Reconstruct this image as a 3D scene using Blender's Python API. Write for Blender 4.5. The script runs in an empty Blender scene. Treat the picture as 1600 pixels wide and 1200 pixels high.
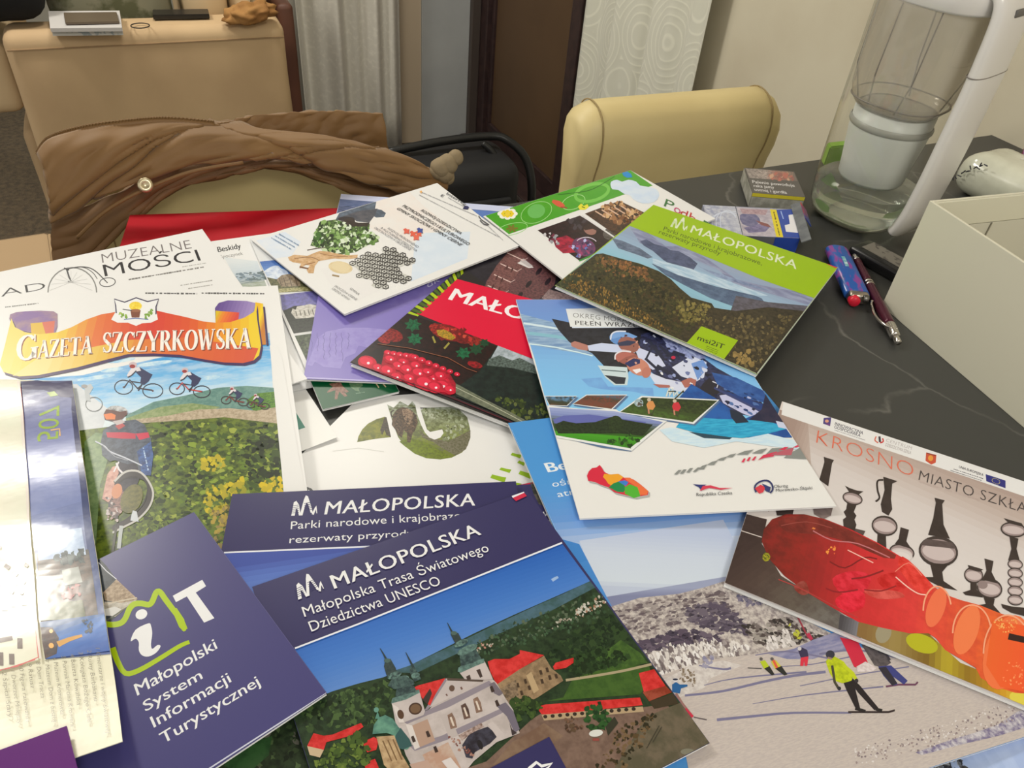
import bpy, bmesh, math, random
import numpy as np
from mathutils import Vector, Matrix, noise as mnoise
from mathutils.geometry import tessellate_polygon

scene = bpy.context.scene
COL = scene.collection
# ------------------------------------------------------------------ camera
F_PX, PITCH, ROLL, CAM_H = 1200.0, math.radians(39.75), math.radians(5.5), 0.45
TABLE_Z = 0.0            # table top is the zero level, the floor lies 0.86 m below
FLOOR_Z = -0.86
cr, sr, cp, sp = math.cos(ROLL), math.sin(ROLL), math.cos(PITCH), math.sin(PITCH)
fwd = Vector((0, cp, -sp)); up0 = Vector((0, sp, cp)); rt0 = Vector((1, 0, 0))
rt = cr * rt0 + sr * up0; up = -sr * rt0 + cr * up0
cam_data = bpy.data.cameras.new('camera'); cam = bpy.data.objects.new('camera', cam_data)
COL.objects.link(cam)
cam.matrix_world = Matrix(((rt.x, up.x, -fwd.x, 0), (rt.y, up.y, -fwd.y, 0), (rt.z, up.z, -fwd.z, CAM_H), (0, 0, 0, 1)))
cam_data.sensor_width = 36; cam_data.lens = 36 * F_PX / 1600; cam_data.clip_start = 0.02
scene.camera = cam
EYE = Vector((0, 0, CAM_H))

# ------------------------------------------------------------------ room axes (the room is turned against the camera)
TH = math.radians(28.0)
U = Vector((math.cos(TH), math.sin(TH), 0)); V = Vector((-math.sin(TH), math.cos(TH), 0))
def room(u, v, z=0.0): return U * u + V * v + Vector((0, 0, z))

# ------------------------------------------------------------------ world, lamps, exposure
world = bpy.data.worlds.new('room_light'); scene.world = world; world.use_nodes = True
wb = world.node_tree.nodes['Background']
wb.inputs[0].default_value = (1.0, 0.965, 0.87, 1); wb.inputs[1].default_value = 0.66
def area(name, loc, size, power, color, target=None):
    d = bpy.data.lights.new(name, 'AREA'); d.shape = 'DISK'; d.size = size; d.energy = power; d.color = color
    o = bpy.data.objects.new(name, d); COL.objects.link(o); o.location = loc
    t = Vector(target) if target is not None else Vector((loc[0], loc[1], 0))
    o.rotation_euler = (t - Vector(loc)).to_track_quat('-Z', 'Y').to_euler()
    return o
WARM = (1.0, 0.96, 0.86)
area('ceiling_lamp_light', (-1.62, 1.46, 1.45), 0.38, 19.5, WARM, (-0.3, 0.9, 0))
area('near_fill_light', (0.6, -0.7, 1.6), 0.7, 17, (1.0, 0.965, 0.88), (0.3, 0.8, 0))  # added fill light without a fitting, lifts the papers on the right
area('back_fill_light', tuple(room(0.35, 1.95, 1.5)), 0.5, 11, WARM, tuple(room(0.4, 2.1, 0)))  # added fill light, brightens the sofa and the back of the room
scene.view_settings.view_transform = 'Standard'; scene.view_settings.look = 'None'
scene.view_settings.exposure = 0.2; scene.view_settings.gamma = 1.0
scene.view_settings.use_curve_mapping = False

# ------------------------------------------------------------------ helpers
def ray(px):
    x = (px[0] - 800) / F_PX; y = (600 - px[1]) / F_PX
    return fwd + rt * x + up * y
def at(px, z=0.0):
    d = ray(px); return EYE + d * ((z - CAM_H) / d.z)
def at_v(px, v):         # point on the vertical plane "v = const" of the room
    d = ray(px); return EYE + d * (v / d.dot(V))
def at_u(px, u):
    d = ray(px); return EYE + d * (u / d.dot(U))
def to_uv(p): return p.dot(U), p.dot(V), p.z

def lin(c):
    c = c / 255.0
    return c / 12.92 if c <= 0.04045 else ((c + 0.055) / 1.055) ** 2.4
WHITE = (0.80 / lin(223), 0.80 / lin(220), 0.80 / lin(208))
def C(r, g=None, b=None):
    if g is None: r, g, b = r
    return (min(0.92, lin(r) * WHITE[0]), min(0.92, lin(g) * WHITE[1]), min(0.92, lin(b) * WHITE[2]))

MATS = {}
def mat(name, col, rough=0.5, metal=0.0, bump=0.0, bscale=200.0, col2=None, cscale=40.0, coat=0.0, sheen=0.0, trans=0.0, ior=1.45, spec=0.5, stretch=(1, 1, 1), ramp=(0.4, 0.6), sss=0.0, bdist=0.001, emit=None):
    if name in MATS: return MATS[name]
    m = bpy.data.materials.new(name); m.use_nodes = True; nt = m.node_tree; N = nt.nodes; L = nt.links
    b = N['Principled BSDF']
    b.inputs['Base Color'].default_value = (*col, 1); b.inputs['Roughness'].default_value = rough
    b.inputs['Metallic'].default_value = metal; b.inputs['Coat Weight'].default_value = coat
    b.inputs['Sheen Weight'].default_value = sheen; b.inputs['Transmission Weight'].default_value = trans
    b.inputs['IOR'].default_value = ior; b.inputs['Specular IOR Level'].default_value = spec
    b.inputs['Subsurface Weight'].default_value = sss
    if emit: b.inputs['Emission Color'].default_value = (*emit[:3], 1); b.inputs['Emission Strength'].default_value = emit[3]
    tc = N.new('ShaderNodeTexCoord'); mp = N.new('ShaderNodeMapping'); mp.inputs['Scale'].default_value = stretch
    L.new(tc.outputs['Object'], mp.inputs['Vector'])
    if col2 is not None:
        n = N.new('ShaderNodeTexNoise'); n.inputs['Scale'].default_value = cscale; n.inputs['Detail'].default_value = 5
        r = N.new('ShaderNodeValToRGB'); r.color_ramp.elements[0].position = ramp[0]; r.color_ramp.elements[1].position = ramp[1]
        r.color_ramp.elements[0].color = (*col, 1); r.color_ramp.elements[1].color = (*col2, 1)
        L.new(mp.outputs[0], n.inputs['Vector']); L.new(n.outputs['Fac'], r.inputs['Fac']); L.new(r.outputs[0], b.inputs['Base Color'])
    if bump:
        n = N.new('ShaderNodeTexNoise'); n.inputs['Scale'].default_value = bscale; n.inputs['Detail'].default_value = 4
        bp = N.new('ShaderNodeBump'); bp.inputs['Strength'].default_value = bump; bp.inputs['Distance'].default_value = bdist
        L.new(mp.outputs[0], n.inputs['Vector']); L.new(n.outputs['Fac'], bp.inputs['Height']); L.new(bp.outputs[0], b.inputs['Normal'])
    MATS[name] = m
    return m

def ink_material(name, rough, coat=0.0, bump=0.0):
    """printed ink: two printed colours (attributes Col, Col2) mixed by a fine noise whose amount, scale and stretch ride in Tex"""
    m = bpy.data.materials.new(name); m.use_nodes = True; nt = m.node_tree; N = nt.nodes; L = nt.links
    b = N['Principled BSDF']; b.inputs['Roughness'].default_value = rough; b.inputs['Coat Weight'].default_value = coat; b.inputs['Specular IOR Level'].default_value = 0.35
    b.inputs['Coat Roughness'].default_value = 0.15
    a1 = N.new('ShaderNodeAttribute'); a1.attribute_name = 'Col'
    a2 = N.new('ShaderNodeAttribute'); a2.attribute_name = 'Col2'
    a3 = N.new('ShaderNodeAttribute'); a3.attribute_name = 'Tex'
    sx = N.new('ShaderNodeSeparateColor'); L.new(a3.outputs['Color'], sx.inputs[0])
    tc = N.new('ShaderNodeTexCoord'); cx = N.new('ShaderNodeCombineXYZ'); cx.inputs[0].default_value = 1; cx.inputs[2].default_value = 1
    L.new(sx.outputs[2], cx.inputs[1])
    vm = N.new('ShaderNodeVectorMath'); vm.operation = 'MULTIPLY'; L.new(tc.outputs['Object'], vm.inputs[0]); L.new(cx.outputs[0], vm.inputs[1])
    mu = N.new('ShaderNodeMath'); mu.operation = 'MULTIPLY'; mu.inputs[1].default_value = 1000; L.new(sx.outputs[1], mu.inputs[0])
    n = N.new('ShaderNodeTexNoise'); n.inputs['Detail'].default_value = 5; n.inputs['Roughness'].default_value = 0.62
    L.new(vm.outputs[0], n.inputs['Vector']); L.new(mu.outputs[0], n.inputs['Scale'])
    mr = N.new('ShaderNodeMapRange'); mr.inputs['From Min'].default_value = 0.40; mr.inputs['From Max'].default_value = 0.62
    L.new(n.outputs['Fac'], mr.inputs['Value'])
    am = N.new('ShaderNodeMath'); am.operation = 'MULTIPLY'; L.new(mr.outputs[0], am.inputs[0]); L.new(sx.outputs[0], am.inputs[1])
    mx = N.new('ShaderNodeMix'); mx.data_type = 'RGBA'
    L.new(am.outputs[0], mx.inputs[0]); L.new(a1.outputs['Color'], mx.inputs[6]); L.new(a2.outputs['Color'], mx.inputs[7])
    L.new(mx.outputs[2], b.inputs['Base Color'])
    if bump:
        n2 = N.new('ShaderNodeTexNoise'); n2.inputs['Scale'].default_value = 30; n2.inputs['Detail'].default_value = 3
        bp = N.new('ShaderNodeBump'); bp.inputs['Strength'].default_value = bump; bp.inputs['Distance'].default_value = 0.002
        L.new(tc.outputs['Object'], n2.inputs['Vector']); L.new(n2.outputs['Fac'], bp.inputs['Height']); L.new(bp.outputs[0], b.inputs['Normal'])
        L.new(bp.outputs[0], b.inputs['Coat Normal'])
    return m
INK = ink_material('printed_ink', 0.31, 0.0)
INK_GLOSS = ink_material('printed_ink_glossy', 0.3, 0.6, 0.25)

def link(name, me, parent=None):
    o = bpy.data.objects.new(name, me); COL.objects.link(o)
    if parent is not None: o.parent = parent
    return o
def finish(bm, name, material, parent=None, smooth=False, matrix=None):
    me = bpy.data.meshes.new(name)
    bmesh.ops.recalc_face_normals(bm, faces=bm.faces)
    bm.to_mesh(me); bm.free()
    if material is not None:
        for mm in (material if isinstance(material, (list, tuple)) else [material]): me.materials.append(mm)
    if smooth:
        for p in me.polygons: p.use_smooth = True
    o = link(name, me, parent)
    if matrix is not None: o.matrix_world = matrix
    return o
def empty(name, loc=(0, 0, 0), rz=0.0, matrix=None):
    o = bpy.data.objects.new(name, None); COL.objects.link(o)
    if matrix is not None: o.matrix_world = matrix
    else: o.location = loc; o.rotation_euler = (0, 0, rz)
    o.empty_display_size = 0.02
    return o
def tag(o, label, cat, group=None, kind=None):
    if label: o['label'] = label
    if cat: o['category'] = cat
    if group: o['group'] = group
    if kind: o['kind'] = kind
    return o
def bx(bm, c, s, M=None, bevel=0.0, seg=2, mi=0):
    r = bmesh.ops.create_cube(bm, size=1.0); vs = r['verts']
    for v in vs: v.co = Vector((v.co.x * s[0] + c[0], v.co.y * s[1] + c[1], v.co.z * s[2] + c[2]))
    es = list({e for v in vs for e in v.link_edges}); fs = list({f for v in vs for f in v.link_faces})
    for f in fs: f.material_index = mi
    if bevel:
        rr = bmesh.ops.bevel(bm, geom=es, offset=bevel, segments=seg, affect='EDGES', profile=0.5)
        vs = list({v for f in rr['faces'] for v in f.verts} | {v for v in vs if v.is_valid})
    if M is not None: bmesh.ops.transform(bm, matrix=M, verts=vs)
    return vs
def tube(bm, pts, rad, n=10, cap=True, mi=0, close=False):
    """tube along points; rad a number or a list"""
    pts = [Vector(p) for p in pts]; k = len(pts)
    rad = rad if isinstance(rad, (list, tuple)) else [rad] * k
    rings = []; prev = None
    for i, p in enumerate(pts):
        if close: t = pts[(i + 1) % k] - pts[i - 1]
        else: t = pts[min(i + 1, k - 1)] - pts[max(i - 1, 0)]
        t.normalize()
        if prev is None:
            a = t.orthogonal().normalized()
        else:
            a = prev - t * prev.dot(t)
            a = a.normalized() if a.length > 1e-6 else t.orthogonal().normalized()
        prev = a; b = t.cross(a)
        rings.append([bm.verts.new(p + (a * math.cos(2 * math.pi * j / n) + b * math.sin(2 * math.pi * j / n)) * rad[i]) for j in range(n)])
    m = k if close else k - 1
    for i in range(m):
        r0, r1 = rings[i], rings[(i + 1) % k]
        for j in range(n):
            f = bm.faces.new((r0[j], r0[(j + 1) % n], r1[(j + 1) % n], r1[j])); f.material_index = mi
    if cap and not close:
        for r in (rings[0], rings[-1]):
            try: bm.faces.new(r).material_index = mi
            except ValueError: pass
    return rings
def lathe(bm, prof, n=32, sx=1.0, sy=1.0, mi=0, M=None):
    rings = []
    for (r, z) in prof:
        if r < 1e-6: rings.append([bm.verts.new((0, 0, z))])
        else: rings.append([bm.verts.new((r * sx * math.cos(2 * math.pi * j / n), r * sy * math.sin(2 * math.pi * j / n), z)) for j in range(n)])
    for a, b in zip(rings, rings[1:]):
        for j in range(n):
            k = (j + 1) % n
            vs = [a[0] if len(a) == 1 else a[j]]
            if len(a) > 1: vs.append(a[k])
            vs.append(b[0] if len(b) == 1 else b[k])
            if len(b) > 1: vs.append(b[j])
            if len(set(vs)) >= 3: bm.faces.new(vs).material_index = mi
    if M is not None: bmesh.ops.transform(bm, matrix=M, verts=[v for r in rings for v in r])
    return rings
def prism(bm, poly, z0, z1, mi=0):
    lo = [bm.verts.new((p[0], p[1], z0)) for p in poly]; hi = [bm.verts.new((p[0], p[1], z1)) for p in poly]
    bm.faces.new(hi).material_index = mi; bm.faces.new(lo[::-1]).material_index = mi
    n = len(poly)
    for i in range(n): bm.faces.new((lo[i], lo[(i + 1) % n], hi[(i + 1) % n], hi[i])).material_index = mi
def spline(pts, k=8, close=False):
    P = [Vector(p) for p in pts]; n = len(P); out = []
    rng = range(n) if close else range(n - 1)
    for i in rng:
        p0 = P[(i - 1) % n] if (close or i > 0) else P[0]
        p1 = P[i]; p2 = P[(i + 1) % n]
        p3 = P[(i + 2) % n] if (close or i + 2 < n) else P[-1]
        for j in range(k):
            t = j / k
            out.append(0.5 * ((2 * p1) + (-p0 + p2) * t + (2 * p0 - 5 * p1 + 4 * p2 - p3) * t * t + (-p0 + 3 * p1 - 3 * p2 + p3) * t ** 3))
    if not close: out.append(P[-1])
    return out

# ------------------------------------------------------------------ lettering
_tc = {}
def glyphs(s, bold=0.0, ls=1.0):
    key = (s, bold, ls)
    if key not in _tc:
        c = bpy.data.curves.new('lettering', 'FONT'); c.body = s; c.resolution_u = 3; c.offset = bold; c.space_character = ls
        o = bpy.data.objects.new('lettering', c); m = o.to_mesh()
        _tc[key] = ([v.co.copy() for v in m.vertices], [tuple(p.vertices) for p in m.polygons])
        o.to_mesh_clear(); bpy.data.objects.remove(o); bpy.data.curves.remove(c)
    return _tc[key]
CAP = 0.682

def clip_half(poly, a, b, c):      # keep a*x+b*y+c >= 0
    out = []; n = len(poly)
    for i in range(n):
        p, q = poly[i], poly[(i + 1) % n]
        dp = a * p[0] + b * p[1] + c; dq = a * q[0] + b * q[1] + c
        if dp >= 0: out.append(p)
        if (dp >= 0) != (dq >= 0):
            t = dp / (dp - dq); out.append((p[0] + (q[0] - p[0]) * t, p[1] + (q[1] - p[1]) * t))
    return out
def inside(p, poly):
    r = False; n = len(poly)
    for i in range(n):
        a, b = poly[i], poly[i - 1]
        if (a[1] > p[1]) != (b[1] > p[1]) and p[0] < (b[0] - a[0]) * (p[1] - a[1]) / (b[1] - a[1]) + a[0]: r = not r
    return r

# ------------------------------------------------------------------ heights of the pile on the table
GX0, GX1, GY0, GY1, GS = -0.95, 0.95, 0.02, 1.10, 0.006
gx = np.arange(GX0, GX1, GS); gy = np.arange(GY0, GY1, GS)
XX, YY = np.meshgrid(gx, gy)
TE0 = at((1018, 286)); TE1 = at((1552, 210))            # far edge of the table
_n = Vector((-(TE1 - TE0).y, (TE1 - TE0).x, 0)).normalized()
HT = np.where((XX - TE0.x) * _n.x + (YY - TE0.y) * _n.y < 0, 0.0, -0.2)
def in_poly(P):
    m = np.zeros(XX.shape, bool); n = len(P)
    for i in range(n):
        a, b = P[i], P[i - 1]
        if a[1] == b[1]: continue
        c = ((a[1] > YY) != (b[1] > YY)) & (XX < (b[0] - a[0]) * (YY - a[1]) / (b[1] - a[1]) + a[0])
        m ^= c
    return m
def rest_plane(P):
    """lowest plane z = a + b x + c y that touches the pile from above under outline P"""
    m = in_poly(P); x = XX[m]; y = YY[m]; h = HT[m]
    ok = h > -0.1; x, y, h = x[ok], y[ok], h[ok]
    cx = sum(p[0] for p in P) / len(P); cy = sum(p[1] for p in P) / len(P)
    x = x - cx; y = y - cy
    best = None; b0 = c0 = 0.0; st = 0.03
    for it in range(6):
        for i in range(-4, 5):
            for j in range(-4, 5):
                b = b0 + i * st / 4; c = c0 + j * st / 4
                a = float((h - b * x - c * y).max()) + 0.002 * (b * b + c * c)
                if best is None or a < best[0] - 1e-9: best = (a, b, c)
        b0, c0 = best[1], best[2]; st *= 0.4
    a, b, c = best
    return a - b * cx - c * cy, b, c

class Sheet:
    def __init__(s, name, label, cat, corners=None, rect=None, T=0.002, col=(0.8, 0.8, 0.78), layers=0.0006, ink=None, group=None, kind='booklet', bend=None, gap=0.0002):
        s.T = T; s.ink = ink or INK; s.bend = bend
        s.plane = (0.004 + T, 0.0, 0.0)
        for _ in range(4):
            s._corners(corners, rect)
            a, b, c = rest_plane([(p.x, p.y) for p in s.P])
            s.plane = (a + T + gap, b, c)      # the top face
        s._corners(corners, rect)
        m = in_poly([(p.x, p.y) for p in s.P])
        HT[m] = np.maximum(HT[m], (s.plane[0] + s.plane[1] * XX + s.plane[2] * YY + layers)[m])
        n = Vector((-s.plane[1], -s.plane[2], 1)).normalized()
        ex = (s.P[2] - s.P[3]).normalized(); ex = (ex - n * ex.dot(n)).normalized(); ey = n.cross(ex)
        o = s.P[3]
        s.M = Matrix(((ex.x, ey.x, n.x, o.x), (ex.y, ey.y, n.y, o.y), (ex.z, ey.z, n.z, o.z), (0, 0, 0, 1))) @ Matrix.Translation((0, 0, -T))
        s.Mi = s.M.inverted(); s.n = n
        s.quad = [tuple((s.Mi @ p).xy) for p in s.P]       # TL TR BR BL, local
        s.root = empty(name, matrix=s.M); tag(s.root, label, cat, group)
        s.parts = {}; s.cur = 'cover_print'; s.k = 0
        s._body(kind, col)
    def _hit(s, px):
        a, b, c = s.plane; d = ray(px)
        t = (a + b * EYE.x + c * EYE.y - EYE.z) / (d.z - b * d.x - c * d.y)
        return EYE + d * t
    def _corners(s, corners, rect):
        if corners:
            P = [s._hit(c) if c else None for c in corners]
            if None in P:
                i = P.index(None); P[i] = P[(i + 1) % 4] + P[i - 1] - P[(i + 2) % 4]
        else:
            (anc, which, dpx, edge, w, h) = rect
            A = s._hit(anc); d = (s._hit(dpx) - A).normalized()
            n = Vector((-s.plane[1], -s.plane[2], 1)).normalized()
            sx = 1 if which[1] == 'l' else -1; sy = 1 if which[0] == 'b' else -1
            if edge in ('top', 'bottom'): ex = d * sx; ey = n.cross(ex)
            else: ey = d * sy; ex = ey.cross(n)
            loc = {'tl': (0, h), 'tr': (w, h), 'bl': (0, 0), 'br': (w, 0)}[which]
            O = A - ex * loc[0] - ey * loc[1]
            P = [O + ey * h, O + ex * w + ey * h, O + ex * w, O]
        s.P = P
    def _body(s, kind, col):
        q = s.quad; T = s.T
        ctr = (sum(p[0] for p in q) / 4, sum(p[1] for p in q) / 4)
        def inset(d):
            out = []
            for p in q:
                v = Vector((ctr[0] - p[0], ctr[1] - p[1])); v = v.normalized() * d * 1.3; out.append((p[0] + v.x, p[1] + v.y))
            return out
        white = mat('paper_white', C(226, 223, 211), 0.55)
        if kind == 'booklet':
            bm = bmesh.new(); prism(bm, inset(0.0004), 0.0, 0.0003); s._b(bm); finish(bm, 'back_cover', white, s.root)
            bm = bmesh.new(); n = max(1, int(T / 0.0007)); z = 0.0003; dz = (T - 0.0006) / n
            for i in range(n):
                prism(bm, inset(0.0006 + 0.0007 * (i % 2) + 0.0003 * ((i * 7) % 3)), z, z + dz * 0.92); z += dz
            s._b(bm); finish(bm, 'pages', white, s.root)
            bm = bmesh.new(); prism(bm, q, T - 0.0003, T); s._b(bm); m = s.paper(col); finish(bm, 'front_cover', m, s.root)
        elif kind == 'folded':
            bm = bmesh.new(); prism(bm, inset(0.001), 0.0, T * 0.42); s._b(bm); finish(bm, 'back_leaf', s.paper(col), s.root)
            bm = bmesh.new(); prism(bm, q, T * 0.55, T); s._b(bm); finish(bm, 'front_leaf', s.paper(col), s.root)
        else:
            bm = bmesh.new(); prism(bm, q, 0.0, T); s._b(bm); finish(bm, 'sheet', s.paper(col), s.root)
        s.z = T
    def _b(s, bm):
        if not s.bend: return
        bmesh.ops.triangulate(bm, faces=bm.faces)
        for _ in range(7):
            es = [e for e in bm.edges if e.calc_length() > 0.007]
            if not es: break
            bmesh.ops.subdivide_edges(bm, edges=es, cuts=1)
            bmesh.ops.triangulate(bm, faces=[f for f in bm.faces if len(f.verts) > 3])
        for v in bm.verts: v.co.z += s.bend(v.co.x, v.co.y)
    def paper(s, col):
        key = 'paper_%d_%d_%d' % tuple(int(c * 255) for c in col)
        r = s.ink.node_tree.nodes['Principled BSDF'].inputs
        return mat(key + ('g' if s.ink is INK_GLOSS else ''), col, r['Roughness'].default_value, coat=r['Coat Weight'].default_value, bump=0.15 if s.ink is INK_GLOSS else 0, bscale=30, bdist=0.002)
    # ---- printing
    def part(s, name): s.cur = name; return s
    def L(s, px):
        if len(px) == 3: return (px[0], px[1])
        p = s.Mi @ s._hit(px); return (p.x, p.y)
    def _bm(s):
        if s.cur not in s.parts:
            bm = bmesh.new(); s.parts[s.cur] = (bm, bm.loops.layers.float_color.new('Col'), bm.loops.layers.float_color.new('Col2'), bm.loops.layers.float_color.new('Tex'))
        return s.parts[s.cur]
    def _paint(s, f, c, c2, amt, sc, st):
        bm, l1, l2, l3 = s._bm()
        for lp in f.loops:
            lp[l1] = (*c, 1); lp[l2] = (*(c2 or c), 1); lp[l3] = (amt if c2 else 0.0, sc / 1000.0, st, 1)
    def layer(s):
        s.k += 1; return s.T + (0.00035 + 0.00003 * s.k if s.bend else 0.00003 + 0.000004 * s.k)
    def _face(s, loc, z, c, c2, amt, sc, st):
        q = s.quad; n = 4
        area2 = sum(q[i][0] * q[(i + 1) % 4][1] - q[(i + 1) % 4][0] * q[i][1] for i in range(4))
        sg = 1 if area2 > 0 else -1
        for i in range(n):
            a, b = q[i], q[(i + 1) % 4]
            nx, ny = -(b[1] - a[1]) * sg, (b[0] - a[0]) * sg
            L_ = math.hypot(nx, ny); nx /= L_; ny /= L_
            loc = clip_half(loc, nx, ny, -(nx * a[0] + ny * a[1]) - 0.0002)
            if len(loc) < 3: return
        ded = []
        for p in loc:
            if not ded or abs(p[0] - ded[-1][0]) + abs(p[1] - ded[-1][1]) > 1e-6: ded.append(p)
        if len(ded) > 1 and abs(ded[0][0] - ded[-1][0]) + abs(ded[0][1] - ded[-1][1]) < 1e-6: ded.pop()
        if len(ded) < 3: return
        bm = s._bm()[0]
        vs = [bm.verts.new((p[0], p[1], z)) for p in ded]
        if len(ded) > 4:
            for t in tessellate_polygon([[Vector((p[0], p[1], 0)) for p in ded]]):
                if len(set(t)) == 3:
                    try: s._paint(bm.faces.new([vs[i] for i in t]), c, c2, amt, sc, st)
                    except ValueError: pass
        else:
            s._paint(bm.faces.new(vs), c, c2, amt, sc, st)
    def poly(s, pts, c, c2=None, amt=1.0, sc=300, st=1.0, smooth=0, z=None):
        if smooth: pts = [tuple(p) for p in [v.xy for v in spline([(p[0], p[1], 0) for p in pts], smooth, True)]]
        s._face([s.L(p) for p in pts], z or s.layer(), C(c), C(c2) if c2 else None, amt, sc, st)
        return s
    def grad(s, pts, stops, pa, pb, n=16, c2=None, amt=1.0, sc=300, st=1.0, smooth=0):
        """stops: list of (t, rgb) running from pixel pa to pixel pb"""
        if smooth: pts = [tuple(p) for p in [v.xy for v in spline([(p[0], p[1], 0) for p in pts], smooth, True)]]
        loc = [s.L(p) for p in pts]; A = s.L(pa); B = s.L(pb); z = s.layer()
        dx, dy = B[0] - A[0], B[1] - A[1]; LL = math.hypot(dx, dy); dx /= LL; dy /= LL
        def colour(t):
            t = max(0, min(1, t))
            for (t0, c0), (t1, c1) in zip(stops, stops[1:]):
                if t <= t1:
                    k = (t - t0) / max(1e-6, t1 - t0); return tuple(c0[i] + (c1[i] - c0[i]) * k for i in range(3))
            return stops[-1][1]
        for i in range(n):
            lo = i / n if i else -9; hi = (i + 1) / n if i < n - 1 else 9
            pl = clip_half(loc, dx, dy, -(dx * A[0] + dy * A[1]) - lo * LL)
            if len(pl) >= 3: pl = clip_half(pl, -dx, -dy, (dx * A[0] + dy * A[1]) + hi * LL)
            if len(pl) >= 3:
                cc = colour((i + 0.5) / n); s._face(pl, z, C(cc), C(c2) if c2 else None, amt, sc, st)
        return s
    def line(s, pts, w, c, smooth=0, close=False, c2=None, amt=1, sc=300, z=None):
        """stroke of width w pixels (measured at its place)"""
        if smooth: pts = [tuple(v.xy) for v in spline([(p[0], p[1], 0) for p in pts], smooth, close)]
        P = list(pts) + ([pts[0]] if close else [])
        z = z or s.layer(); n = len(P)
        ws = w if isinstance(w, (list, tuple)) else [w] * n
        if len(ws) != n: ws = [ws[0] + (ws[-1] - ws[0]) * i / (n - 1) for i in range(n)]
        Lf = []; Rt = []
        for i in range(n):
            a = P[max(i - 1, 0)]; b = P[min(i + 1, n - 1)]
            if close and i in (0, n - 1): a = P[n - 2]; b = P[1]
            dx, dy = b[0] - a[0], b[1] - a[1]; l = math.hypot(dx, dy) or 1
            nx, ny = -dy / l * ws[i] / 2, dx / l * ws[i] / 2
            Lf.append((P[i][0] + nx, P[i][1] + ny)); Rt.append((P[i][0] - nx, P[i][1] - ny))
        cc = C(c); cc2 = C(c2) if c2 else None
        for i in range(n - 1):
            s._face([s.L(Lf[i]), s.L(Lf[i + 1]), s.L(Rt[i + 1]), s.L(Rt[i])], z, cc, cc2, amt, sc, 1.0)
        return s
    def ell(s, c, rx, ry, col, rot=0.0, n=20, c2=None, amt=1, sc=300, z=None):
        r = math.radians(rot); pts = []
        for i in range(n):
            a = 2 * math.pi * i / n; x = rx * math.cos(a); y = ry * math.sin(a)
            pts.append((c[0] + x * math.cos(r) - y * math.sin(r), c[1] + x * math.sin(r) + y * math.cos(r)))
        return s.poly(pts, col, c2, amt, sc, z=z)
    def blobs(s, region, n, size, cols, seed=1, asp=1.0, jit=0.55, k=7, rot=0.0, grow=None, c2=None, sc=500):
        """n small irregular printed specks scattered in a pixel region"""
        R = random.Random(seed); xs = [p[0] for p in region]; ys = [p[1] for p in region]
        z0 = s.layer(); cnt = 0; tries = 0; cr_, sr_ = math.cos(math.radians(rot)), math.sin(math.radians(rot))
        while cnt < n and tries < n * 30:
            tries += 1; p = (R.uniform(min(xs), max(xs)), R.uniform(min(ys), max(ys)))
            if not inside(p, region): continue
            cnt += 1; r = R.uniform(size[0], size[1]) * (grow(p) if grow else 1); c = R.choice(cols); a0 = R.random() * 6.28; pts = []
            for i in range(k):
                a = a0 + 2 * math.pi * i / k; q = r * R.uniform(1 - jit, 1 + jit)
                x, y = q * math.cos(a) * asp, q * math.sin(a)
                pts.append((p[0] + x * cr_ - y * sr_, p[1] + x * sr_ + y * cr_))
            s._face([s.L(q) for q in pts], z0 + 2e-7 * (cnt % 24), C(c), C(c2) if c2 else None, 0.7, sc, 1.0)
        s.k += 2
        return s
    def text(s, body, p0, p1, p2, col, bold=0.0, ls=1.0, slant=0.0, z=None):
        """baseline from pixel p0 to p1, capital height up to pixel p2 (above p0)"""
        if bold > 0.012:          # heavy lettering: the same glyphs laid down three times, slightly apart
            z = z or s.layer(); n_ = math.hypot(p2[0] - p0[0], p2[1] - p0[1]) * bold; l_ = math.hypot(p1[0] - p0[0], p1[1] - p0[1]); ux, uy = (p1[0] - p0[0]) / l_ * n_, (p1[1] - p0[1]) / l_ * n_
            for k in (-1, 0, 1): s.text(body, (p0[0] + k * ux, p0[1] + k * uy), (p1[0] + k * ux, p1[1] + k * uy), (p2[0] + k * ux, p2[1] + k * uy), col, 0.0, ls, slant, z + 2e-7 * k)
            return s
        vs, fs = glyphs(body, min(bold, 0.0), ls)
        if not vs: return s
        x0 = min(v.x for v in vs); x1 = max(v.x for v in vs)
        A = Vector(s.L(p0)); B = Vector(s.L(p1)) - A; H = Vector(s.L(p2)) - A
        z = z or s.layer(); bm = s._bm()[0]; cc = C(col)
        nv = []
        for v in vs:
            y = v.y / CAP; p = A + B * ((v.x - x0) / (x1 - x0)) + H * y + B.normalized() * (slant * H.length * y)
            nv.append(bm.verts.new((p.x, p.y, z)))
        for f in fs:
            try: s._paint(bm.faces.new([nv[i] for i in f]), cc, None, 0, 100, 1)
            except ValueError: pass
        return s
    def serif(s, word, p0, p1, p2, col, z=None):
        """serif capitals drawn stroke by stroke; baseline p0-p1, cap height to p2"""
        T, H = 0.19, 0.055
        def st(x, y0=0, y1=1): return [([(x, y0), (x, y1)], T)]
        def se(x, y, w=0.17): return [([(x - w, y + (0.02 if y < .5 else -0.02)), (x + w, y + (0.02 if y < .5 else -0.02))], 0.05)]
        import math as _m
        def arc(cx, cy, rx, ry, a0, a1, w0, w1, n=12):
            P = []; 
            for i in range(n + 1):
                a = _m.radians(a0 + (a1 - a0) * i / n); P.append((cx + rx * _m.cos(a), cy + ry * _m.sin(a)))
            return [(P, [w0 + (w1 - w0) * abs(_m.cos(_m.radians(a0 + (a1 - a0) * i / n))) for i in range(n + 1)])]
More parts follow.
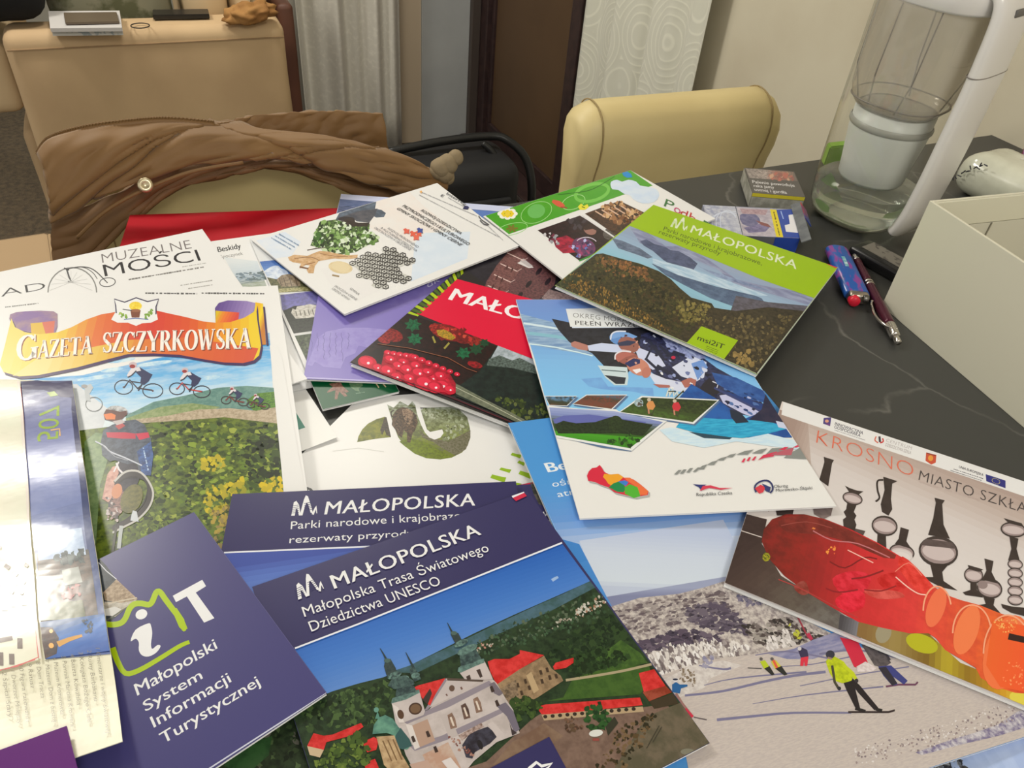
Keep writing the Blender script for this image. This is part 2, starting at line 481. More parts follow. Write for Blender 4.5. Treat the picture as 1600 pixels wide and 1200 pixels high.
        G = {
          'A': (0.92, [([(0.12, 0.0), (0.46, 1.0)], 0.07), ([(0.44, 1.0), (0.78, 0.0)], T), ([(0.24, 0.34), (0.66, 0.34)], 0.06)] + se(.12, 0, .13) + se(.78, 0, .16)),
          'Z': (0.80, [([(0.08, 0.97), (0.70, 0.97)], 0.06), ([(0.62, 0.96), (0.12, 0.04)], T), ([(0.06, 0.03), (0.74, 0.03)], 0.06), ([(0.08, 0.97), (0.06, 0.76)], 0.06), ([(0.74, 0.03), (0.76, 0.26)], 0.06)]),
          'E': (0.78, st(.18) + [([(0.1, 0.97), (0.66, 0.97)], H), ([(0.1, 0.03), (0.70, 0.03)], H), ([(0.2, 0.52), (0.52, 0.52)], H), ([(0.66, 0.97), (0.68, 0.78)], H), ([(0.70, 0.03), (0.73, 0.24)], H), ([(0.52, 0.62), (0.52, 0.42)], H)] + se(.16, 0, .14) + se(.16, 1, .14)),
          'T': (0.84, st(.42) + [([(0.06, 0.97), (0.78, 0.97)], H), ([(0.06, 0.97), (0.05, 0.76)], H), ([(0.78, 0.97), (0.79, 0.76)], H)] + se(.42, 0)),
          'S': (0.66, arc(.33, .74, .22, .23, 20, 230, .06, .12) + [([(0.17, 0.62), (0.33, 0.50), (0.50, 0.38)], 0.18)] + arc(.33, .26, .24, .23, -160, 50, .06, .13) + [([(0.54, 0.97), (0.55, 0.74)], H), ([(0.10, 0.03), (0.09, 0.28)], H)]),
          'C': (0.86, arc(.46, .5, .34, .47, 42, 318, .06, T) + [([(0.74, 0.97), (0.75, 0.70)], H), ([(0.72, 0.19), (0.78, 0.28)], H)]),
          'G': (0.94, arc(.46, .5, .34, .47, 42, 330, .06, T) + st(.76, 0.06, .44) + se(.76, .44, .15) + [([(0.76, 0.97), (0.77, 0.70)], H)]),
          'Y': (0.88, [([(0.10, 1.0), (0.44, 0.46)], T), ([(0.80, 1.0), (0.48, 0.46)], 0.07)] + st(.45, 0, .5) + se(.45, 0) + se(.12, 1, .15) + se(.78, 1, .12)),
          'R': (0.86, st(.18) + arc(.34, .73, .26, .25, -90, 90, .05, T) + [([(0.16, 0.98), (0.36, 0.98)], H), ([(0.2, 0.48), (0.36, 0.48)], H), ([(0.40, 0.48), (0.74, 0.02)], 0.17)] + se(.18, 0, .15) + se(.18, 1, .12) + se(.76, 0, .1)),
          'K': (0.90, st(.18) + [([(0.26, 0.42), (0.68, 0.98)], 0.07), ([(0.38, 0.56), (0.76, 0.02)], 0.18)] + se(.18, 0, .15) + se(.18, 1, .15) + se(.70, 1, .13) + se(.78, 0, .13)),
          'O': (0.94, arc(.46, .5, .35, .47, 0, 360, .06, T, 24)),
          'W': (1.24, [([(0.12, 1.0), (0.36, 0.0)], 0.17), ([(0.58, 1.0), (0.38, 0.0)], 0.06), ([(0.54, 1.0), (0.80, 0.0)], 0.17), ([(1.06, 1.0), (0.82, 0.0)], 0.06)] + se(.12, 1, .15) + se(.56, 1, .12) + se(1.06, 1, .12)),
        }
        tot = sum(G[c][0] for c in word); z = z or s.layer()
        cap = math.hypot(p2[0] - p0[0], p2[1] - p0[1]); x = 0.0
        for c in word:
            w_, strokes = G[c]
            for P, wd in strokes:
                Q = [(p0[0] + (p1[0] - p0[0]) * (x + q[0]) / tot + (p2[0] - p0[0]) * q[1], p0[1] + (p1[1] - p0[1]) * (x + q[0]) / tot + (p2[1] - p0[1]) * q[1]) for q in P]
                kx = math.hypot(p1[0] - p0[0], p1[1] - p0[1]) / tot
                k = 0.55 * cap + 0.45 * kx
                s.line(Q, [v * k for v in wd] if isinstance(wd, list) else wd * k, col, z=z)
            x += w_
        return s
    def greek(s, p0, p1, h, col, lines=1, step=(0, 0), seed=3, w=None, fill=(1.0,)):
        """tiny unreadable print: rows of short dashes; h px high, rows step apart"""
        R = random.Random(seed); z = s.layer()
        for i in range(lines):
            k = fill[i % len(fill)]
            a = (p0[0] + step[0] * i, p0[1] + step[1] * i); b = (a[0] + (p1[0] - p0[0]) * k, a[1] + (p1[1] - p0[1]) * k)
            Ltot = math.hypot(b[0] - a[0], b[1] - a[1]); dx, dy = (b[0] - a[0]) / Ltot, (b[1] - a[1]) / Ltot; t = 0
            while t < Ltot:
                l = R.uniform(1.0, 2.4) * h * 0.7; l2 = min(l, Ltot - t)
                q = [(a[0] + dx * t, a[1] + dy * t), (a[0] + dx * (t + l2), a[1] + dy * (t + l2))]
                hh = h * R.uniform(0.45, 0.8); nx, ny = -dy * hh / 2, dx * hh / 2
                s._face([s.L(x) for x in ((q[0][0] + nx, q[0][1] + ny), (q[1][0] + nx, q[1][1] + ny), (q[1][0] - nx, q[1][1] - ny), (q[0][0] - nx, q[0][1] - ny))], z, C(col), None, 0, 100, 1)
                t += l + h * R.choice((0.18, 0.18, 0.2, 0.7))
        return s
    def done(s):
        for name, (bm, *_r) in s.parts.items():
            s._b(bm)
            me = bpy.data.meshes.new(name.split('#')[0])
            for f in bm.faces:
                if f.normal.z < 0: f.normal_flip()
            bm.normal_update()
            for f in bm.faces:
                if f.normal.z < 0: f.normal_flip()
            bm.to_mesh(me); bm.free(); me.materials.append(s.ink)
            o_ = link(name.split('#')[0], me, s.root)
            if name.startswith('trees'): o_['kind'] = 'stuff'
        s.parts = {}
# ================================================================== the setting
RM = Matrix(((U.x, V.x, 0, 0), (U.y, V.y, 0, 0), (0, 0, 1, 0), (0, 0, 0, 1)))     # room axes as a matrix
def rbox(bm, u0, u1, v0, v1, z0, z1, bevel=0.0, mi=0):
    return bx(bm, ((u0 + u1) / 2, (v0 + v1) / 2, (z0 + z1) / 2), (abs(u1 - u0), abs(v1 - v0), abs(z1 - z0)), bevel=bevel, mi=mi)
def robj(name, boxes, m, parent=None, bevel=0.0, smooth=False):
    """one mesh from boxes given in room coordinates"""
    bm = bmesh.new()
    for b in boxes: rbox(bm, *b, bevel=bevel)
    bmesh.ops.transform(bm, matrix=RM, verts=bm.verts)
    if parent is not None:
        bmesh.ops.transform(bm, matrix=parent.matrix_world.inverted(), verts=bm.verts)
    return finish(bm, name, m, parent, smooth)
def rempty(name, u, v, z, rz=0.0):
    o = bpy.data.objects.new(name, None); COL.objects.link(o)
    o.matrix_world = Matrix.Translation(room(u, v, z)) @ Matrix.Rotation(TH + rz, 4, 'Z')
    return o
M_WALL = mat('wall_paint', C(200, 190, 160), 0.85, bump=0.1, bscale=260, col2=C(190, 178, 148), cscale=3)
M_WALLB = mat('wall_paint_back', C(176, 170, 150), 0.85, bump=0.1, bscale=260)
M_FLOOR = mat('dark_floor_boards', (0.035, 0.022, 0.018), 0.4, col2=(0.055, 0.036, 0.028), cscale=9, stretch=(8, 1, 1))
M_DWOOD = mat('dark_brown_frame', (0.050, 0.028, 0.026), 0.42, col2=(0.035, 0.02, 0.02), cscale=30)
M_DPANEL = mat('brown_door_panel', (0.115, 0.066, 0.033), 0.5, col2=(0.098, 0.056, 0.028), cscale=3)
WU = 1.30; WV = 2.98
st = []
st.append(robj('floor', [(-3.4, WU + 0.1, -1.4, 4.3, FLOOR_Z - 0.05, FLOOR_Z)], M_FLOOR))
st.append(robj('wall_right', [(WU, WU + 0.1, -1.4, 2.17, FLOOR_Z, 1.7), (WU, WU + 0.1, 2.94, WV + 0.1, FLOOR_Z, 1.7), (WU, WU + 0.1, 2.17, 2.94, 1.25, 1.7)], M_WALL))
st.append(robj('wall_back', [(0.42, WU + 0.1, WV, WV + 0.1, FLOOR_Z, 1.7)], M_WALLB))
st.append(robj('wall_left', [(0.42, 0.5, WV + 0.1, 4.3, FLOOR_Z, 1.7)], M_WALLB))
st.append(robj('wall_far', [(-3.4, 0.42, 4.2, 4.3, FLOOR_Z, 1.7)], M_WALLB))
st.append(robj('ceiling', [(-3.4, WU + 0.1, -1.4, 4.3, 1.7, 1.75)], mat('ceiling_paint', C(214, 208, 190), 0.9)))
for o in st: o['kind'] = 'structure'
# balcony door in the right wall: dark frame, brown leaf
d = rempty('door_1', WU, 2.55, FLOOR_Z); d['kind'] = 'structure'
robj('door_frame', [(WU - 0.03, WU + 0.05, 2.17, 2.235, FLOOR_Z + .001, 1.25), (WU - 0.03, WU + 0.05, 2.875, 2.94, FLOOR_Z + .001, 1.25), (WU - 0.03, WU + 0.05, 2.17, 2.94, 1.19, 1.25)], M_DWOOD, d, 0.004)
robj('door_leaf_frame', [(WU - 0.012, WU + 0.035, 2.235, 2.26, FLOOR_Z + .03, 1.19), (WU - 0.012, WU + 0.035, 2.85, 2.875, FLOOR_Z + .03, 1.19), (WU - 0.012, WU + 0.035, 2.26, 2.85, FLOOR_Z + .03, FLOOR_Z + 0.10)], M_DWOOD, d, 0.003)
robj('door_panel', [(WU + 0.0, WU + 0.02, 2.26, 2.85, FLOOR_Z + 0.1, 1.19)], M_DPANEL, d)
robj('threshold', [(WU - 0.10, WU + 0.05, 2.17, 2.94, FLOOR_Z, FLOOR_Z + 0.028)], M_DWOOD, d, 0.004)
robj('threshold_strip', [(WU - 0.105, WU - 0.098, 2.17, 2.94, FLOOR_Z + 0.01, FLOOR_Z + 0.022)], mat('dull_metal', (0.2, 0.18, 0.17), 0.4, 0.8), d)
# pale window panel in the back wall
w = rempty('window_1', 1.13, WV, FLOOR_Z); w['kind'] = 'structure'
robj('window_panel', [(1.035, 1.232, WV - 0.03, WV, FLOOR_Z + .002, 1.2)], mat('blind_grey', C(172, 172, 162), 0.7, col2=C(164, 164, 155), cscale=4), w, 0.003)
robj('window_frame', [(1.232, WU - .03, WV - 0.05, WV, FLOOR_Z + .002, 1.2)], mat('window_frame_brown', (0.075, 0.058, 0.05), 0.45), w, 0.004)
robj('window_reveal', [(0.93, 1.035, WV - 0.02, WV, FLOOR_Z + .002, 1.2)], mat('reveal_cream', C(190, 170, 138), 0.8), w)
bb = robj('baseboard_right', [(WU - 0.012, WU, -1.4, 2.165, FLOOR_Z, FLOOR_Z + 0.07)], M_DWOOD); bb['kind'] = 'structure'

# curtains
def curtain_material(name, col, rings):
    m = bpy.data.materials.new(name); m.use_nodes = True; nt = m.node_tree; N = nt.nodes; L = nt.links; b = N['Principled BSDF']
    b.inputs['Roughness'].default_value = 0.8; b.inputs['Sheen Weight'].default_value = 0.2
    tc = N.new('ShaderNodeTexCoord'); mp = N.new('ShaderNodeMapping'); L.new(tc.outputs['UV'], mp.inputs[0])
    r = N.new('ShaderNodeValToRGB'); r.color_ramp.elements[0].color = (*col, 1); r.color_ramp.elements[1].color = (*[min(0.95, c * 1.16) for c in col], 1)
    if rings:
        v = N.new('ShaderNodeTexVoronoi'); v.inputs['Scale'].default_value = 5.5; v.inputs['Randomness'].default_value = 0.55; L.new(mp.outputs[0], v.inputs['Vector'])
        mu = N.new('ShaderNodeMath'); mu.operation = 'MULTIPLY'; mu.inputs[1].default_value = 75; L.new(v.outputs['Distance'], mu.inputs[0])
        si = N.new('ShaderNodeMath'); si.operation = 'SINE'; L.new(mu.outputs[0], si.inputs[0])
        r.color_ramp.elements[0].position = 0.55; r.color_ramp.elements[1].position = 1.0; L.new(si.outputs[0], r.inputs[0]); h = si.outputs[0]
    else:
        n = N.new('ShaderNodeTexNoise'); n.inputs['Scale'].default_value = 60; n.inputs['Detail'].default_value = 6; L.new(mp.outputs[0], n.inputs['Vector'])
        r.color_ramp.elements[0].position = 0.5; r.color_ramp.elements[1].position = 0.72; L.new(n.outputs[0], r.inputs[0]); h = n.outputs[0]
    bp = N.new('ShaderNodeBump'); bp.inputs['Strength'].default_value = 0.12; bp.inputs['Distance'].default_value = 0.001; L.new(h, bp.inputs['Height']); L.new(bp.outputs[0], b.inputs['Normal'])
    L.new(r.outputs[0], b.inputs['Base Color'])
    return m
def curtain(name, a, b, off, folds, amp, z0, z1, m, label, seed=1, hem=None):
    """a, b: (u,v) of the two ends; off: normal direction"""
    bm = bmesh.new(); uvl = bm.loops.layers.uv.new('UVMap'); n = 110; rows = 14; R = random.Random(seed)
    ph = [R.uniform(0, 6.28) for _ in range(4)]; L_ = math.dist(a, b); grid = []
    for j in range(rows + 1):
        row = []
        for i in range(n + 1):
            t = i / n; z = z0 + (z1 - z0) * j / rows; k = 1 + 0.12 * math.sin(3 * z + ph[0])
            w = amp * (math.sin(2 * math.pi * folds * t + ph[1] + 0.25 * math.sin(2.2 * z)) * (0.6 + 0.4 * math.sin(5 * t + ph[2])) + 0.35 * math.sin(2 * math.pi * folds * 2.3 * t + ph[3]) )
            row.append(bm.verts.new(room(a[0] + (b[0] - a[0]) * t, a[1] + (b[1] - a[1]) * t, z) + off * (w * k)))
        grid.append(row)
    for j in range(rows):
        for i in range(n):
            f = bm.faces.new((grid[j][i], grid[j][i + 1], grid[j + 1][i + 1], grid[j + 1][i]))
            for lp, (ii, jj) in zip(f.loops, ((i, j), (i + 1, j), (i + 1, j + 1), (i, j + 1))): lp[uvl].uv = (ii / n * L_ * 1.35, z0 + (z1 - z0) * jj / rows)
    o = finish(bm, name, m, None, True)
    so = o.modifiers.new('thickness', 'SOLIDIFY'); so.thickness = 0.0015
    return tag(o, label, 'curtain')
curtain('curtain', (1.255, 1.55), (1.255, 2.13), U, 3.2, 0.020, FLOOR_Z + 0.01, 1.3, curtain_material('embroidered_voile', C(200, 196, 172), True), 'cream curtain embroidered with rings behind the empty cream chair', 5)
curtain('curtain', (0.545, 2.87), (0.93, 2.87), V, 2.4, 0.045, FLOOR_Z + 0.01, 1.3, curtain_material('crushed_voile', C(206, 199, 178), False), 'greyish crushed voile curtain hanging beside the beige sofa arm', 8)

# ---- rug
bm = bmesh.new(); rbox(bm, -2.2, 0.30, 1.62, 4.1, FLOOR_Z, FLOOR_Z + 0.012); bmesh.ops.transform(bm, matrix=RM, verts=bm.verts)
m = mat('rug_pile', C(120, 104, 80), 0.95, bump=0.7, bscale=220, col2=C(92, 82, 66), cscale=60, stretch=(1, 1, 1), ramp=(0.35, 0.65), bdist=0.004)
tag(finish(bm, 'rug', m), 'grey-brown streaky short-pile rug on the floor left of the coat', 'rug')

# ---- sofa
M_BEI = mat('beige_upholstery', C(192, 162, 118), 0.75, bump=0.12, bscale=420, col2=C(184, 154, 112), cscale=5)
M_BEI2 = mat('beige_cushion_cloth', C(204, 178, 134), 0.75, bump=0.1, bscale=300)
sofa = rempty('sofa', 0.05, 2.6, FLOOR_Z); tag(sofa, 'beige sofa with a broad flat arm, papers and phone on it', 'sofa')
def soft(name, u0, u1, v0, v1, z0, z1, m, parent, bevel=0.03, lump=0.004, seed=0.0):
    bm = bmesh.new(); bx(bm, (0, 0, 0), (u1 - u0, v1 - v0, z1 - z0), bevel=bevel, seg=4)
    bmesh.ops.subdivide_edges(bm, edges=[e for e in bm.edges if e.calc_length() > 0.08], cuts=5, use_grid_fill=True)
    for v in bm.verts:
        n = mnoise.noise(v.co * 6 + Vector((seed, seed, 0))); v.co += v.co.normalized() * n * lump
    bmesh.ops.transform(bm, matrix=RM @ Matrix.Translation(((u0 + u1) / 2, (v0 + v1) / 2, (z0 + z1) / 2)), verts=bm.verts)
    if parent is not None: bmesh.ops.transform(bm, matrix=parent.matrix_world.inverted(), verts=bm.verts)
    return finish(bm, name, m, parent, True)
soft('arm', -0.262, 0.385, 2.165, 2.285, FLOOR_Z + 0.02, -0.15, M_BEI, sofa, 0.028)
soft('seat', -0.30, 0.36, 2.29, 2.9, FLOOR_Z + 0.02, -0.42, M_BEI, sofa, 0.03)
soft('seat_front', -0.36, -0.262, 2.24, 2.9, -0.36, -0.19, M_BEI2, sofa, 0.03)
soft('back_cushion', 0.155, 0.268, 2.295, 2.80, -0.42, 0.04, M_BEI2, sofa, 0.05, 0.012, 2)
soft('back_cushion', 0.274, 0.372, 2.295, 2.80, -0.42, 0.05, M_BEI2, sofa, 0.05, 0.012, 5)
# seam along the arm
robj('arm_seam', [(-0.255, 0.378, 2.1625, 2.1665, -0.1865, -0.1835)], mat('seam_thread', C(150, 122, 86), 0.8), sofa)
bp_ = soft('ottoman', 0.392, 0.437, 2.30, 2.75, FLOOR_Z + 0.013, -0.14, mat('brown_leather', C(104, 66, 48), 0.5, bump=0.1, bscale=200, col2=C(84, 52, 38), cscale=4), None, 0.015)
tag(bp_, 'brown leather block standing between the sofa arm and grey curtain', 'ottoman')
cu = soft('cushion', -0.15, 0.135, 2.31, 2.46, -0.41, 0.02, mat('floral_cloth', C(128, 124, 98), 0.85, col2=C(84, 84, 56), cscale=16, ramp=(0.5, 0.6)), None, 0.05, 0.02, 3)
tag(cu, 'grey-green patterned cushion behind the sofa arm at the top edge', 'cushion')
bj = soft('jacket', -0.44, -0.148, 2.192, 2.42, -0.146, 0.02, mat('black_cloth', (0.008, 0.008, 0.009), 0.9), None, 0.06, 0.03, 7)
tag(bj, 'black garment heaped behind the left end of the sofa arm', 'jacket')
# things on the sofa arm
AZ = -0.1465
def armspot(px): return at(px, AZ)
def flatbox(name, corners, z0, h, m, label=None, cat=None, group=None, parent=None, bevel=0.0):
    P = [at(c, z0) for c in corners]; c0 = sum(P, Vector()) / 4
    bm = bmesh.new(); prism(bm, [((p - c0).x, (p - c0).y) for p in P], 0, h)
    if bevel: bmesh.ops.bevel(bm, geom=list(bm.edges), offset=bevel, segments=2, affect='EDGES')
    o = finish(bm, name, m); o.location = (c0.x, c0.y, z0)
    if label: tag(o, label, cat, group)
    if parent is not None:
        w_ = o.matrix_world.copy() if False else Matrix.Translation((c0.x, c0.y, z0)); o.parent = parent; o.matrix_local = parent.matrix_world.inverted() @ w_
    return o
M_PAP = mat('dull_paper', C(196, 192, 176), 0.6, col2=C(150, 156, 150), cscale=40, ramp=(0.6, 0.62))
flatbox('magazine', [(80, 28), (186, 27), (193, 55), (83, 56)], AZ, 0.012, M_PAP, 'pale magazine lowest in the small stack on the sofa arm', 'magazine')
flatbox('magazine', [(77, 23), (188, 22), (192, 49), (80, 50)], AZ + 0.0135, 0.008, mat('dull_paper_two', C(190, 184, 172), 0.6), 'grey-white magazine under the large phone on the sofa arm', 'magazine')
t_ = flatbox('phone', [(100, 23), (183, 22), (187, 37), (103, 39)], AZ + 0.023, 0.005, mat('grey_glass_back', C(98, 84, 66), 0.3), 'large grey-brown phone lying on magazines on the sofa arm', 'phone', bevel=0.001)
flatbox('reflection_strip', [(104, 35), (146, 34), (147, 39), (104, 40)], AZ + 0.028, 0.0006, mat('pale_reflection', C(224, 220, 205), 0.3), parent=t_)  # reflection on the phone, put in as a pale strip
bm = bmesh.new(); ctr = at((219, 40), AZ + 0.003)
tube(bm, [(0.021 * math.cos(a), 0.021 * math.sin(a), 0) for a in [i * math.pi / 12 for i in range(24)]], 0.0014, 6, close=True)
o = finish(bm, 'hair_tie', mat('dark_elastic', (0.03, 0.025, 0.02), 0.6), None, True); o.location = ctr; tag(o, 'thin dark hair elastic lying on the sofa arm between the two phones', 'hair tie')
t_ = flatbox('phone', [(240, 22), (326, 21), (328, 29), (240, 31)], AZ, 0.011, mat('black_case', (0.02, 0.018, 0.016), 0.3), 'black phone in a case on the right half of the sofa arm', 'phone', bevel=0.001)
flatbox('case_edge', [(240.5, 29.2), (327, 27.3), (328, 29.5), (240.5, 31.6)], AZ + 0.002, 0.0035, mat('case_edge_tan', C(176, 150, 112), 0.4), parent=t_)
flatbox('sticker', [(311, 22.5), (322, 22.2), (323, 25), (312, 25.5)], AZ + 0.0112, 0.0006, mat('pale_sticker', C(160, 150, 130), 0.4), parent=t_)
bm = bmesh.new(); bmesh.ops.create_icosphere(bm, subdivisions=4, radius=1.0)
for v in bm.verts:
    c = v.co.copy(); n = mnoise.noise(c * 2.3) * 0.35 + mnoise.noise(c * 6) * 0.16; v.co = Vector((c.x * 0.062, c.y * 0.03, max(c.z, -0.45) * 0.03)) * (1 + n)
    v.co.z += 0.012 * max(0, c.x) + 0.013
o = finish(bm, 'cloth', mat('mustard_cloth', C(160, 116, 62), 0.85, bump=0.3, bscale=60, col2=C(140, 96, 48), cscale=20), None, True)
o.matrix_world = Matrix.Translation(at((392, 33), AZ + .002)) @ Matrix.Rotation(TH + .1, 4, 'Z'); tag(o, 'crumpled mustard brown cloth at the right end of the sofa arm', 'cloth')
# ================================================================== the table
def marble():
    m = bpy.data.materials.new('dark_marble_laminate'); m.use_nodes = True; nt = m.node_tree; N = nt.nodes; L = nt.links; b = N['Principled BSDF']
    b.inputs['Roughness'].default_value = 0.42
    tc = N.new('ShaderNodeTexCoord'); n1 = N.new('ShaderNodeTexNoise'); n1.inputs['Scale'].default_value = 3.0; n1.inputs['Detail'].default_value = 6
    L.new(tc.outputs['Object'], n1.inputs['Vector'])
    mx = N.new('ShaderNodeMix'); mx.data_type = 'VECTOR'; mx.inputs[0].default_value = 0.28; L.new(tc.outputs['Object'], mx.inputs[4]); L.new(n1.outputs['Color'], mx.inputs[5])
    v = N.new('ShaderNodeTexVoronoi'); v.feature = 'DISTANCE_TO_EDGE'; v.inputs['Scale'].default_value = 4.6; L.new(mx.outputs[1], v.inputs['Vector'])
    r = N.new('ShaderNodeMapRange'); r.inputs['From Min'].default_value = 0.0; r.inputs['From Max'].default_value = 0.011; r.inputs['To Min'].default_value = 1; r.inputs['To Max'].default_value = 0; L.new(v.outputs['Distance'], r.inputs['Value'])
    n2 = N.new('ShaderNodeTexNoise'); n2.inputs['Scale'].default_value = 6; n2.inputs['Detail'].default_value = 3; L.new(tc.outputs['Object'], n2.inputs['Vector'])
    r2 = N.new('ShaderNodeMapRange'); r2.inputs['From Min'].default_value = 0.44; r2.inputs['From Max'].default_value = 0.60; L.new(n2.outputs[0], r2.inputs['Value'])
    mu = N.new('ShaderNodeMath'); mu.operation = 'MULTIPLY'; L.new(r.outputs[0], mu.inputs[0]); L.new(r2.outputs[0], mu.inputs[1])
    m2 = N.new('ShaderNodeMath'); m2.operation = 'MULTIPLY'; m2.inputs[1].default_value = 0.85; L.new(mu.outputs[0], m2.inputs[0])
    c = N.new('ShaderNodeMix'); c.data_type = 'RGBA'; c.inputs[6].default_value = (0.044, 0.044, 0.042, 1); c.inputs[7].default_value = (0.17, 0.165, 0.15, 1); L.new(m2.outputs[0], c.inputs[0])
    L.new(c.outputs[2], b.inputs['Base Color'])
    return m
tv1 = TE1.dot(V); tu1 = TE1.dot(U); tv1 = min(tv1, TE0.dot(V)); tu1 = min(tu1, WU - 0.02)
tab = rempty('dining_table', 0.35, 0.3, FLOOR_Z); tag(tab, 'dark marble-patterned dining table covered with brochures', 'table')
D_ = (TE1 - TE0).normalized(); Q_ = Vector((D_.y, -D_.x, 0)); A_ = TE0 - D_ * 1.25; B_ = TE1
bm = bmesh.new(); prism(bm, [tuple(p.xy) for p in (A_, B_, B_ + Q_ * 1.5, A_ + Q_ * 1.5)], -0.032, 0.0)
bmesh.ops.bevel(bm, geom=list(bm.edges), offset=0.0015, segments=2, affect='EDGES')
bmesh.ops.transform(bm, matrix=tab.matrix_world.inverted(), verts=bm.verts); finish(bm, 'tabletop', marble(), tab)
for a, q in ((0.08, 0.08), (0.08, 1.35), (1.72, 0.08), (1.72, 1.35)):
    p = A_ + D_ * a + Q_ * q; bm = bmesh.new(); bx(bm, (p.x, p.y, (FLOOR_Z - 0.032) / 2 + 0.0), (0.06, 0.06, -FLOOR_Z - 0.032), bevel=0.004)
    bmesh.ops.transform(bm, matrix=tab.matrix_world.inverted(), verts=bm.verts); finish(bm, 'leg', M_DWOOD, tab)

# ================================================================== cream chairs
M_CR = mat('cream_leatherette', C(206, 186, 128), 0.5, bump=0.05, bscale=500, col2=C(198, 177, 120), cscale=4)
M_ST = mat('cream_thread', C(150, 128, 84), 0.8)
M_LEGW = mat('dark_chair_leg', (0.05, 0.03, 0.02), 0.4)
def chair(name, u, v, rz, label, group=None):
    t = rempty(name, u, v, FLOOR_Z, rz); tag(t, label, 'chair', group)
    H0 = 0.52; w = 0.182
    # backrest profile (y = depth, away from the table is +), z
    prof = [(0.034, H0 - 0.02), (0.030, 0.68), (0.030, 0.80), (0.034, 0.845), (0.040, 0.88), (0.034, 0.906), (0.012, 0.918), (-0.014, 0.915), (-0.034, 0.90), (-0.042, 0.875), (-0.040, 0.845), (-0.032, 0.815), (-0.026, 0.77), (-0.026, 0.68), (-0.030, H0 - 0.02)]
    bm = bmesh.new(); xs = [-w, -w + 0.004, -w + 0.014, -w + 0.03, -w + 0.055, -0.06, 0.0, 0.06, w - 0.055, w - 0.03, w - 0.014, w - 0.004, w]; rings = []
    for i, x in enumerate(xs):
        k = abs(x) / w; drop = 0.024 * max(0, (k - 0.80) / 0.2) ** 2; sc = 1.0 if k < 0.97 else (0.86 if k < 0.995 else 0.6)
        rings.append([bm.verts.new((x, y * sc, z if z < 0.78 else z - drop * ((z - 0.78) / 0.14))) for y, z in prof])
    n = len(prof)
    for a, b in zip(rings, rings[1:]):
        for j in range(n): bm.faces.new((a[j], a[(j + 1) % n], b[(j + 1) % n], b[j]))
    bm.faces.new(rings[0]); bm.faces.new(rings[-1][::-1]); finish(bm, 'backrest', M_CR, t, True)
    for sx in (-1, 1):
        bm = bmesh.new(); pts = [(sx * (w - 0.03), y * 1.015, z - (0.002 if z > .78 else 0) + (0.0 if z < 0.88 else 0.002)) for y, z in prof[4:]]
        tube(bm, spline(pts, 3), 0.0012, 5); finish(bm, 'stitching', M_ST, t, True)
    bm = bmesh.new(); bx(bm, (0, -0.20, H0 - 0.03), (0.38, 0.40, 0.08), bevel=0.025, seg=4); finish(bm, 'seat', M_CR, t, True)
    for sx in (-1, 1):
        for y in (-0.37, 0.0):
            bm = bmesh.new(); bx(bm, (sx * 0.16, y, (H0 - 0.07) / 2), (0.035, 0.035, H0 - 0.07), bevel=0.004); finish(bm, 'leg', M_LEGW, t)
    return t
chair('dining_chair', 0.752, 0.955, -0.03, 'cream leatherette dining chair with empty backrest, behind the table at the right')
chair('dining_chair', 0.085, 0.992, 0.03, 'cream leatherette dining chair with the brown coat over its backrest')
t = rempty('dining_chair', -0.36, 1.28, FLOOR_Z, 0.06); tag(t, 'pale beige seat of a chair showing at the left edge below the rug', 'chair')
bm = bmesh.new(); bx(bm, (0, 0, 0.525), (0.36, 0.40, 0.07), bevel=0.02, seg=3); finish(bm, 'seat', mat('seat_cloth', C(166, 138, 100), 0.8, bump=0.1, bscale=300), t, True)
bm = bmesh.new(); tube(bm, spline([(-.165, .185, .556), (.165, .185, .556), (.165, -.185, .556), (-.165, -.185, .556)], 1, True), 0.003, 6, close=True); finish(bm, 'piping', mat('seam_dark', C(104, 84, 58), 0.8), t, True)
for sx in (-1, 1):
    for y in (-0.16, 0.16):
        bm = bmesh.new(); bx(bm, (sx * 0.15, y, 0.246), (0.035, 0.035, 0.49), bevel=0.004); finish(bm, 'leg', M_LEGW, t)

# ================================================================== the coat
M_COAT = mat('tan_coat_cloth', C(126, 92, 50), 0.62, bump=0.2, bscale=45, col2=C(116, 84, 46), cscale=6, sheen=0.15)
M_COATIN = mat('coat_lining', C(116, 84, 50), 0.6, bump=0.2, bscale=40)
coat = empty('coat', at_v((300, 300), 0.93)); tag(coat, 'tan quilted coat draped over the backrest of the left dining chair', 'coat')
bpy.context.view_layer.update()
def resample(pts, n):
    P = spline([(p[0], p[1], p[2]) for p in pts], 12); L_ = [0]
    for a, b in zip(P, P[1:]): L_.append(L_[-1] + (b - a).length)
    out = []
    for i in range(n):
        s_ = L_[-1] * i / (n - 1); k = max(j for j in range(len(L_)) if L_[j] <= s_ + 1e-9); k = min(k, len(P) - 2)
        t = (s_ - L_[k]) / max(1e-9, L_[k + 1] - L_[k]); out.append(P[k].lerp(P[k + 1], t))
    return out
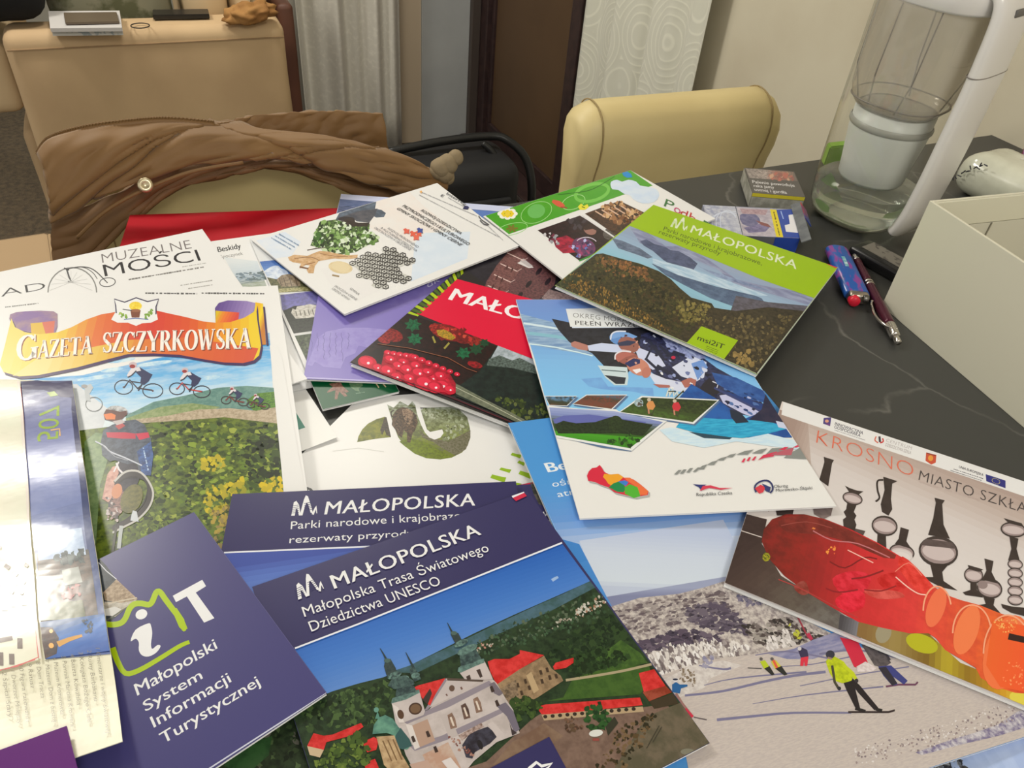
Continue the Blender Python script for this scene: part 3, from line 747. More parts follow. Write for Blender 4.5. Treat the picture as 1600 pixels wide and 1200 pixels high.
def drape(name, rows, m, thick=0.007, nu=110, nv=44, wr=0.008, seed=0, parent=coat, folds=(), vmap=lambda v: v):
    """rows: control rows of (pixel x, pixel y, room v) from top edge to lower edge"""
    R3 = []
    for r in rows:
        R3.append(resample([tuple(at_v((p[0], p[1]), vmap(p[2]))) for p in r], nu))
    cols = []
    for i in range(nu): cols.append(resample([tuple(r[i]) for r in R3], nv))
    bm = bmesh.new(); G = []
    for i in range(nu):
        line = []
        for j in range(nv):
            p = cols[i][j]; s_, t = i / (nu - 1), j / (nv - 1)
            w = wr * (mnoise.noise(Vector((s_ * 6 + seed, t * 2.2, seed))) + 0.55 * mnoise.noise(Vector((s_ * 15 + t * 5, t * 4 - s_ * 6, seed + 3))))
            w += wr * 0.45 * math.sin(10 * (s_ * 5.0 + t * 1.6 + 0.5 * mnoise.noise(Vector((s_ * 4, t * 3, seed))))) * (0.4 + 0.6 * mnoise.noise(Vector((s_ * 5, t * 3, seed + 9))))
            for (fs, ft, sl, wd, am) in folds:
                dd = (s_ - fs) + (t - ft) * sl; w -= am * math.exp(-(dd / wd) ** 2)
            line.append(bm.verts.new(p - V * w))
        G.append(line)
    for i in range(nu - 1):
        for j in range(nv - 1): bm.faces.new((G[i][j], G[i + 1][j], G[i + 1][j + 1], G[i][j + 1]))
    if parent is not None: bmesh.ops.transform(bm, matrix=parent.matrix_world.inverted(), verts=bm.verts)
    o = finish(bm, name, m, parent, True); so = o.modifiers.new('thickness', 'SOLIDIFY'); so.thickness = thick; so.offset = 0
    return o
drape('collar_panel', [[(330, 194, 1.05), (390, 183, 1.06), (450, 176, 1.06), (530, 174, 1.06), (597, 177, 1.05)], [(330, 212, 1.04), (400, 206, 1.04), (470, 206, 1.04), (540, 208, 1.04), (603, 215, 1.03)], [(335, 240, 1.03), (400, 240, 1.03), (480, 240, 1.03), (550, 245, 1.03), (616, 262, 1.02)]], M_COAT, wr=0.004, seed=4, vmap=lambda v: 0.945 + (v - 1.02) * 0.3)
drape('lower_panel', [[(84, 335, 0.97), (150, 318, 0.96), (230, 278, 0.96), (330, 252, 0.97), (430, 242, 0.98), (520, 256, 0.97), (600, 280, 0.95), (680, 300, 0.93)],
                      [(80, 370, 0.93), (130, 350, 0.93), (215, 310, 0.93), (300, 272, 0.94), (430, 252, 0.95), (520, 275, 0.94), (600, 300, 0.93), (672, 316, 0.92)],
                      [(84, 415, 0.91), (140, 402, 0.91), (204, 348, 0.915), (284, 294, 0.92), (420, 263, 0.925), (512, 286, 0.925), (590, 322, 0.92), (660, 332, 0.92)]], M_COATIN, wr=0.005, seed=8, vmap=lambda v: 0.905 + (v - 0.92) * 0.2)
drape('coat_body', [[(62, 242, 1.00), (80, 220, 1.01), (130, 205, 1.02), (200, 195, 1.03), (262, 191, 1.03), (340, 197, 1.03), (430, 207, 1.03), (520, 217, 1.02), (600, 236, 0.99), (660, 258, 0.97), (696, 280, 0.95)],
                    [(68, 262, 0.95), (95, 242, 0.955), (150, 228, 0.96), (215, 218, 0.965), (280, 212, 0.965), (350, 214, 0.965), (430, 220, 0.965), (520, 230, 0.96), (600, 250, 0.95), (655, 272, 0.94), (698, 288, 0.93)],
                    [(76, 300, 0.92), (110, 285, 0.925), (160, 268, 0.93), (230, 252, 0.935), (290, 240, 0.935), (360, 236, 0.935), (430, 236, 0.935), (520, 250, 0.93), (590, 272, 0.925), (650, 290, 0.92), (697, 296, 0.92)],
                    [(80, 350, 0.905), (105, 335, 0.905), (150, 312, 0.91), (205, 288, 0.915), (270, 266, 0.92), (350, 252, 0.925), (430, 248, 0.925), (510, 264, 0.92), (580, 288, 0.915), (640, 302, 0.915), (692, 303, 0.915)]],
      M_COAT, wr=0.006, seed=1, vmap=lambda v: 0.882 + (v - 0.905) * 0.32, folds=[(0.30, 0.4, 0.35, 0.02, 0.010), (0.52, 0.6, -0.3, 0.012, 0.010), (0.66, 0.5, 0.3, 0.01, 0.008), (0.16, 0.6, 0.5, 0.015, 0.01)])
bm = bmesh.new(); zp = [at_v(p, 0.921) for p in [(62, 243), (80, 220), (130, 204), (200, 194), (262, 190), (335, 196)]]
tube(bm, [p for p in spline(zp, 8)], 0.0045, 6); bmesh.ops.transform(bm, matrix=coat.matrix_world.inverted(), verts=bm.verts); finish(bm, 'zip_tape', mat('zip_tape', C(120, 88, 50), 0.6), coat, True)
bm = bmesh.new(); zs = spline(zp, 14)
for k in range(0, len(zs) - 1, 1):
    p = zs[k]; bx(bm, (p.x, p.y, p.z + 0.004), (0.004, 0.003, 0.003))
bmesh.ops.transform(bm, matrix=coat.matrix_world.inverted(), verts=bm.verts); zt = finish(bm, 'zip_teeth', mat('zip_teeth', C(112, 84, 48), 0.4), coat); zt['kind'] = 'stuff'
bm = bmesh.new(); p = at_v((227, 289), 0.872); lathe(bm, [(0, 0.004), (0.003, 0.004), (0.004, 0.006), (0.0075, 0.005), (0.0085, 0.0), (0, 0)], 20)
bmesh.ops.transform(bm, matrix=coat.matrix_world.inverted() @ Matrix.Translation(p) @ (EYE - p).to_track_quat('Z', 'Y').to_matrix().to_4x4(), verts=bm.verts); finish(bm, 'snap_button', mat('brass_snap', C(206, 190, 150), 0.3, 0.8), coat, True)
bm = bmesh.new()
for (px, r) in [((689, 262), 0.014), ((700, 256), 0.014), ((694, 270), 0.014), ((712, 246), 0.0105), ((684, 268), 0.011), ((698, 276), 0.011)]:
    c = at_v(px, 0.895); rr = bmesh.ops.create_icosphere(bm, subdivisions=3, radius=r)
    for v in rr['verts']: v.co = v.co * (1 + 0.1 * mnoise.noise(v.co * 120)) + c
bmesh.ops.transform(bm, matrix=coat.matrix_world.inverted(), verts=bm.verts); finish(bm, 'knitted_knot', mat('pale_knit', C(140, 122, 90), 0.9, bump=0.5, bscale=300), coat, True)
bm = bmesh.new(); tube(bm, spline([at_v(p, 0.876) for p in [(120, 372), (165, 330), (226, 296), (300, 268), (380, 254)]], 6), 0.0022, 6); bmesh.ops.transform(bm, matrix=coat.matrix_world.inverted(), verts=bm.verts); finish(bm, 'edge_seam', mat('zip_tape', C(120, 88, 50), 0.6), coat, True)

# ---- black bag behind the coat
bag = rempty('bag', 0.86, 1.98, FLOOR_Z, 0.0); tag(bag, 'black bag with a curved tube handle on the floor between coat and brown door', 'bag')
bm = bmesh.new(); bx(bm, (-0.10, 0, 0.193), (0.42, 0.22, 0.385), bevel=0.05, seg=4); finish(bm, 'bag_body', mat('black_nylon', (0.014, 0.014, 0.016), 0.6, bump=0.3, bscale=25), bag, True)
bm = bmesh.new(); bx(bm, (-0.08, -0.115, 0.19), (0.30, 0.02, 0.20), bevel=0.009); finish(bm, 'pocket', mat('black_nylon', (0.014, 0.014, 0.016), 0.6), bag, True)
bm = bmesh.new(); tube(bm, spline([(-0.26, 0.03, 0.40), (-0.1, 0.03, 0.415), (0.05, 0.02, 0.42), (0.10, 0.0, 0.41), (0.15, -0.03, 0.36), (0.165, -0.06, 0.27), (0.16, -0.07, 0.12)], 6), 0.013, 8); finish(bm, 'handle', mat('black_plastic', (0.012, 0.012, 0.012), 0.35), bag, True)
bm = bmesh.new(); tube(bm, spline([(0.02, 0.0, 0.41), (0.05, -0.02, 0.38), (0.08, -0.05, 0.30)], 5), 0.010, 8); finish(bm, 'strap', mat('black_plastic', (0.012, 0.012, 0.012), 0.35), bag, True)
# ================================================================== the pile of brochures, bottom to top
def zz(x0, y0, k, pts): return [(x0 + p[0] * k, y0 + p[1] * k) for p in pts]
W_ = (224, 221, 210); NAVY = (50, 46, 86); OFFW = (226, 224, 216)

# ---- red folder
S = Sheet('red_folder', 'plain glossy red folder lying under the brochures at the table edge by the coat', 'folder',
          rect=((203, 336), 'tl', (530, 325), 'top', 0.315, 0.225), T=0.003, col=C(176, 14, 30), kind='folded')
S.done()

# ---- booklet whose pale lilac edge shows behind the puzzle brochure
S = Sheet('booklet', 'brochure with a pale lilac top edge and dark seascape photo, behind the puzzle brochure', 'booklet',
          corners=((533, 303), (815, 324), (815, 470), (500, 440)), T=0.002, col=C(200, 204, 226))
S.part('cover_photo')
S.grad([(531, 311), (816, 333), (816, 470), (505, 440)], [(0, (92, 108, 140)), (0.12, (84, 100, 132)), (0.2, (62, 70, 86)), (1, (50, 52, 60))], (560, 308), (540, 420), 20, c2=(110, 120, 150), sc=90, st=4)
S.poly([(540, 330), (575, 318), (580, 322), (600, 336), (540, 337)], (72, 78, 86))
S.poly([(528, 334), (620, 336), (600, 350), (520, 346)], (196, 178, 160))
S.poly([(740, 328), (816, 333), (816, 350), (740, 345)], (92, 122, 178))
S.done()

# ---- white sheet with a bison in a letter-shaped window
S = Sheet('leaflet', 'large white brochure with a bison photo cut into letter shapes and green dashes', 'brochure',
          corners=((560, 622), (850, 600), (915, 850), (390, 790)), T=0.002, col=C(*W_), kind='folded')
S.part('bison_photo')
# left quarter disc
S.grad([(558, 691), (560, 682), (566, 671), (575, 662), (588, 655), (602, 651), (611, 683), (585, 686)], [(0, (70, 76, 28)), (0.45, (108, 112, 22)), (1, (78, 84, 22))], (602, 651), (575, 690), 10, c2=(128, 128, 30), sc=260)
S.poly([(594, 672), (601, 652), (604, 652), (611, 683), (604, 680), (601, 672), (597, 680)], (74, 62, 44), (42, 34, 22), 1, 700)
# letter body with the bison
body = [(605, 632), (615, 637), (625, 627), (638, 634), (644, 627), (650, 634), (657, 640), (672, 637), (690, 636), (703, 636), (718, 640), (730, 652), (734, 668), (735, 681), (731, 696), (722, 707), (706, 715), (688, 718), (666, 716), (648, 709), (632, 697), (622, 683), (615, 665)]
S.grad(body, [(0, (172, 178, 160)), (0.3, (146, 152, 118)), (0.55, (132, 142, 76)), (0.8, (112, 122, 22)), (1, (104, 114, 18))], (660, 628), (654, 718), 16, c2=(96, 100, 60), sc=260)
S.poly([(700, 690), (735, 672), (735, 684), (728, 702), (712, 712), (690, 700), (676, 690), (660, 684), (655, 672), (668, 682)], (118, 112, 88), (86, 84, 52), 1, 500)
S.poly([(624, 690), (640, 684), (668, 692), (690, 705), (706, 715), (688, 718), (666, 716), (648, 709), (632, 697)], (112, 128, 12), (86, 96, 16), 1, 380)
S.blobs([(660, 640), (720, 640), (733, 670), (720, 680), (690, 690), (700, 660), (665, 650)], 120, (1.0, 2.6), [(150, 158, 120), (120, 126, 88), (168, 172, 142), (104, 108, 72)], 4)
S.poly([(614, 648), (620, 640), (630, 636), (642, 640), (650, 648), (653, 660), (648, 674), (645, 676), (641, 692), (636, 691), (636, 676), (631, 672), (628, 684), (622, 680), (618, 672), (612, 664)], (98, 76, 54), (50, 38, 26), 1, 620)
S.poly([(628, 640), (637, 638), (645, 644), (644, 656), (640, 664), (634, 660), (630, 650)], (158, 132, 104), (98, 74, 54), 1, 700)
S.line([(615, 641), (611, 645), (613, 651), (621, 651)], 1.8, (58, 46, 36), 4)
S.blobs([(616, 650), (650, 650), (646, 674), (620, 676)], 60, (0.8, 1.8), [(60, 46, 34), (118, 94, 70), (80, 60, 44)], 5)
S.poly([(646, 620), (653, 620), (657, 640), (667, 671), (672, 675), (691, 671), (693, 677), (688, 684), (679, 687), (671, 684), (664, 676), (658, 664), (652, 648)], W_)
S.part('green_dashes')
for (x, y, w, h) in [(806, 712, 17, 6), (814, 724, 12, 6), (789, 735, 18, 6), (820, 742, 20, 9), (778, 748, 24, 9), (806, 757, 16, 6), (835, 757, 12, 6), (762, 761, 16, 5)]:
    S.poly([(x - w / 2, y - h * .15), (x - w / 2 + 3, y - h * .75), (x + 1, y - h * .45), (x + w / 2 + 1, y - h * .2), (x + w / 2 - 2, y + h * .7), (x, y + h * .3)], (142, 176, 26))
S.part('black_emblem').poly([(475, 766), (480, 761), (486, 763), (491, 768), (488, 770), (482, 765), (479, 770)], (34, 34, 34))
S.line([(520, 705), (560, 700), (600, 706)], 0.8, (206, 203, 190))
S.done()

# ---- white pages with a green triangle
S = Sheet('leaflet', 'white folded leaflet with a small dark green triangle, sticking out from under the newspaper', 'leaflet',
          corners=((420, 520), (527, 683), (470, 705), (300, 740)), T=0.001, col=C(228, 225, 212), kind='folded')
S.part('green_triangle').poly([(461, 642), (477, 668), (465, 672)], (30, 122, 96))
S.line([(454, 575), (462, 660), (470, 735)], 0.9, (196, 193, 180))
S.done()

# ---- Beskidy brochure
S = Sheet('brochure', 'white brochure headed Beskidy with a photo of misty hills, between museum paper and castle booklet', 'brochure',
          rect=((330, 377), 'tl', (397, 368), 'top', 0.20, 0.26), T=0.0015, col=C(*W_), kind='folded')
S.part('title_lettering')
S.text('Beskidy', (341, 394), (377, 388), (339, 386), (50, 50, 48), 0.03)
S.text('Spoczynek', (345, 404), (380, 398), (343.5, 399), (120, 118, 110))
S.part('landscape_photo')
S.grad([(350, 402), (402, 408), (417, 448), (376, 448)], [(0, (214, 216, 208)), (0.5, (188, 198, 198)), (0.75, (138, 156, 166)), (0.9, (120, 132, 124)), (1, (158, 164, 130))], (372, 405), (384, 446), 16, c2=(206, 210, 204), amt=0.5, sc=120, st=4)
S.blobs([(362, 428), (412, 424), (416, 436), (370, 438)], 40, (1, 2.4), [(112, 128, 134), (148, 162, 162), (96, 110, 108)], 7, asp=2.5)
S.done()

# ---- museum paper
S = Sheet('magazine', 'white museum magazine with black MUZEALNE masthead and a penny-farthing drawing', 'magazine',
          corners=((-30, 431), (316, 358), (480, 592), (40, 730)), T=0.0015, col=C(*W_))
S.part('title_lettering')
S.text('MUZEALNE', (160, 411), (300, 388), (158, 397), (112, 104, 100), -0.012)
S.text('MOŚCI', (164, 432), (314, 407), (160, 414), (44, 42, 42), -0.005)
S.text('AD', (2, 464), (72, 452), (0, 452), (60, 58, 56), -0.014)
S.greek((201, 437), (320, 417), 3.2, (120, 116, 108), seed=5)
S.greek((282, 446), (333, 438), 2.2, (160, 156, 146), 2, (12, 5), seed=6, fill=(1, 0.75))
S.greek((285, 417), (322, 411), 2.0, (170, 166, 156), seed=8)
S.part('bicycle_drawing')
S.line([(75 + 38 + 38 * math.cos(a) * -1, 457 - 38 * math.sin(a) * 1.02 + 0) for a in [i * math.pi / 16 for i in range(0, 17)]], 2.0, (130, 128, 120))
S.ell((168, 441), 13, 7.5, (74, 72, 70), -6); S.ell((168, 441), 11.6, 6.2, W_, -6)
S.line([(103, 421), (112, 419), (126, 417), (141, 419), (152, 426), (160, 434), (168, 442)], 1.6, (70, 68, 66), 3)
S.line([(126, 417), (136, 420), (146, 427), (152, 436)], 1.2, (90, 88, 84), 3)
S.line([(104, 420), (108, 433), (111, 440)], 2.6, (80, 78, 76))
S.line([(100, 419), (108, 422)], 2.2, (60, 58, 56)); S.line([(106, 440), (114, 441)], 2, (90, 88, 84))
for i in range(-5, 6): S.line([(111, 441), (111 + 34 * math.sin(i * 0.28), 457 - 36 * math.cos(i * 0.28) + 3)], 0.5, (190, 188, 178))
S.done()

# ---- castle collage booklet
S = Sheet('booklet', 'brochure with castle photos and a dark green bottom strip of small figures', 'booklet',
          corners=((390, 373), None, (624, 612), (504, 640)), T=0.0025, col=C(214, 213, 204))
S.part('castle_photo')
S.grad([(403, 409), (520, 398), (545, 447), (424, 457)], [(0, (58, 96, 160)), (0.55, (104, 140, 190)), (1, (120, 150, 190))], (425, 404), (435, 440), 10)
S.poly([(411, 427), (418, 420), (426, 416), (434, 415), (440, 420), (447, 422), (450, 428), (444, 434), (438, 440), (418, 438)], (214, 220, 226), (160, 176, 196), 0.8, 150, smooth=3)
S.poly([(412, 432), (430, 436), (470, 436), (540, 444), (545, 452), (424, 458)], (66, 70, 50), (120, 116, 76), 1, 420)
S.poly([(432, 437), (440, 430), (452, 428), (466, 432), (470, 447), (440, 448)], (158, 140, 112), (120, 104, 82), 1, 300)
for x in (436, 443, 452, 461): S.line([(x, 434), (x + 4, 447)], 1.2, (92, 78, 62))
S.poly([(424, 452), (545, 444), (546, 449), (427, 458)], (176, 168, 120), (120, 120, 70), 1, 500)
S.part('palace_photo')
S.grad([(438, 461), (560, 446), (585, 504), (446, 523)], [(0, (104, 98, 158)), (0.4, (122, 118, 172)), (0.55, (60, 62, 60)), (1, (34, 38, 30))], (470, 455), (482, 520), 12, c2=(70, 72, 66), amt=0.4, sc=300)
S.poly([(442, 486), (460, 478), (500, 476), (560, 470), (585, 504), (446, 523)], (46, 50, 38), (24, 26, 20), 1, 420)
S.poly([(455, 489), (457, 482), (462, 484), (464, 479), (476, 477), (484, 475), (492, 477), (506, 476), (520, 474), (524, 490), (500, 494), (480, 497), (462, 498)], (206, 200, 184), (150, 144, 126), 0.8, 300)
for i in range(9): S.line([(462 + i * 6.5, 486 - i * .6), (464 + i * 6.5, 494 - i * .6)], 1.4, (96, 90, 78))
S.part('forest_photo')
S.poly([(452, 526), (600, 506), (640, 590), (476, 592), (444, 512)], (32, 40, 26), (70, 84, 50), 1, 330)
S.blobs([(452, 530), (510, 524), (520, 590), (478, 590)], 160, (1, 3), [(28, 32, 24), (58, 70, 44), (84, 94, 66), (40, 46, 36)], 11)
S.line([(444, 512), (475, 589), (498, 634)], 1.6, (214, 212, 202)); S.line([(446, 524), (600, 504)], 1.5, (214, 212, 202))
S.poly([(392, 380), (404, 408), (445, 512), (504, 638), (496, 600)], (222, 219, 208))
S.part('green_strip')
S.poly([(473, 594), (640, 560), (640, 640), (504, 640)], (0, 78, 40))
S.line([(482, 594), (499, 636)], 1.2, (160, 186, 160))
S.poly([(514, 600), (532, 597), (536, 604), (545, 612), (541, 614), (537, 611), (543, 619), (538, 620), (530, 612), (527, 624), (523, 624), (524, 610), (511, 614), (512, 611), (520, 605)], (150, 112, 92), (110, 74, 60), 1, 500)
S.poly([(545, 598), (566, 598), (567, 603), (560, 607), (562, 612), (556, 611), (548, 605)], (74, 112, 76), (110, 130, 90), 1, 500)
S.line([(587, 598), (592, 606)], 1.8, (196, 170, 130)); S.line([(597, 598), (603, 605)], 1.8, (196, 170, 130)); S.greek((556, 615), (570, 613), 1.8, (110, 140, 110))
S.done()

# ---- lilac brochure
LIL = (126, 112, 176)
S = Sheet('booklet', 'plain lilac brochure with a paler watercolour wash and faint handwriting', 'booklet',
          corners=((507, 405), (770, 420), (824, 606), (474, 592)), T=0.0025, col=C(*LIL))
S.part('watercolour_wash')
S.poly([(497, 527), (510, 518), (540, 512), (575, 512), (610, 516), (640, 520), (660, 520), (640, 535), (600, 532), (585, 545), (560, 540), (555, 552), (540, 558), (532, 576), (505, 573), (492, 565), (488, 572), (480, 570), (490, 545)], (150, 138, 192), (140, 126, 186), 1, 120)
S.poly([(585, 470), (640, 440), (690, 430), (700, 440), (660, 470), (620, 480)], (132, 119, 180), (124, 110, 174), 1, 100, smooth=2)
S.part('handwriting')
R_ = random.Random(4)
for i in range(7):
    x0 = 487 + i * 9.5; pts = [(x0 + R_.uniform(-1.6, 1.6), 520 + k * 3.2) for k in range(int(R_.uniform(9, 16)))]
    S.line(pts, 0.7, (104, 92, 150), 3)
S.text('dk', (668, 450), (688, 439), (666, 441), (214, 210, 228), 0.0)
S.line([(476, 590), (600, 596), (822, 604)], 2.0, (176, 168, 206))
S.done()

# ---- MALOPOLSKA red cover
S = Sheet('guidebook', 'thick guidebook with a crimson MAŁO… title band, red bead photo and brick church photo', 'book',
          corners=((547, 566), (789, 359), (1050, 445), (873, 692)), T=0.0052, col=C(34, 30, 30), layers=0.001)
# the cover reads with its left edge (547,566)-(789,359) as spine side
S.part('church_photo')
S.poly([(720, 418), (789, 359), (1050, 445), (905, 520), (812, 478)], (44, 40, 46), (34, 30, 36), 1, 120)
S.poly([(755, 456), (760, 440), (776, 415), (797, 390), (812, 386), (830, 398), (870, 428), (866, 446), (840, 470), (790, 470)], (112, 72, 70), (76, 50, 52), 1, 380)
S.poly([(797, 390), (812, 386), (826, 396), (818, 414), (800, 440), (786, 466), (754, 456), (776, 415)], (128, 84, 78), (88, 56, 54), 1, 500)
S.poly([(808, 411), (816, 407), (834, 418), (826, 419)], (214, 206, 196)); S.poly([(812, 408), (818, 404), (833, 416), (826, 417)], (186, 176, 168))
for k in range(4):
    x, y = 762 + k * 10, 452 - k * 17
    S.line([(x, y - 6), (x + 26, y + 6)], 1.3, (216, 190, 176)); S.line([(x + 26, y + 6), (x + 33, y + 2)], 1.0, (190, 160, 150))
for (x, y) in [(826, 444), (842, 424), (812, 462), (856, 440)]: S.ell((x, y), 3.2, 7, (40, 30, 34), 40)
for (x, y) in [(776, 434), (784, 438), (792, 418), (800, 422), (770, 448), (780, 452)]: S.ell((x, y), 1.6, 4, (78, 46, 44), 25)
S.poly([(846, 466), (858, 452), (900, 464), (930, 476), (905, 486), (860, 474)], (120, 100, 98), (156, 132, 126), 1, 400)
S.part('title_band')
S.poly([(714, 436), (870, 478), (905, 500), (890, 560), (828, 560), (651, 490)], (214, 8, 52))
S.part('striped_edge')
for i in range(15):
    t = i / 15.0; a = (634 + 90 * t, 489 - 76 * t); b = (651 + 74 * t, 494 - 70 * t)
    S.poly([(a[0], a[1]), (a[0] + 3.6, a[1] - 3.2), (b[0] + 4.2, b[1] - 1.6), (b[0] + .4, b[1] + 1.6)] if i % 2 == 0 else [(a[0], a[1]), (a[0] + 3.6, a[1] - 3.2), (b[0] + 4.2, b[1] - 1.6), (b[0] + .4, b[1] + 1.6)], (168, 190, 20) if i % 2 == 0 else (70, 96, 22))
S.part('title_lettering')
S.text('MAŁOPOLSKA', (701, 468), (985, 548), (712, 451), (236, 228, 226), 0.055)
S.part('flower_photo')
S.poly([(548, 566), (634, 489), (651, 494), (776, 541), (750, 580), (712, 618), (640, 600)], (42, 16, 14), (20, 10, 10), 1, 200)
for (x, y, rx, ry, c) in [(612, 524, 18, 10, (150, 34, 30)), (700, 520, 28, 12, (140, 28, 24)), (684, 514, 14, 8, (176, 44, 34)), (722, 528, 16, 9, (120, 24, 22)), (742, 534, 12, 8, (150, 40, 28)), (742, 570, 12, 5, (160, 20, 30)), (600, 532, 10, 5, (170, 40, 40))]:
    S.ell((x, y), rx, ry, c, 15, c2=(86, 14, 16), sc=400)
S.blobs([(676, 508), (730, 516), (736, 536), (690, 530)], 30, (1.5, 4), [(176, 40, 34), (112, 20, 20), (196, 70, 50)], 3)
S.poly([(682, 516), (694, 515), (704, 520), (712, 528), (706, 532), (692, 528), (684, 524)], (192, 142, 40), (120, 110, 30), 1, 600)
S.line([(676, 526), (680, 536)], 3, (150, 140, 60)); S.line([(702, 536), (694, 545)], 3, (150, 140, 60))
leaf = lambda cx, cy, r, seed: [(cx + r * (1.0 if i % 2 else 0.62) * math.cos(i * math.pi / 7 + seed), cy + 0.8 * r * (1.0 if i % 2 else 0.62) * math.sin(i * math.pi / 7 + seed)) for i in range(14)]
for (x, y, r, c) in [(645, 508, 14, (18, 104, 60)), (648, 530, 13, (16, 110, 66)), (724, 552, 13, (22, 104, 62)), (744, 546, 12, (30, 70, 40)), (757, 536, 9, (30, 66, 38))]:
    S.poly(leaf(x, y, r, 0.3), c, (8, 58, 34), 1, 380)
S.poly([(566, 560), (588, 545), (610, 556), (606, 572), (580, 570)], (26, 12, 12))
S.part('bead_photo')
R_ = random.Random(9)
beads = [(574, 567, 15), (590, 575, 9)] + [(606 + i * 9.5, 552 + i * 1.4, 6.5) for i in range(5)] + [(648 + i * 11, 559 + i * 4.4, 7 - i * 0.4) for i in range(7)] + \
        [(610, 562, 10), (622, 572, 10), (606, 580, 13), (620, 590, 11), (636, 578, 12), (650, 572, 10), (655, 584, 13), (640, 592, 11), (668, 582, 9), (664, 600, 17), (688, 588, 10), (692, 604, 14), (703, 610, 10), (680, 606, 13)]
S.poly([(600, 552), (640, 552), (700, 580), (716, 606), (704, 618), (670, 612), (612, 590), (596, 570)], (176, 8, 38), (130, 6, 28), 1, 200)
for (x, y, r) in [(598, 588, 8), (630, 566, 9), (640, 604, 7), (676, 592, 11), (694, 596, 9), (646, 560, 7), (624, 556, 7)] + beads:
    S.ell((x, y), r, r * 0.72, (196, 10, 44), 12, 16, c2=(150, 4, 32), amt=0.7, sc=140)
    S.ell((x - r * .1, y - r * .15), r * 0.7, r * 0.42, (220, 30, 62), 12, 12)
    S.ell((x + r * .1, y + r * .05), r * 0.16, r * 0.14, (250, 220, 224), 0, 8)
S.line([(590, 538), (640, 545), (700, 560), (730, 577), (745, 582)], 0.8, (150, 90, 60))
S.part('road_photo')
S.poly([(778, 541), (828, 560), (900, 590), (884, 690), (712, 620), (714, 606), (750, 580)], (26, 40, 34), (14, 24, 22), 1, 150)
S.poly([(778, 541), (830, 561), (850, 572), (838, 585), (810, 578), (764, 566)], (178, 186, 188), (140, 150, 150), 1, 200)
S.poly([(764, 562), (780, 556), (800, 564), (812, 560), (836, 572), (842, 586), (800, 576), (760, 572)], (96, 110, 100), (50, 60, 54), 1, 500)
S.blobs([(776, 620), (860, 635), (862, 668), (840, 664), (775, 636)], 90, (1.5, 4), [(70, 84, 32), (48, 60, 26), (92, 100, 50), (36, 48, 24)], 13)
S.poly([(712, 600), (760, 626), (800, 646), (840, 668), (842, 677), (712, 616)], (112, 116, 92), (86, 92, 72), 1, 300)
S.line([(712, 606), (760, 630), (836, 670)], 0.8, (190, 190, 160)); S.blobs([(836, 668), (866, 682), (866, 688), (838, 676)], 16, (1, 2), [(180, 110, 60), (140, 90, 60)], 2)
S.line([(548, 567), (600, 585), (700, 620), (873, 691)], 1.2, (90, 20, 36))
S.done()
# ---- winter tree brochure in the near right corner
S = Sheet('brochure', 'pale blue brochure with a dark bird and snowy fir print in the near right corner', 'brochure',
          corners=((1120, 1110), (1640, 1040), (1760, 1290), (1250, 1420)), T=0.002, col=C(160, 176, 206))
S.part('winter_photo')
S.grad([(1300, 1180), (1700, 1050), (1760, 1280), (1300, 1400)], [(0, (120, 122, 118)), (0.35, (128, 132, 130)), (0.5, (140, 160, 192)), (0.7, (168, 184, 210)), (1, (140, 160, 200))], (1340, 1200), (1640, 1150), 16, c2=(186, 200, 222), amt=0.6, sc=40)
S.line([(1400, 1210), (1406, 1188)], 12, (34, 26, 20)); S.line([(1418, 1212), (1432, 1192), (1444, 1180)], 9, (36, 28, 22))
S.blobs([(1440, 1184), (1480, 1168), (1496, 1180), (1512, 1205), (1440, 1210)], 90, (1.5, 4), [(66, 66, 66), (96, 98, 98), (140, 142, 140), (44, 44, 46)], 3, asp=2.2, rot=60)
S.blobs([(1488, 1166), (1510, 1160), (1514, 1166), (1500, 1172)], 14, (1.2, 3), [(40, 54, 70), (60, 74, 90)], 5)
S.done()

# ---- the newspaper
S = Sheet('newspaper', 'town newspaper GAZETA SZCZYRKOWSKA with orange ribbon title and mountain bikers', 'newspaper',
          corners=((-10, 467), (434, 446), (500, 905), (-180, 985)), T=0.0016, col=C(*W_), layers=0.0015)
S.part('issue_line')
S.greek((227, 458), (308, 459), 3.4, (90, 88, 84), seed=3); S.greek((315, 458), (413, 459), 3.4, (80, 78, 74), seed=4)
S.greek((8, 480), (60, 474), 2.6, (130, 128, 120), seed=14)
S.part('bike_photo')
PH = [(0, 600), (120, 590), (421, 544), (443, 770), (455, 900), (-60, 960), (-60, 620)]
S.grad([(-60, 600), (130, 586), (421, 520), (428, 632), (300, 620), (210, 655), (130, 680), (-60, 690)], [(0, (64, 152, 204)), (0.45, (122, 182, 216)), (0.8, (178, 208, 220)), (1, (206, 214, 208))], (300, 556), (300, 640), 16, c2=(214, 224, 226), amt=0.45, sc=45, st=3)
S.poly([(-60, 690), (-60, 610), (120, 600), (170, 640), (150, 700), (130, 720)], (206, 208, 204), (188, 192, 190), 0.7, 60)
for (x, y, w) in [(190, 563, 22), (240, 568, 30), (150, 590, 30), (175, 578, 18), (330, 590, 14)]: S.ell((x, y), w, 3.2, (204, 222, 230), -8, c2=(150, 196, 220), sc=120)
S.poly([(196, 650), (240, 628), (290, 618), (340, 606), (385, 603), (428, 606), (432, 640), (300, 650), (200, 662)], (88, 128, 116), (112, 148, 132), 1, 260)
S.poly([(196, 654), (250, 636), (300, 630), (345, 636), (300, 652), (200, 664)], (120, 140, 84), (150, 160, 110), 1, 330)
S.poly([(385, 626), (400, 615), (429, 612), (431, 650), (400, 648)], (96, 140, 40), (60, 96, 34), 1, 500)
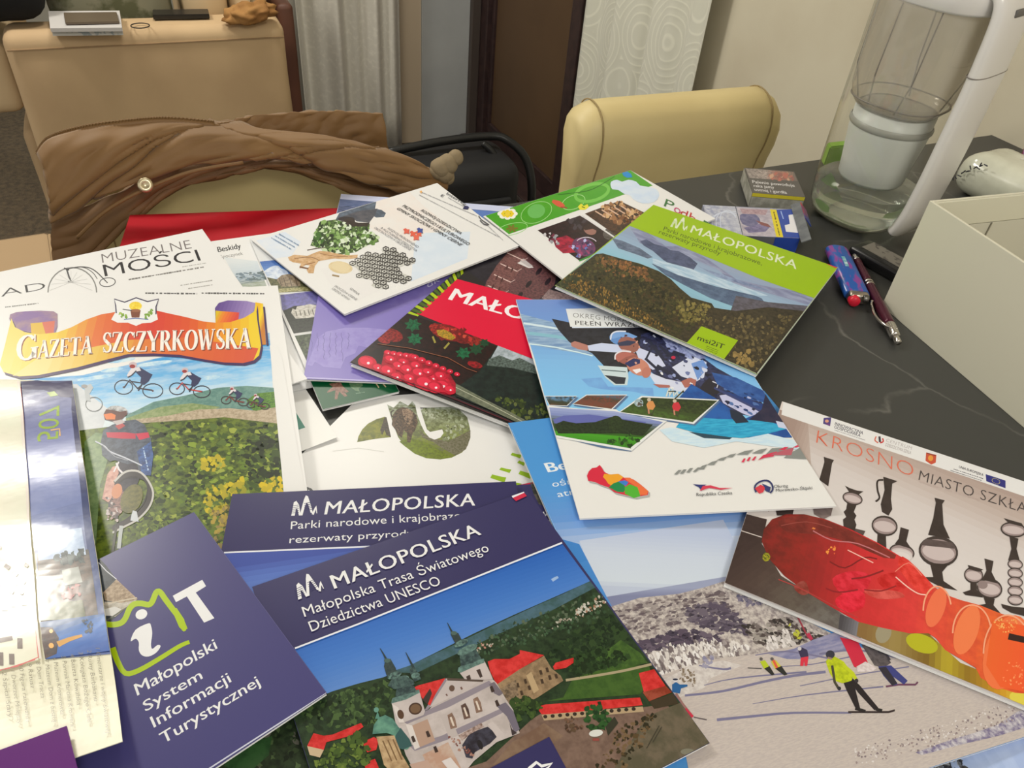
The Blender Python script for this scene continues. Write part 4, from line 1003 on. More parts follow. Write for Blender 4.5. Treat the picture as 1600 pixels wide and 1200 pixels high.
S.poly([(205, 656), (260, 650), (310, 640), (360, 638), (400, 642), (433, 636), (436, 668), (300, 662), (200, 668), (150, 700), (130, 700), (140, 678)], (190, 172, 142), (160, 142, 112), 1, 400)
S.poly([(-60, 700), (130, 672), (210, 662), (300, 656), (350, 652), (435, 662), (443, 770), (455, 905), (-60, 960)], (104, 120, 34), (52, 68, 24), 1, 190)
S.blobs([(238, 660), (435, 664), (443, 765), (455, 895), (300, 900), (215, 880), (236, 760)], 900, (1.4, 4.2), [(64, 84, 26), (96, 120, 34), (130, 150, 44), (40, 56, 20), (150, 160, 60), (84, 104, 40), (32, 44, 18)], 21, asp=1.5)
S.blobs([(310, 718), (350, 714), (352, 730), (318, 736)], 26, (2, 4.5), [(196, 176, 30), (178, 160, 34)], 22)
S.blobs([(320, 764), (380, 748), (384, 770), (350, 796), (326, 806), (318, 790)], 60, (2, 5), [(198, 176, 26), (172, 156, 34), (150, 146, 34)], 23)
S.blobs([(405, 752), (440, 742), (443, 770), (415, 768)], 26, (2, 5), [(208, 180, 20), (188, 166, 30)], 24)
S.blobs([(380, 690), (438, 676), (441, 740), (390, 756)], 90, (2, 5), [(36, 48, 18), (58, 76, 26), (26, 36, 14)], 25, asp=1.4)
S.blobs([(330, 800), (360, 790), (350, 860), (335, 850)], 50, (2, 4), [(150, 130, 70), (120, 104, 50), (176, 150, 60)], 26)
S.poly([(132, 690), (150, 676), (172, 680), (168, 720), (156, 760), (150, 850), (136, 840)], (126, 148, 96), (96, 122, 74), 1, 200)
S.blobs([(190, 820), (240, 800), (300, 812), (290, 850), (200, 850), (170, 870)], 90, (1.5, 4), [(84, 100, 34), (120, 136, 50), (52, 64, 26)], 27)
# bikes in the air
def bike(x, y, r, k=1.0, rider=True, c=(46, 42, 50), fr=(60, 40, 44), skew=0.92):
    for dx in (-1.55, 1.55):
        S.line([(x + dx * r * k + r * math.cos(a) * 1.05 * (0.9 if dx < 0 else 1), y - dx * r * .12 * -1 + r * skew * math.sin(a) * .8) for a in [i * math.pi / 9 for i in range(18)]], 1.5, c, close=True)
        S.ell((x + dx * r * k, y - dx * r * .12 * -1), 1.6, 1.4, (110, 80, 80))
    S.line([(x - 1.5 * r * k, y - 2), (x - r * .9 * k, y - r * .95), (x - .1 * r, y - .1 * r), (x + 1.5 * r * k, y + 2)], 2.1, fr)
    S.line([(x - .8 * r, y - r * .8), (x + .5 * r, y - r * .6), (x - .1 * r, y)], 1.8, c)
    if rider:
        S.poly([(x - .6 * r, y - 2.1 * r), (x + .1 * r, y - 2.3 * r), (x + 1.1 * r, y - 1.7 * r), (x + 1.5 * r, y - 1.5 * r), (x + 1.1 * r, y - .8 * r), (x + .6 * r, y - .4 * r), (x + .2 * r, y - .6 * r), (x + .3 * r, y - 1.2 * r)], (48, 52, 84))
        S.poly([(x - .7 * r, y - 2.2 * r), (x + .1 * r, y - 2.3 * r), (x + .3 * r, y - 1.9 * r), (x - .3 * r, y - 1.8 * r), (x - 1.0 * r, y - 1.2 * r), (x - 1.2 * r, y - 1.4 * r)], (216, 208, 204))
        S.line([(x - .2 * r, y - 1.9 * r), (x - .7 * r, y - 1.4 * r), (x - 1.1 * r, y - 1.2 * r)], 1.8, (50, 48, 60))
        S.ell((x - .55 * r, y - 2.5 * r), .42 * r, .32 * r, (196, 176, 174)); S.ell((x - .6 * r, y - 2.35 * r), .3 * r, .2 * r, (150, 50, 50))
        S.line([(x + .4 * r, y - .5 * r), (x - .0 * r, y + .2 * r)], 2.2, (50, 44, 54))
bike(216, 608, 15, 0.98); bike(296, 610, 12.5, 1.0, fr=(190, 56, 40))
S.line([(147 + 13 * math.cos(a), 632 + 11 * math.sin(a)) for a in [i * math.pi / 9 for i in range(18)]], 1.2, (106, 110, 106), close=True)
S.poly([(132, 604), (142, 600), (146, 606), (140, 616), (142, 628), (134, 626)], (178, 182, 178)); S.ell((132, 604), 5, 3, (150, 146, 140))
bike(367, 627, 8, 1.1, fr=(120, 50, 40), c=(60, 56, 52)); bike(403, 634, 6.5, 1.1, fr=(100, 40, 36), c=(60, 56, 52))
S.part('page_margin').poly([(421.5, 540), (433, 540), (441, 560), (500, 905), (459, 905), (443.5, 770)], W_)
S.part('bike_riders')
# big rider
S.part('rider_photo')
S.poly([(168, 760), (176, 738), (190, 720), (210, 722), (222, 740), (214, 760), (222, 778), (200, 776), (184, 790), (170, 800)], (52, 48, 60), (34, 32, 44), 1, 300)
S.poly([(158, 690), (162, 672), (176, 664), (196, 658), (212, 656), (226, 664), (236, 686), (239, 710), (236, 742), (226, 744), (217, 738), (214, 722), (200, 726), (180, 720), (172, 722), (160, 712)], (84, 92, 104), (58, 64, 76), 1, 240)
S.poly([(166, 676), (196, 676), (212, 678), (212, 686), (190, 686), (168, 684)], (186, 42, 66)); S.poly([(212, 678), (232, 676), (234, 684), (218, 688)], (196, 40, 70))
S.poly([(214, 706), (236, 690), (240, 712), (236, 744), (222, 742)], (62, 96, 150), (44, 62, 104), 1, 300)
S.greek((224, 700), (232, 736), 3, (170, 190, 210), seed=31)
S.ell((183, 643), 17, 8.5, (196, 196, 190), 4, c2=(120, 120, 118), sc=240); S.poly([(162, 648), (166, 640), (180, 642), (188, 644), (198, 642), (199, 648), (190, 656), (176, 659), (164, 656)], (96, 60, 52))
S.poly([(162, 648), (174, 646), (181, 649), (180, 656), (166, 656)], (220, 120, 60)); S.poly([(176, 659), (190, 656), (196, 660), (184, 666)], (188, 176, 170))
S.poly([(180, 666), (192, 662), (196, 666), (186, 672)], (176, 70, 70))
S.line([(149, 690), (164, 698), (172, 706), (196, 716), (222, 728)], 2.2, (190, 192, 196), 3); S.line([(160, 696), (180, 714), (200, 720)], 1.2, (150, 152, 156))
S.poly([(168, 742), (176, 730), (184, 728), (186, 740), (180, 752), (176, 776), (170, 786), (160, 780), (164, 760)], (208, 160, 140), (176, 120, 104), 1, 300)
S.line([(182, 724), (186, 734), (192, 740)], 3, (216, 210, 206)); S.line([(186, 722), (178, 738)], 2.4, (216, 210, 206))
S.poly([(176, 770), (190, 764), (198, 776), (194, 796), (184, 808), (170, 806)], (150, 110, 100), (90, 66, 60), 1, 500)
for (k, w, c) in [(0, 7.5, (52, 46, 46)), (1, 3.2, (188, 184, 172)), (2, 2.2, (40, 36, 38))]:
    off = (0, 5, -5)[k]
    S.line([(180 - off * .2, 756 - off * .6), (196, 743 - off), (216, 742 - off), (230, 752 - off * .6), (235 + off * .9, 770), (229 + off, 790 + off * .4), (214 + off * .6, 806 + off), (196, 818 + off), (176, 828 + off)], w, c, 4)
S.ell((206, 780), 16, 24, (112, 106, 50), 25, c2=(84, 84, 40), sc=300); S.ell((183, 768), 8, 12, (200, 130, 90), 15)
S.poly([(208, 798), (214, 800), (217, 816), (204, 814), (206, 804)], (196, 200, 198)); S.line([(190, 822), (186, 858)], 6, (178, 182, 176)); S.line([(182, 824), (176, 866)], 4, (70, 70, 60))
S.blobs([(160, 776), (186, 774), (190, 816), (168, 820)], 30, (1.2, 3), [(170, 140, 130), (90, 70, 66), (190, 176, 168), (50, 44, 44)], 33)
# ribbon title
S.part('ribbon')
S.poly([(16, 492), (40, 487), (84, 487), (90, 498), (86, 522), (60, 522), (30, 516), (18, 506)], (134, 106, 148), (170, 140, 130), 0.8, 60, smooth=2)
S.poly([(48, 506), (86, 502), (84, 524), (50, 526)], (214, 176, 60)); S.poly([(66, 504), (86, 502), (84, 524), (72, 524)], (206, 110, 84))
S.grad([(336, 482), (342, 474), (356, 470), (386, 471), (399, 474), (397, 486), (386, 496), (370, 503), (337, 504)], [(0, (92, 66, 128)), (1, (158, 136, 180))], (338, 480), (398, 480), 10)
S.grad([(337, 486), (374, 489), (372, 505), (337, 505)], [(0, (208, 190, 20)), (0.4, (226, 120, 40)), (1, (206, 60, 54))], (337, 490), (374, 492), 8)
S.grad([(399, 473), (411, 475), (416, 539), (404, 540)], [(0, (228, 170, 20)), (0.4, (232, 206, 20)), (1, (190, 110, 40))], (398, 500), (416, 500), 8)
S.poly([(411, 480), (414, 480), (420, 540), (417, 541)], (58, 36, 76))
shp = [(18, 498), (24, 512), (40, 520), (62, 523), (90, 520), (112, 512), (135, 500), (158, 492), (182, 488), (210, 484), (245, 486), (262, 490), (290, 496), (318, 503), (338, 505), (360, 504), (382, 497), (397, 488), (400, 474), (402, 500), (408, 540), (405, 556), (396, 564), (380, 568), (350, 567), (318, 562), (280, 555), (240, 553), (200, 554), (165, 563), (120, 575), (60, 587), (30, 589), (6, 582), (0, 570), (8, 540)]
S.poly([(p[0] + 3, p[1] + 4) for p in shp], (60, 34, 80))
S.grad(shp, [(0, (226, 206, 110)), (0.18, (226, 196, 60)), (0.34, (216, 110, 50)), (0.55, (206, 60, 44)), (0.72, (212, 84, 40)), (0.86, (226, 150, 30)), (1, (228, 200, 30))], (14, 545), (402, 500), 28)
S.grad([(60, 560), (120, 548), (200, 532), (290, 528), (404, 545), (396, 564), (380, 568), (350, 567), (318, 562), (280, 555), (240, 553), (200, 554), (165, 563), (120, 575), (60, 587), (20, 588)], [(0, (226, 206, 130)), (0.3, (220, 176, 60)), (0.5, (214, 110, 46)), (1, (206, 78, 44))], (60, 575), (400, 550), 20)
S.part('title_lettering')
for (dx, dy, c) in [(1.6, 1.2, (130, 60, 36)), (0, 0, (236, 229, 212))]:
    S.serif('G', (24 + dx, 566 + dy), (60 + dx, 561 + dy), (26 + dx, 526 + dy), c)
    S.serif('AZETA', (58 + dx, 561 + dy), (144 + dx, 553 + dy), (60 + dx, 533 + dy), c)
    S.serif('SZCZYRKOWSKA', (160 + dx, 552 + dy), (392 + dx, 545 + dy), (161 + dx, 520 + dy), c)
S.part('town_crest')
sh = [(179, 468), (195, 473), (213, 466), (231, 472), (248, 468), (244, 484), (247, 500), (236, 505), (222, 506), (213, 510), (200, 505), (184, 505), (174, 500), (182, 486)]
S.poly(sh, (228, 226, 216)); S.line([(182, 490), (181, 478), (179, 468), (195, 473), (213, 466), (231, 472), (248, 468), (244, 480), (244, 492)], 1.8, (44, 34, 70))
S.ell((212, 479), 10, 7, (226, 190, 30), c2=(240, 216, 90), sc=300); S.poly([(204, 486), (220, 486), (218, 497), (206, 497)], (122, 70, 48)); S.ell((212, 486), 8, 2.4, (150, 96, 66))
S.line([(192, 484), (206, 486)], 1.4, (60, 60, 60)); S.blobs([(186, 490), (198, 488), (198, 498), (188, 498)], 9, (1.2, 2.4), [(150, 176, 60), (120, 156, 60)], 2); S.blobs([(224, 490), (238, 484), (238, 496), (226, 498)], 10, (1.2, 2.6), [(150, 176, 60), (120, 156, 60)], 3)
S.line([(194, 500), (212, 498), (232, 500)], 1.4, (90, 110, 160))
S.done()

# ---- third navy cover, mostly hidden
S = Sheet('booklet', 'navy brochure showing only a corner with a letter Ł beside the light blue ski cover', 'booklet',
          rect=((838, 752), 'tr', (886, 852), 'right', 0.21, 0.21), T=0.002, col=C(*NAVY))
S.part('flag').poly([(806, 752), (832, 750), (833, 756), (808, 758)], (190, 30, 56))
S.poly([(828, 752), (840, 762), (850, 790), (842, 788), (833, 770)], (44, 46, 40), (90, 84, 70), 1, 300)
S.part('title_lettering').text('Ł', (849, 818), (861, 814), (845, 801), OFFW, 0.03)
S.done()

def logo_m(S, x, y, k, r=0.0, col=OFFW):
    """the wavy striped M emblem; x, y its lower left corner, k its width"""
    c, s_ = math.cos(math.radians(r)), math.sin(math.radians(r))
    T_ = lambda a, b: (x + k * (a * c - b * s_), y - k * (b * c + a * s_) * 1.0)
    def q(pts): return [T_(a, b) for a, b in pts]
    bgc = NAVY if S.navy else S.bg
    S.poly(q([(0.0, 0.0), (0.12, 0.52), (0.22, 0.58), (0.32, 0.42), (0.36, 0.10), (0.30, 0.0), (0.26, 0.22), (0.20, 0.30), (0.14, 0.0)]), col)
    S.poly(q([(0.30, 0.0), (0.36, 0.10), (0.52, 0.62), (0.60, 0.78), (0.68, 0.74), (0.78, 0.40), (0.86, 0.06), (0.76, 0.10), (0.68, 0.42), (0.62, 0.50), (0.55, 0.36), (0.44, 0.0)]), col)
    S.poly(q([(0.80, 0.04), (0.88, 0.0), (0.97, 0.22), (0.99, 0.06), (1.02, 0.06), (1.0, 0.36), (0.94, 0.30)]), col)
    for i in range(5):
        b = 0.10 + i * 0.07; S.line(q([(-0.02, b), (0.30, b + 0.03)]), k * 0.02, bgc)
        S.line(q([(0.52, b + 0.08), (0.84, b + 0.12)]), k * 0.02, bgc)
# ---- Parki narodowe, navy
S = Sheet('booklet', 'navy brochure MAŁOPOLSKA Parki narodowe i krajobrazowe lying under the church cover', 'booklet',
          corners=((363, 772), (806, 752), (877, 1176), (272, 1236)), T=0.003, col=C(*NAVY)); S.navy = True; S.bg = NAVY
S.part('cover_photo')
S.grad([(346, 864), (860, 838), (880, 1180), (268, 1240)], [(0, (62, 76, 146)), (0.25, (86, 112, 178)), (1, (120, 150, 200))], (500, 860), (510, 960), 12)
S.poly([(300, 1090), (420, 1060), (600, 1070), (880, 1060), (880, 1180), (268, 1240)], (46, 60, 36), (28, 38, 24), 1, 220)
S.blobs([(300, 1120), (420, 1070), (520, 1080), (500, 1210), (300, 1225)], 160, (2, 5.5), [(54, 70, 40), (34, 48, 28), (74, 92, 54), (92, 90, 76), (26, 36, 22)], 95)
S.poly([(350, 1196), (380, 1164), (425, 1150), (420, 1180), (380, 1215)], (50, 84, 44), (36, 64, 34), 1, 120)
S.line([(350, 863.5), (840, 843)], 2.4, (224, 224, 230))
S.part('emblem'); logo_m(S, 455, 806, 40, 2)
S.part('title_lettering')
S.text('MAŁOPOLSKA', (507, 804), (742, 790), (511, 784), OFFW, 0.022, 1.06)
S.part('subtitle_lettering')
S.text('Parki narodowe i krajobrazowe,', (454, 827), (752, 809), (455, 815), OFFW, 0.0, 1.02)
S.text('rezerwaty przyrody', (452, 849), (646, 838), (453, 838), OFFW, 0.0, 1.02)
S.done()

# ---- ski brochure
S = Sheet('brochure', 'large light blue winter brochure with skiers on a snowy piste', 'brochure',
          rect=((794, 661), 'tl', (876, 848), 'left', 0.250, 0.330), T=0.003, col=C(72, 140, 196))
S.part('sky')
S.grad([(700, 640), (1200, 560), (1300, 900), (1128, 912), (950, 946), (880, 950)], [(0, (70, 140, 196)), (0.5, (74, 144, 200)), (0.72, (100, 146, 200)), (0.8, (140, 168, 206)), (0.9, (188, 198, 210)), (1, (196, 204, 210))], (870, 640), (960, 890), 26)
S.grad([(905, 845), (1130, 812), (1160, 870), (1128, 912), (1120, 912), (950, 946)], [(0, (178, 188, 206)), (0.4, (194, 202, 210)), (0.85, (198, 206, 210)), (1, (176, 184, 198))], (1010, 830), (1030, 925), 16)
S.grad([(940, 934), (1140, 900), (1135, 914), (950, 950)], [(0, (150, 156, 176)), (1, (120, 124, 150))], (1030, 918), (1034, 932), 6)
S.grad([(876, 842), (905, 850), (955, 946), (1010, 1040), (1000, 1050), (880, 860)], [(0, (60, 124, 186)), (1, (90, 150, 204))], (900, 850), (1000, 1030), 6)
S.part('title_lettering')
S.text('Beskidy', (857, 738), (960, 722), (850, 724), (222, 226, 228), 0.05)
S.text('ośrodki', (864, 761), (930, 750), (861, 752), (222, 226, 228)); S.text('atrakcje', (872, 777), (945, 764), (869, 768), (222, 226, 228))
S.part('snow_forest_photo')
forest = [(948, 950), (1000, 934), (1060, 928), (1100, 918), (1132, 908), (1150, 914), (1300, 990), (1330, 1010), (1270, 1010), (1200, 1022), (1130, 1030), (1060, 1048), (1020, 1060), (1002, 1040)]
S.poly(forest, (196, 186, 172), (136, 124, 120), 1, 320, 1.0)
S.blobs([(960, 950), (1130, 920), (1150, 960), (1000, 990), (975, 985)], 260, (1, 2.6), [(120, 108, 104), (96, 84, 86), (150, 140, 132)], 41, asp=2.2, rot=-12)
S.blobs([(1070, 950), (1130, 940), (1160, 970), (1170, 990), (1110, 985), (1080, 972)], 180, (1.5, 4), [(84, 74, 86), (102, 92, 100), (70, 62, 74)], 42, asp=1.8)
S.blobs([(1150, 930), (1190, 930), (1200, 945), (1160, 945)], 40, (1.5, 3.5), [(96, 92, 110), (120, 112, 124)], 43)
S.blobs([(995, 1005), (1060, 985), (1130, 990), (1120, 1005), (1080, 1008), (1060, 1014), (1010, 1018)], 220, (1.6, 4.2), [(84, 72, 84), (100, 88, 98), (66, 58, 70)], 44, asp=1.6)
S.blobs([(1160, 980), (1230, 965), (1260, 985), (1300, 1000), (1250, 1014), (1180, 1004)], 220, (1.5, 3.6), [(76, 66, 62), (52, 46, 44), (110, 100, 94), (150, 142, 130)], 45, asp=1.5, rot=20)
S.blobs([(1010, 1022), (1060, 1008), (1120, 1000), (1170, 1010), (1150, 1024), (1100, 1024), (1085, 1040), (1090, 1062), (1040, 1070), (1020, 1050)], 420, (1.2, 3), [(214, 206, 194), (204, 196, 184), (150, 140, 134), (222, 216, 206), (110, 98, 96)], 46, asp=2.0, rot=65)
S.blobs([(1190, 1000), (1230, 985), (1245, 1010), (1200, 1018)], 60, (1.2, 2.6), [(214, 206, 196), (190, 182, 172)], 47, asp=2.4, rot=60)
S.part('piste_photo')
S.poly([(1020, 1060), (1060, 1046), (1120, 1030), (1180, 1022), (1240, 1010), (1300, 992), (1340, 1010), (1700, 1120), (1640, 1290), (1100, 1330), (1060, 1120)], (192, 180, 166), (180, 168, 158), 1, 260, 5)
S.poly([(1030, 1066), (1080, 1040), (1130, 1032), (1160, 1040), (1110, 1060), (1100, 1075), (1060, 1090)], (206, 198, 186), (186, 176, 166), 1, 300)
S.blobs([(1060, 1040), (1085, 1050), (1085, 1075), (1062, 1060)], 40, (1, 2.4), [(120, 104, 84), (150, 136, 116)], 48)
S.part('piste_shadows')
SH_ = (116, 112, 136)
S.poly([(1270, 1000), (1310, 986), (1350, 1000), (1330, 1014), (1300, 1020), (1270, 1030), (1230, 1030), (1200, 1022), (1240, 1014)], (120, 120, 150), (150, 146, 164), 1, 90, 5)
for (pts, w) in [([(1070, 1087), (1130, 1080), (1190, 1066), (1240, 1056), (1290, 1050)], [3.5, 4.5]), ([(1100, 1071), (1150, 1060), (1260, 1050)], [1, 3]), ([(1176, 1100), (1260, 1086), (1380, 1073)], [1, 2.6]), ([(1120, 1125), (1180, 1119), (1240, 1114), (1330, 1114)], [4.5, 3]), ([(1250, 1072), (1330, 1056), (1420, 1042)], [1.4, 2]), ([(1092, 1040), (1130, 1046), (1142, 1044)], [2, 4]), ([(1280, 1022), (1340, 1016), (1400, 1028)], [3, 2]), ([(1180, 1024), (1230, 1018), (1300, 1030)], [1.5, 3]), ([(1215, 1042), (1270, 1038), (1330, 1026)], [1, 2])]:
    S.line(pts, w, SH_, 3)
S.blobs([(1090, 1030), (1112, 1026), (1114, 1040), (1098, 1042)], 12, (2, 4), [(130, 126, 146), (150, 146, 160)], 49)
S.poly([(1430, 1176), (1480, 1158), (1520, 1146), (1560, 1132), (1590, 1112), (1640, 1100), (1640, 1125), (1560, 1150), (1500, 1164), (1440, 1180)], (118, 108, 134), (196, 190, 186), 1, 260)
S.blobs([(1330, 1170), (1480, 1130), (1590, 1090), (1600, 1120), (1440, 1172), (1340, 1196)], 240, (0.8, 1.8), [(150, 132, 126), (206, 196, 186), (130, 116, 116), (212, 204, 194)], 50)
S.part('skier#1')
S.line([(1325, 1113), (1388, 1113), (1398, 1110)], 3.2, (54, 42, 42)); S.line([(1323, 1074), (1360, 1072), (1374, 1074)], 0.1, (54, 42, 42))
S.poly([(1316, 1062), (1332, 1060), (1344, 1072), (1372, 1106), (1366, 1110), (1340, 1082), (1336, 1076), (1344, 1108), (1338, 1110), (1322, 1078)], (38, 32, 34))
S.line([(1336, 1107), (1352, 1112)], 5, (38, 34, 34)); S.line([(1368, 1108), (1378, 1111)], 5, (38, 34, 34))
S.poly([(1290, 1034), (1294, 1028), (1304, 1026), (1318, 1034), (1334, 1056), (1330, 1064), (1316, 1068), (1304, 1064), (1296, 1052)], (190, 200, 30), (160, 172, 24), 1, 300)
S.line([(1300, 1040), (1304, 1066), (1310, 1076)], 4, (70, 66, 50)); S.line([(1318, 1040), (1332, 1052), (1338, 1063)], 5, (186, 196, 34)); S.ell((1338, 1064), 3, 3.4, (50, 44, 50)); S.ell((1311, 1076), 3, 3, (40, 40, 44))
S.ell((1297, 1023), 7, 6.5, (54, 52, 62)); S.line([(1293, 1028), (1300, 1030)], 3, (150, 120, 100))
S.part('skier#2')
S.line([(1384, 1073), (1404, 1070), (1430, 1070), (1434, 1066)], 3, (104, 62, 84))
S.poly([(1346, 1008), (1374, 1008), (1386, 1026), (1392, 1036), (1380, 1044), (1366, 1040)], (96, 88, 86), (72, 66, 66), 1, 300)
S.poly([(1372, 1042), (1392, 1040), (1418, 1064), (1412, 1070), (1396, 1058), (1402, 1070), (1394, 1072), (1380, 1056)], (58, 62, 118)); S.poly([(1372, 1044), (1384, 1042), (1402, 1068), (1394, 1072)], (46, 42, 50))
S.line([(1372, 1018), (1384, 1022), (1390, 1032)], 4, (60, 56, 60))
S.part('skier#3')
S.poly([(1312, 996), (1340, 1002), (1356, 1036), (1344, 1046), (1334, 1042), (1322, 1016)], (196, 40, 62)); S.poly([(1338, 1042), (1352, 1034), (1370, 1044), (1362, 1050), (1340, 1050)], (216, 204, 196), (196, 180, 172), 1, 400)
for (x, y, c, c2) in [(1253, 1014, (56, 50, 74), (206, 50, 66))]:
    S.part('skier#4')
    S.poly([(x - 6, y + 3), (x, y - 2), (x + 8, y + 2), (x + 10, y + 12), (x - 2, y + 14)], c); S.poly([(x - 2, y + 14), (x + 10, y + 12), (x + 8, y + 27), (x + 4, y + 27), (x + 3, y + 18), (x + 2, y + 27), (x - 3, y + 27)], c2); S.ell((x - 4, y), 3, 3, (196, 190, 186))
for (x, y, sx, c) in [(1190, 1034, 1, (176, 190, 40)), (1207, 1034, 1.15, (196, 186, 60))]:
    S.part('skier#%d' % x)
    S.poly([(x - 3, y), (x + 5, y - 2), (x + 12 * sx, y + 8), (x + 4, y + 12)], c); S.poly([(x + 4, y + 11), (x + 12 * sx, y + 7), (x + 20 * sx, y + 20), (x + 16 * sx, y + 22)], (44, 44, 40)); S.ell((x - 1, y - 4), 2.6, 2.6, (90, 84, 80))
S.line([(1168, 1044), (1190, 1045)], 1.2, (70, 66, 66)); S.line([(1208, 1032), (1214, 1044)], 4, (210, 90, 60))
S.part('skier#5')
S.poly([(1050, 1070), (1056, 1066), (1062, 1070), (1074, 1070), (1074, 1073), (1064, 1076), (1062, 1084), (1050, 1082)], (40, 92, 140)); S.ell((1055, 1063), 4, 3.6, (206, 200, 196)); S.ell((1055, 1062), 4, 1.6, (40, 44, 60))
S.line([(1056, 1084), (1066, 1100), (1082, 1120)], 4, (150, 110, 100)); S.line([(1070, 1108), (1082, 1121)], 5, (196, 50, 70)); S.line([(1084, 1121), (1104, 1125)], 1.6, (90, 80, 80))
S.part('far_skier')
S.blobs([(1232, 976), (1250, 980), (1254, 1000), (1236, 996)], 16, (1.5, 3), [(176, 176, 60), (90, 76, 40), (190, 186, 170)], 52)
S.line([(1246, 964), (1262, 996), (1268, 1000)], 2.6, (150, 60, 70)); S.line([(1262, 990), (1268, 1000)], 5, (180, 50, 76))
S.part('page_edge').line([(799, 672), (836, 758), (877, 848), (958, 1020)], 1.6, (150, 190, 220))
S.done()

# ---- Krosno
S = Sheet('booklet', 'thick glass-town brochure KROSNO MIASTO SZKŁA with a red glass bottle and dark vases', 'booklet',
          corners=((1222, 627), (1790, 815), (1890, 1222), (1132, 911)), T=0.0045, col=C(214, 202, 190), layers=0.001)
S.part('background_print')
S.grad([(1226, 645), (1790, 838), (1890, 1222), (1132, 911)], [(0, (168, 146, 132)), (0.16, (184, 166, 152)), (0.4, (206, 196, 186)), (0.7, (212, 204, 194)), (1, (206, 196, 184))], (1400, 690), (1330, 900), 22)
S.grad([(1218, 640), (1262, 655), (1270, 760), (1200, 800)], [(0, (158, 134, 120)), (1, (192, 176, 162))], (1225, 700), (1275, 720), 8)
S.part('upper_band').poly([(1224, 628), (1790, 815), (1792, 840), (1221, 648)], (224, 221, 212))
S.part('institution_logos')
S.poly([(1287, 653), (1299, 652), (1297, 666), (1286, 662)], (78, 66, 120)); S.ell((1292, 658), 3, 2.4, (210, 150, 120)); S.line([(1291, 662), (1297, 664)], 1.6, (120, 60, 110))
S.text('INNOWACYJNA', (1304, 664), (1348, 679), (1305.5, 659.5), (70, 66, 80), 0.02); S.text('GOSPODARKA', (1303, 669), (1344, 683), (1304.5, 664.5), (80, 76, 88), 0.02)
S.greek((1304, 672), (1352, 688), 1.5, (150, 144, 144))
S.line([(1369, 682), (1367, 688), (1372, 692)], 2, (206, 110, 90), 3); S.line([(1374, 682), (1375, 691)], 3.4, (60, 50, 60)); S.line([(1379, 685), (1380, 690), (1375, 692)], 2.2, (196, 60, 60), 3)
S.text('CENTRUM', (1384, 690), (1424, 703), (1385.5, 685), (170, 160, 156), -0.01, 1.1); S.text('DZIEDZICTWA SZKŁA', (1383, 697), (1423, 710), (1384.5, 692.5), (160, 150, 146), 0)
S.poly([(1447, 707), (1463, 711), (1462, 723), (1455, 726), (1446, 720)], (196, 78, 50)); S.ell((1454, 716), 4, 4.5, (220, 150, 60)); S.line([(1448, 708), (1462, 712)], 1.4, (120, 50, 40))
S.text('UNIA EUROPEJSKA', (1498, 731), (1536, 744), (1499, 727.5), (60, 56, 66), 0.02); S.greek((1490, 733), (1536, 748), 1.6, (90, 84, 92)); S.greek((1485, 735), (1534, 751), 1.5, (100, 94, 100), seed=7)
S.part('european_flag').poly([(1540, 741), (1571, 751), (1571, 763), (1541, 752)], (44, 44, 116))
for i in range(12):
    a = i * math.pi / 6; S.ell((1556 + 6 * math.cos(a), 752 + 1.6 * math.cos(a) + 4 * math.sin(a)), .8, .7, (196, 186, 90), n=5)
S.part('title_lettering')
S.text('KROSNO', (1275, 692), (1427, 746), (1278, 672), (216, 108, 80), -0.02, 1.05)
S.text('MIASTO SZKŁA', (1435, 750), (1604, 803), (1438, 735), (70, 62, 60), -0.012, 1.06)
S.text('SPACERY PO KROŚNIE', (1436, 754), (1530, 783), (1437, 751), (190, 170, 158), 0)
S.part('vase_silhouettes')
DK = (52, 42, 38); PK = (188, 170, 162)
def vase(pts, c=DK): S.poly(pts, c, (64, 52, 48), 0.6, 90)
def glass(cx, cy, rx, ry, rot=0):
    S.ell((cx, cy), rx, ry, (60, 50, 46), rot, 22); S.ell((cx, cy), rx * .9, ry * .8, (150, 132, 126), rot, 22); S.ell((cx, cy + ry * .06), rx * .82, ry * .52, (196, 180, 172), rot, 22)
# far left, cut by the tour cover
vase([(1287, 714), (1303, 719), (1300, 724), (1294, 760), (1280, 750), (1288, 722)])
# wavy goblet
vase([(1320, 759), (1328, 763), (1340, 767), (1349, 768), (1340, 774), (1338, 790), (1334, 800), (1338, 806), (1335, 812), (1338, 820), (1334, 834), (1318, 824), (1317, 812), (1322, 808), (1318, 800), (1322, 796), (1324, 784), (1326, 768)])
glass(1332, 779, 16, 10, 15)
# jug
vase([(1380, 745), (1402, 752), (1394, 756), (1392, 780), (1394, 796), (1388, 806), (1378, 800), (1376, 788), (1382, 766)])
glass(1382, 822, 20.5, 16, 10)
vase([(1371, 834), (1384, 838), (1385, 860), (1370, 852)])
S.line([(1380, 750), (1371, 752), (1371, 766), (1374, 778), (1368, 784)], 2.8, DK, 4)
glass(1409, 863, 20, 13, 12); vase([(1407, 824), (1420, 828), (1416, 846), (1424, 858), (1398, 850), (1404, 842)]); S.ell((1409, 868), 17, 9, (206, 196, 186), 12); S.ell((1409, 870), 14, 7, (214, 204, 194), 12)
vase([(1336, 826), (1352, 830), (1346, 842), (1356, 856), (1330, 850)], (84, 70, 66))
# big vase
glass(1466, 862, 31, 24, 10)
vase([(1460, 778), (1476, 782), (1472, 788), (1474, 820), (1484, 842), (1450, 836), (1458, 810), (1462, 786)]); vase([(1453, 880), (1482, 882), (1472, 894), (1474, 908), (1496, 923), (1470, 918), (1440, 902), (1458, 902)])
S.poly([(1446, 842), (1488, 848), (1494, 858), (1438, 852)], (70, 58, 54), (96, 82, 78), 0.8, 90)
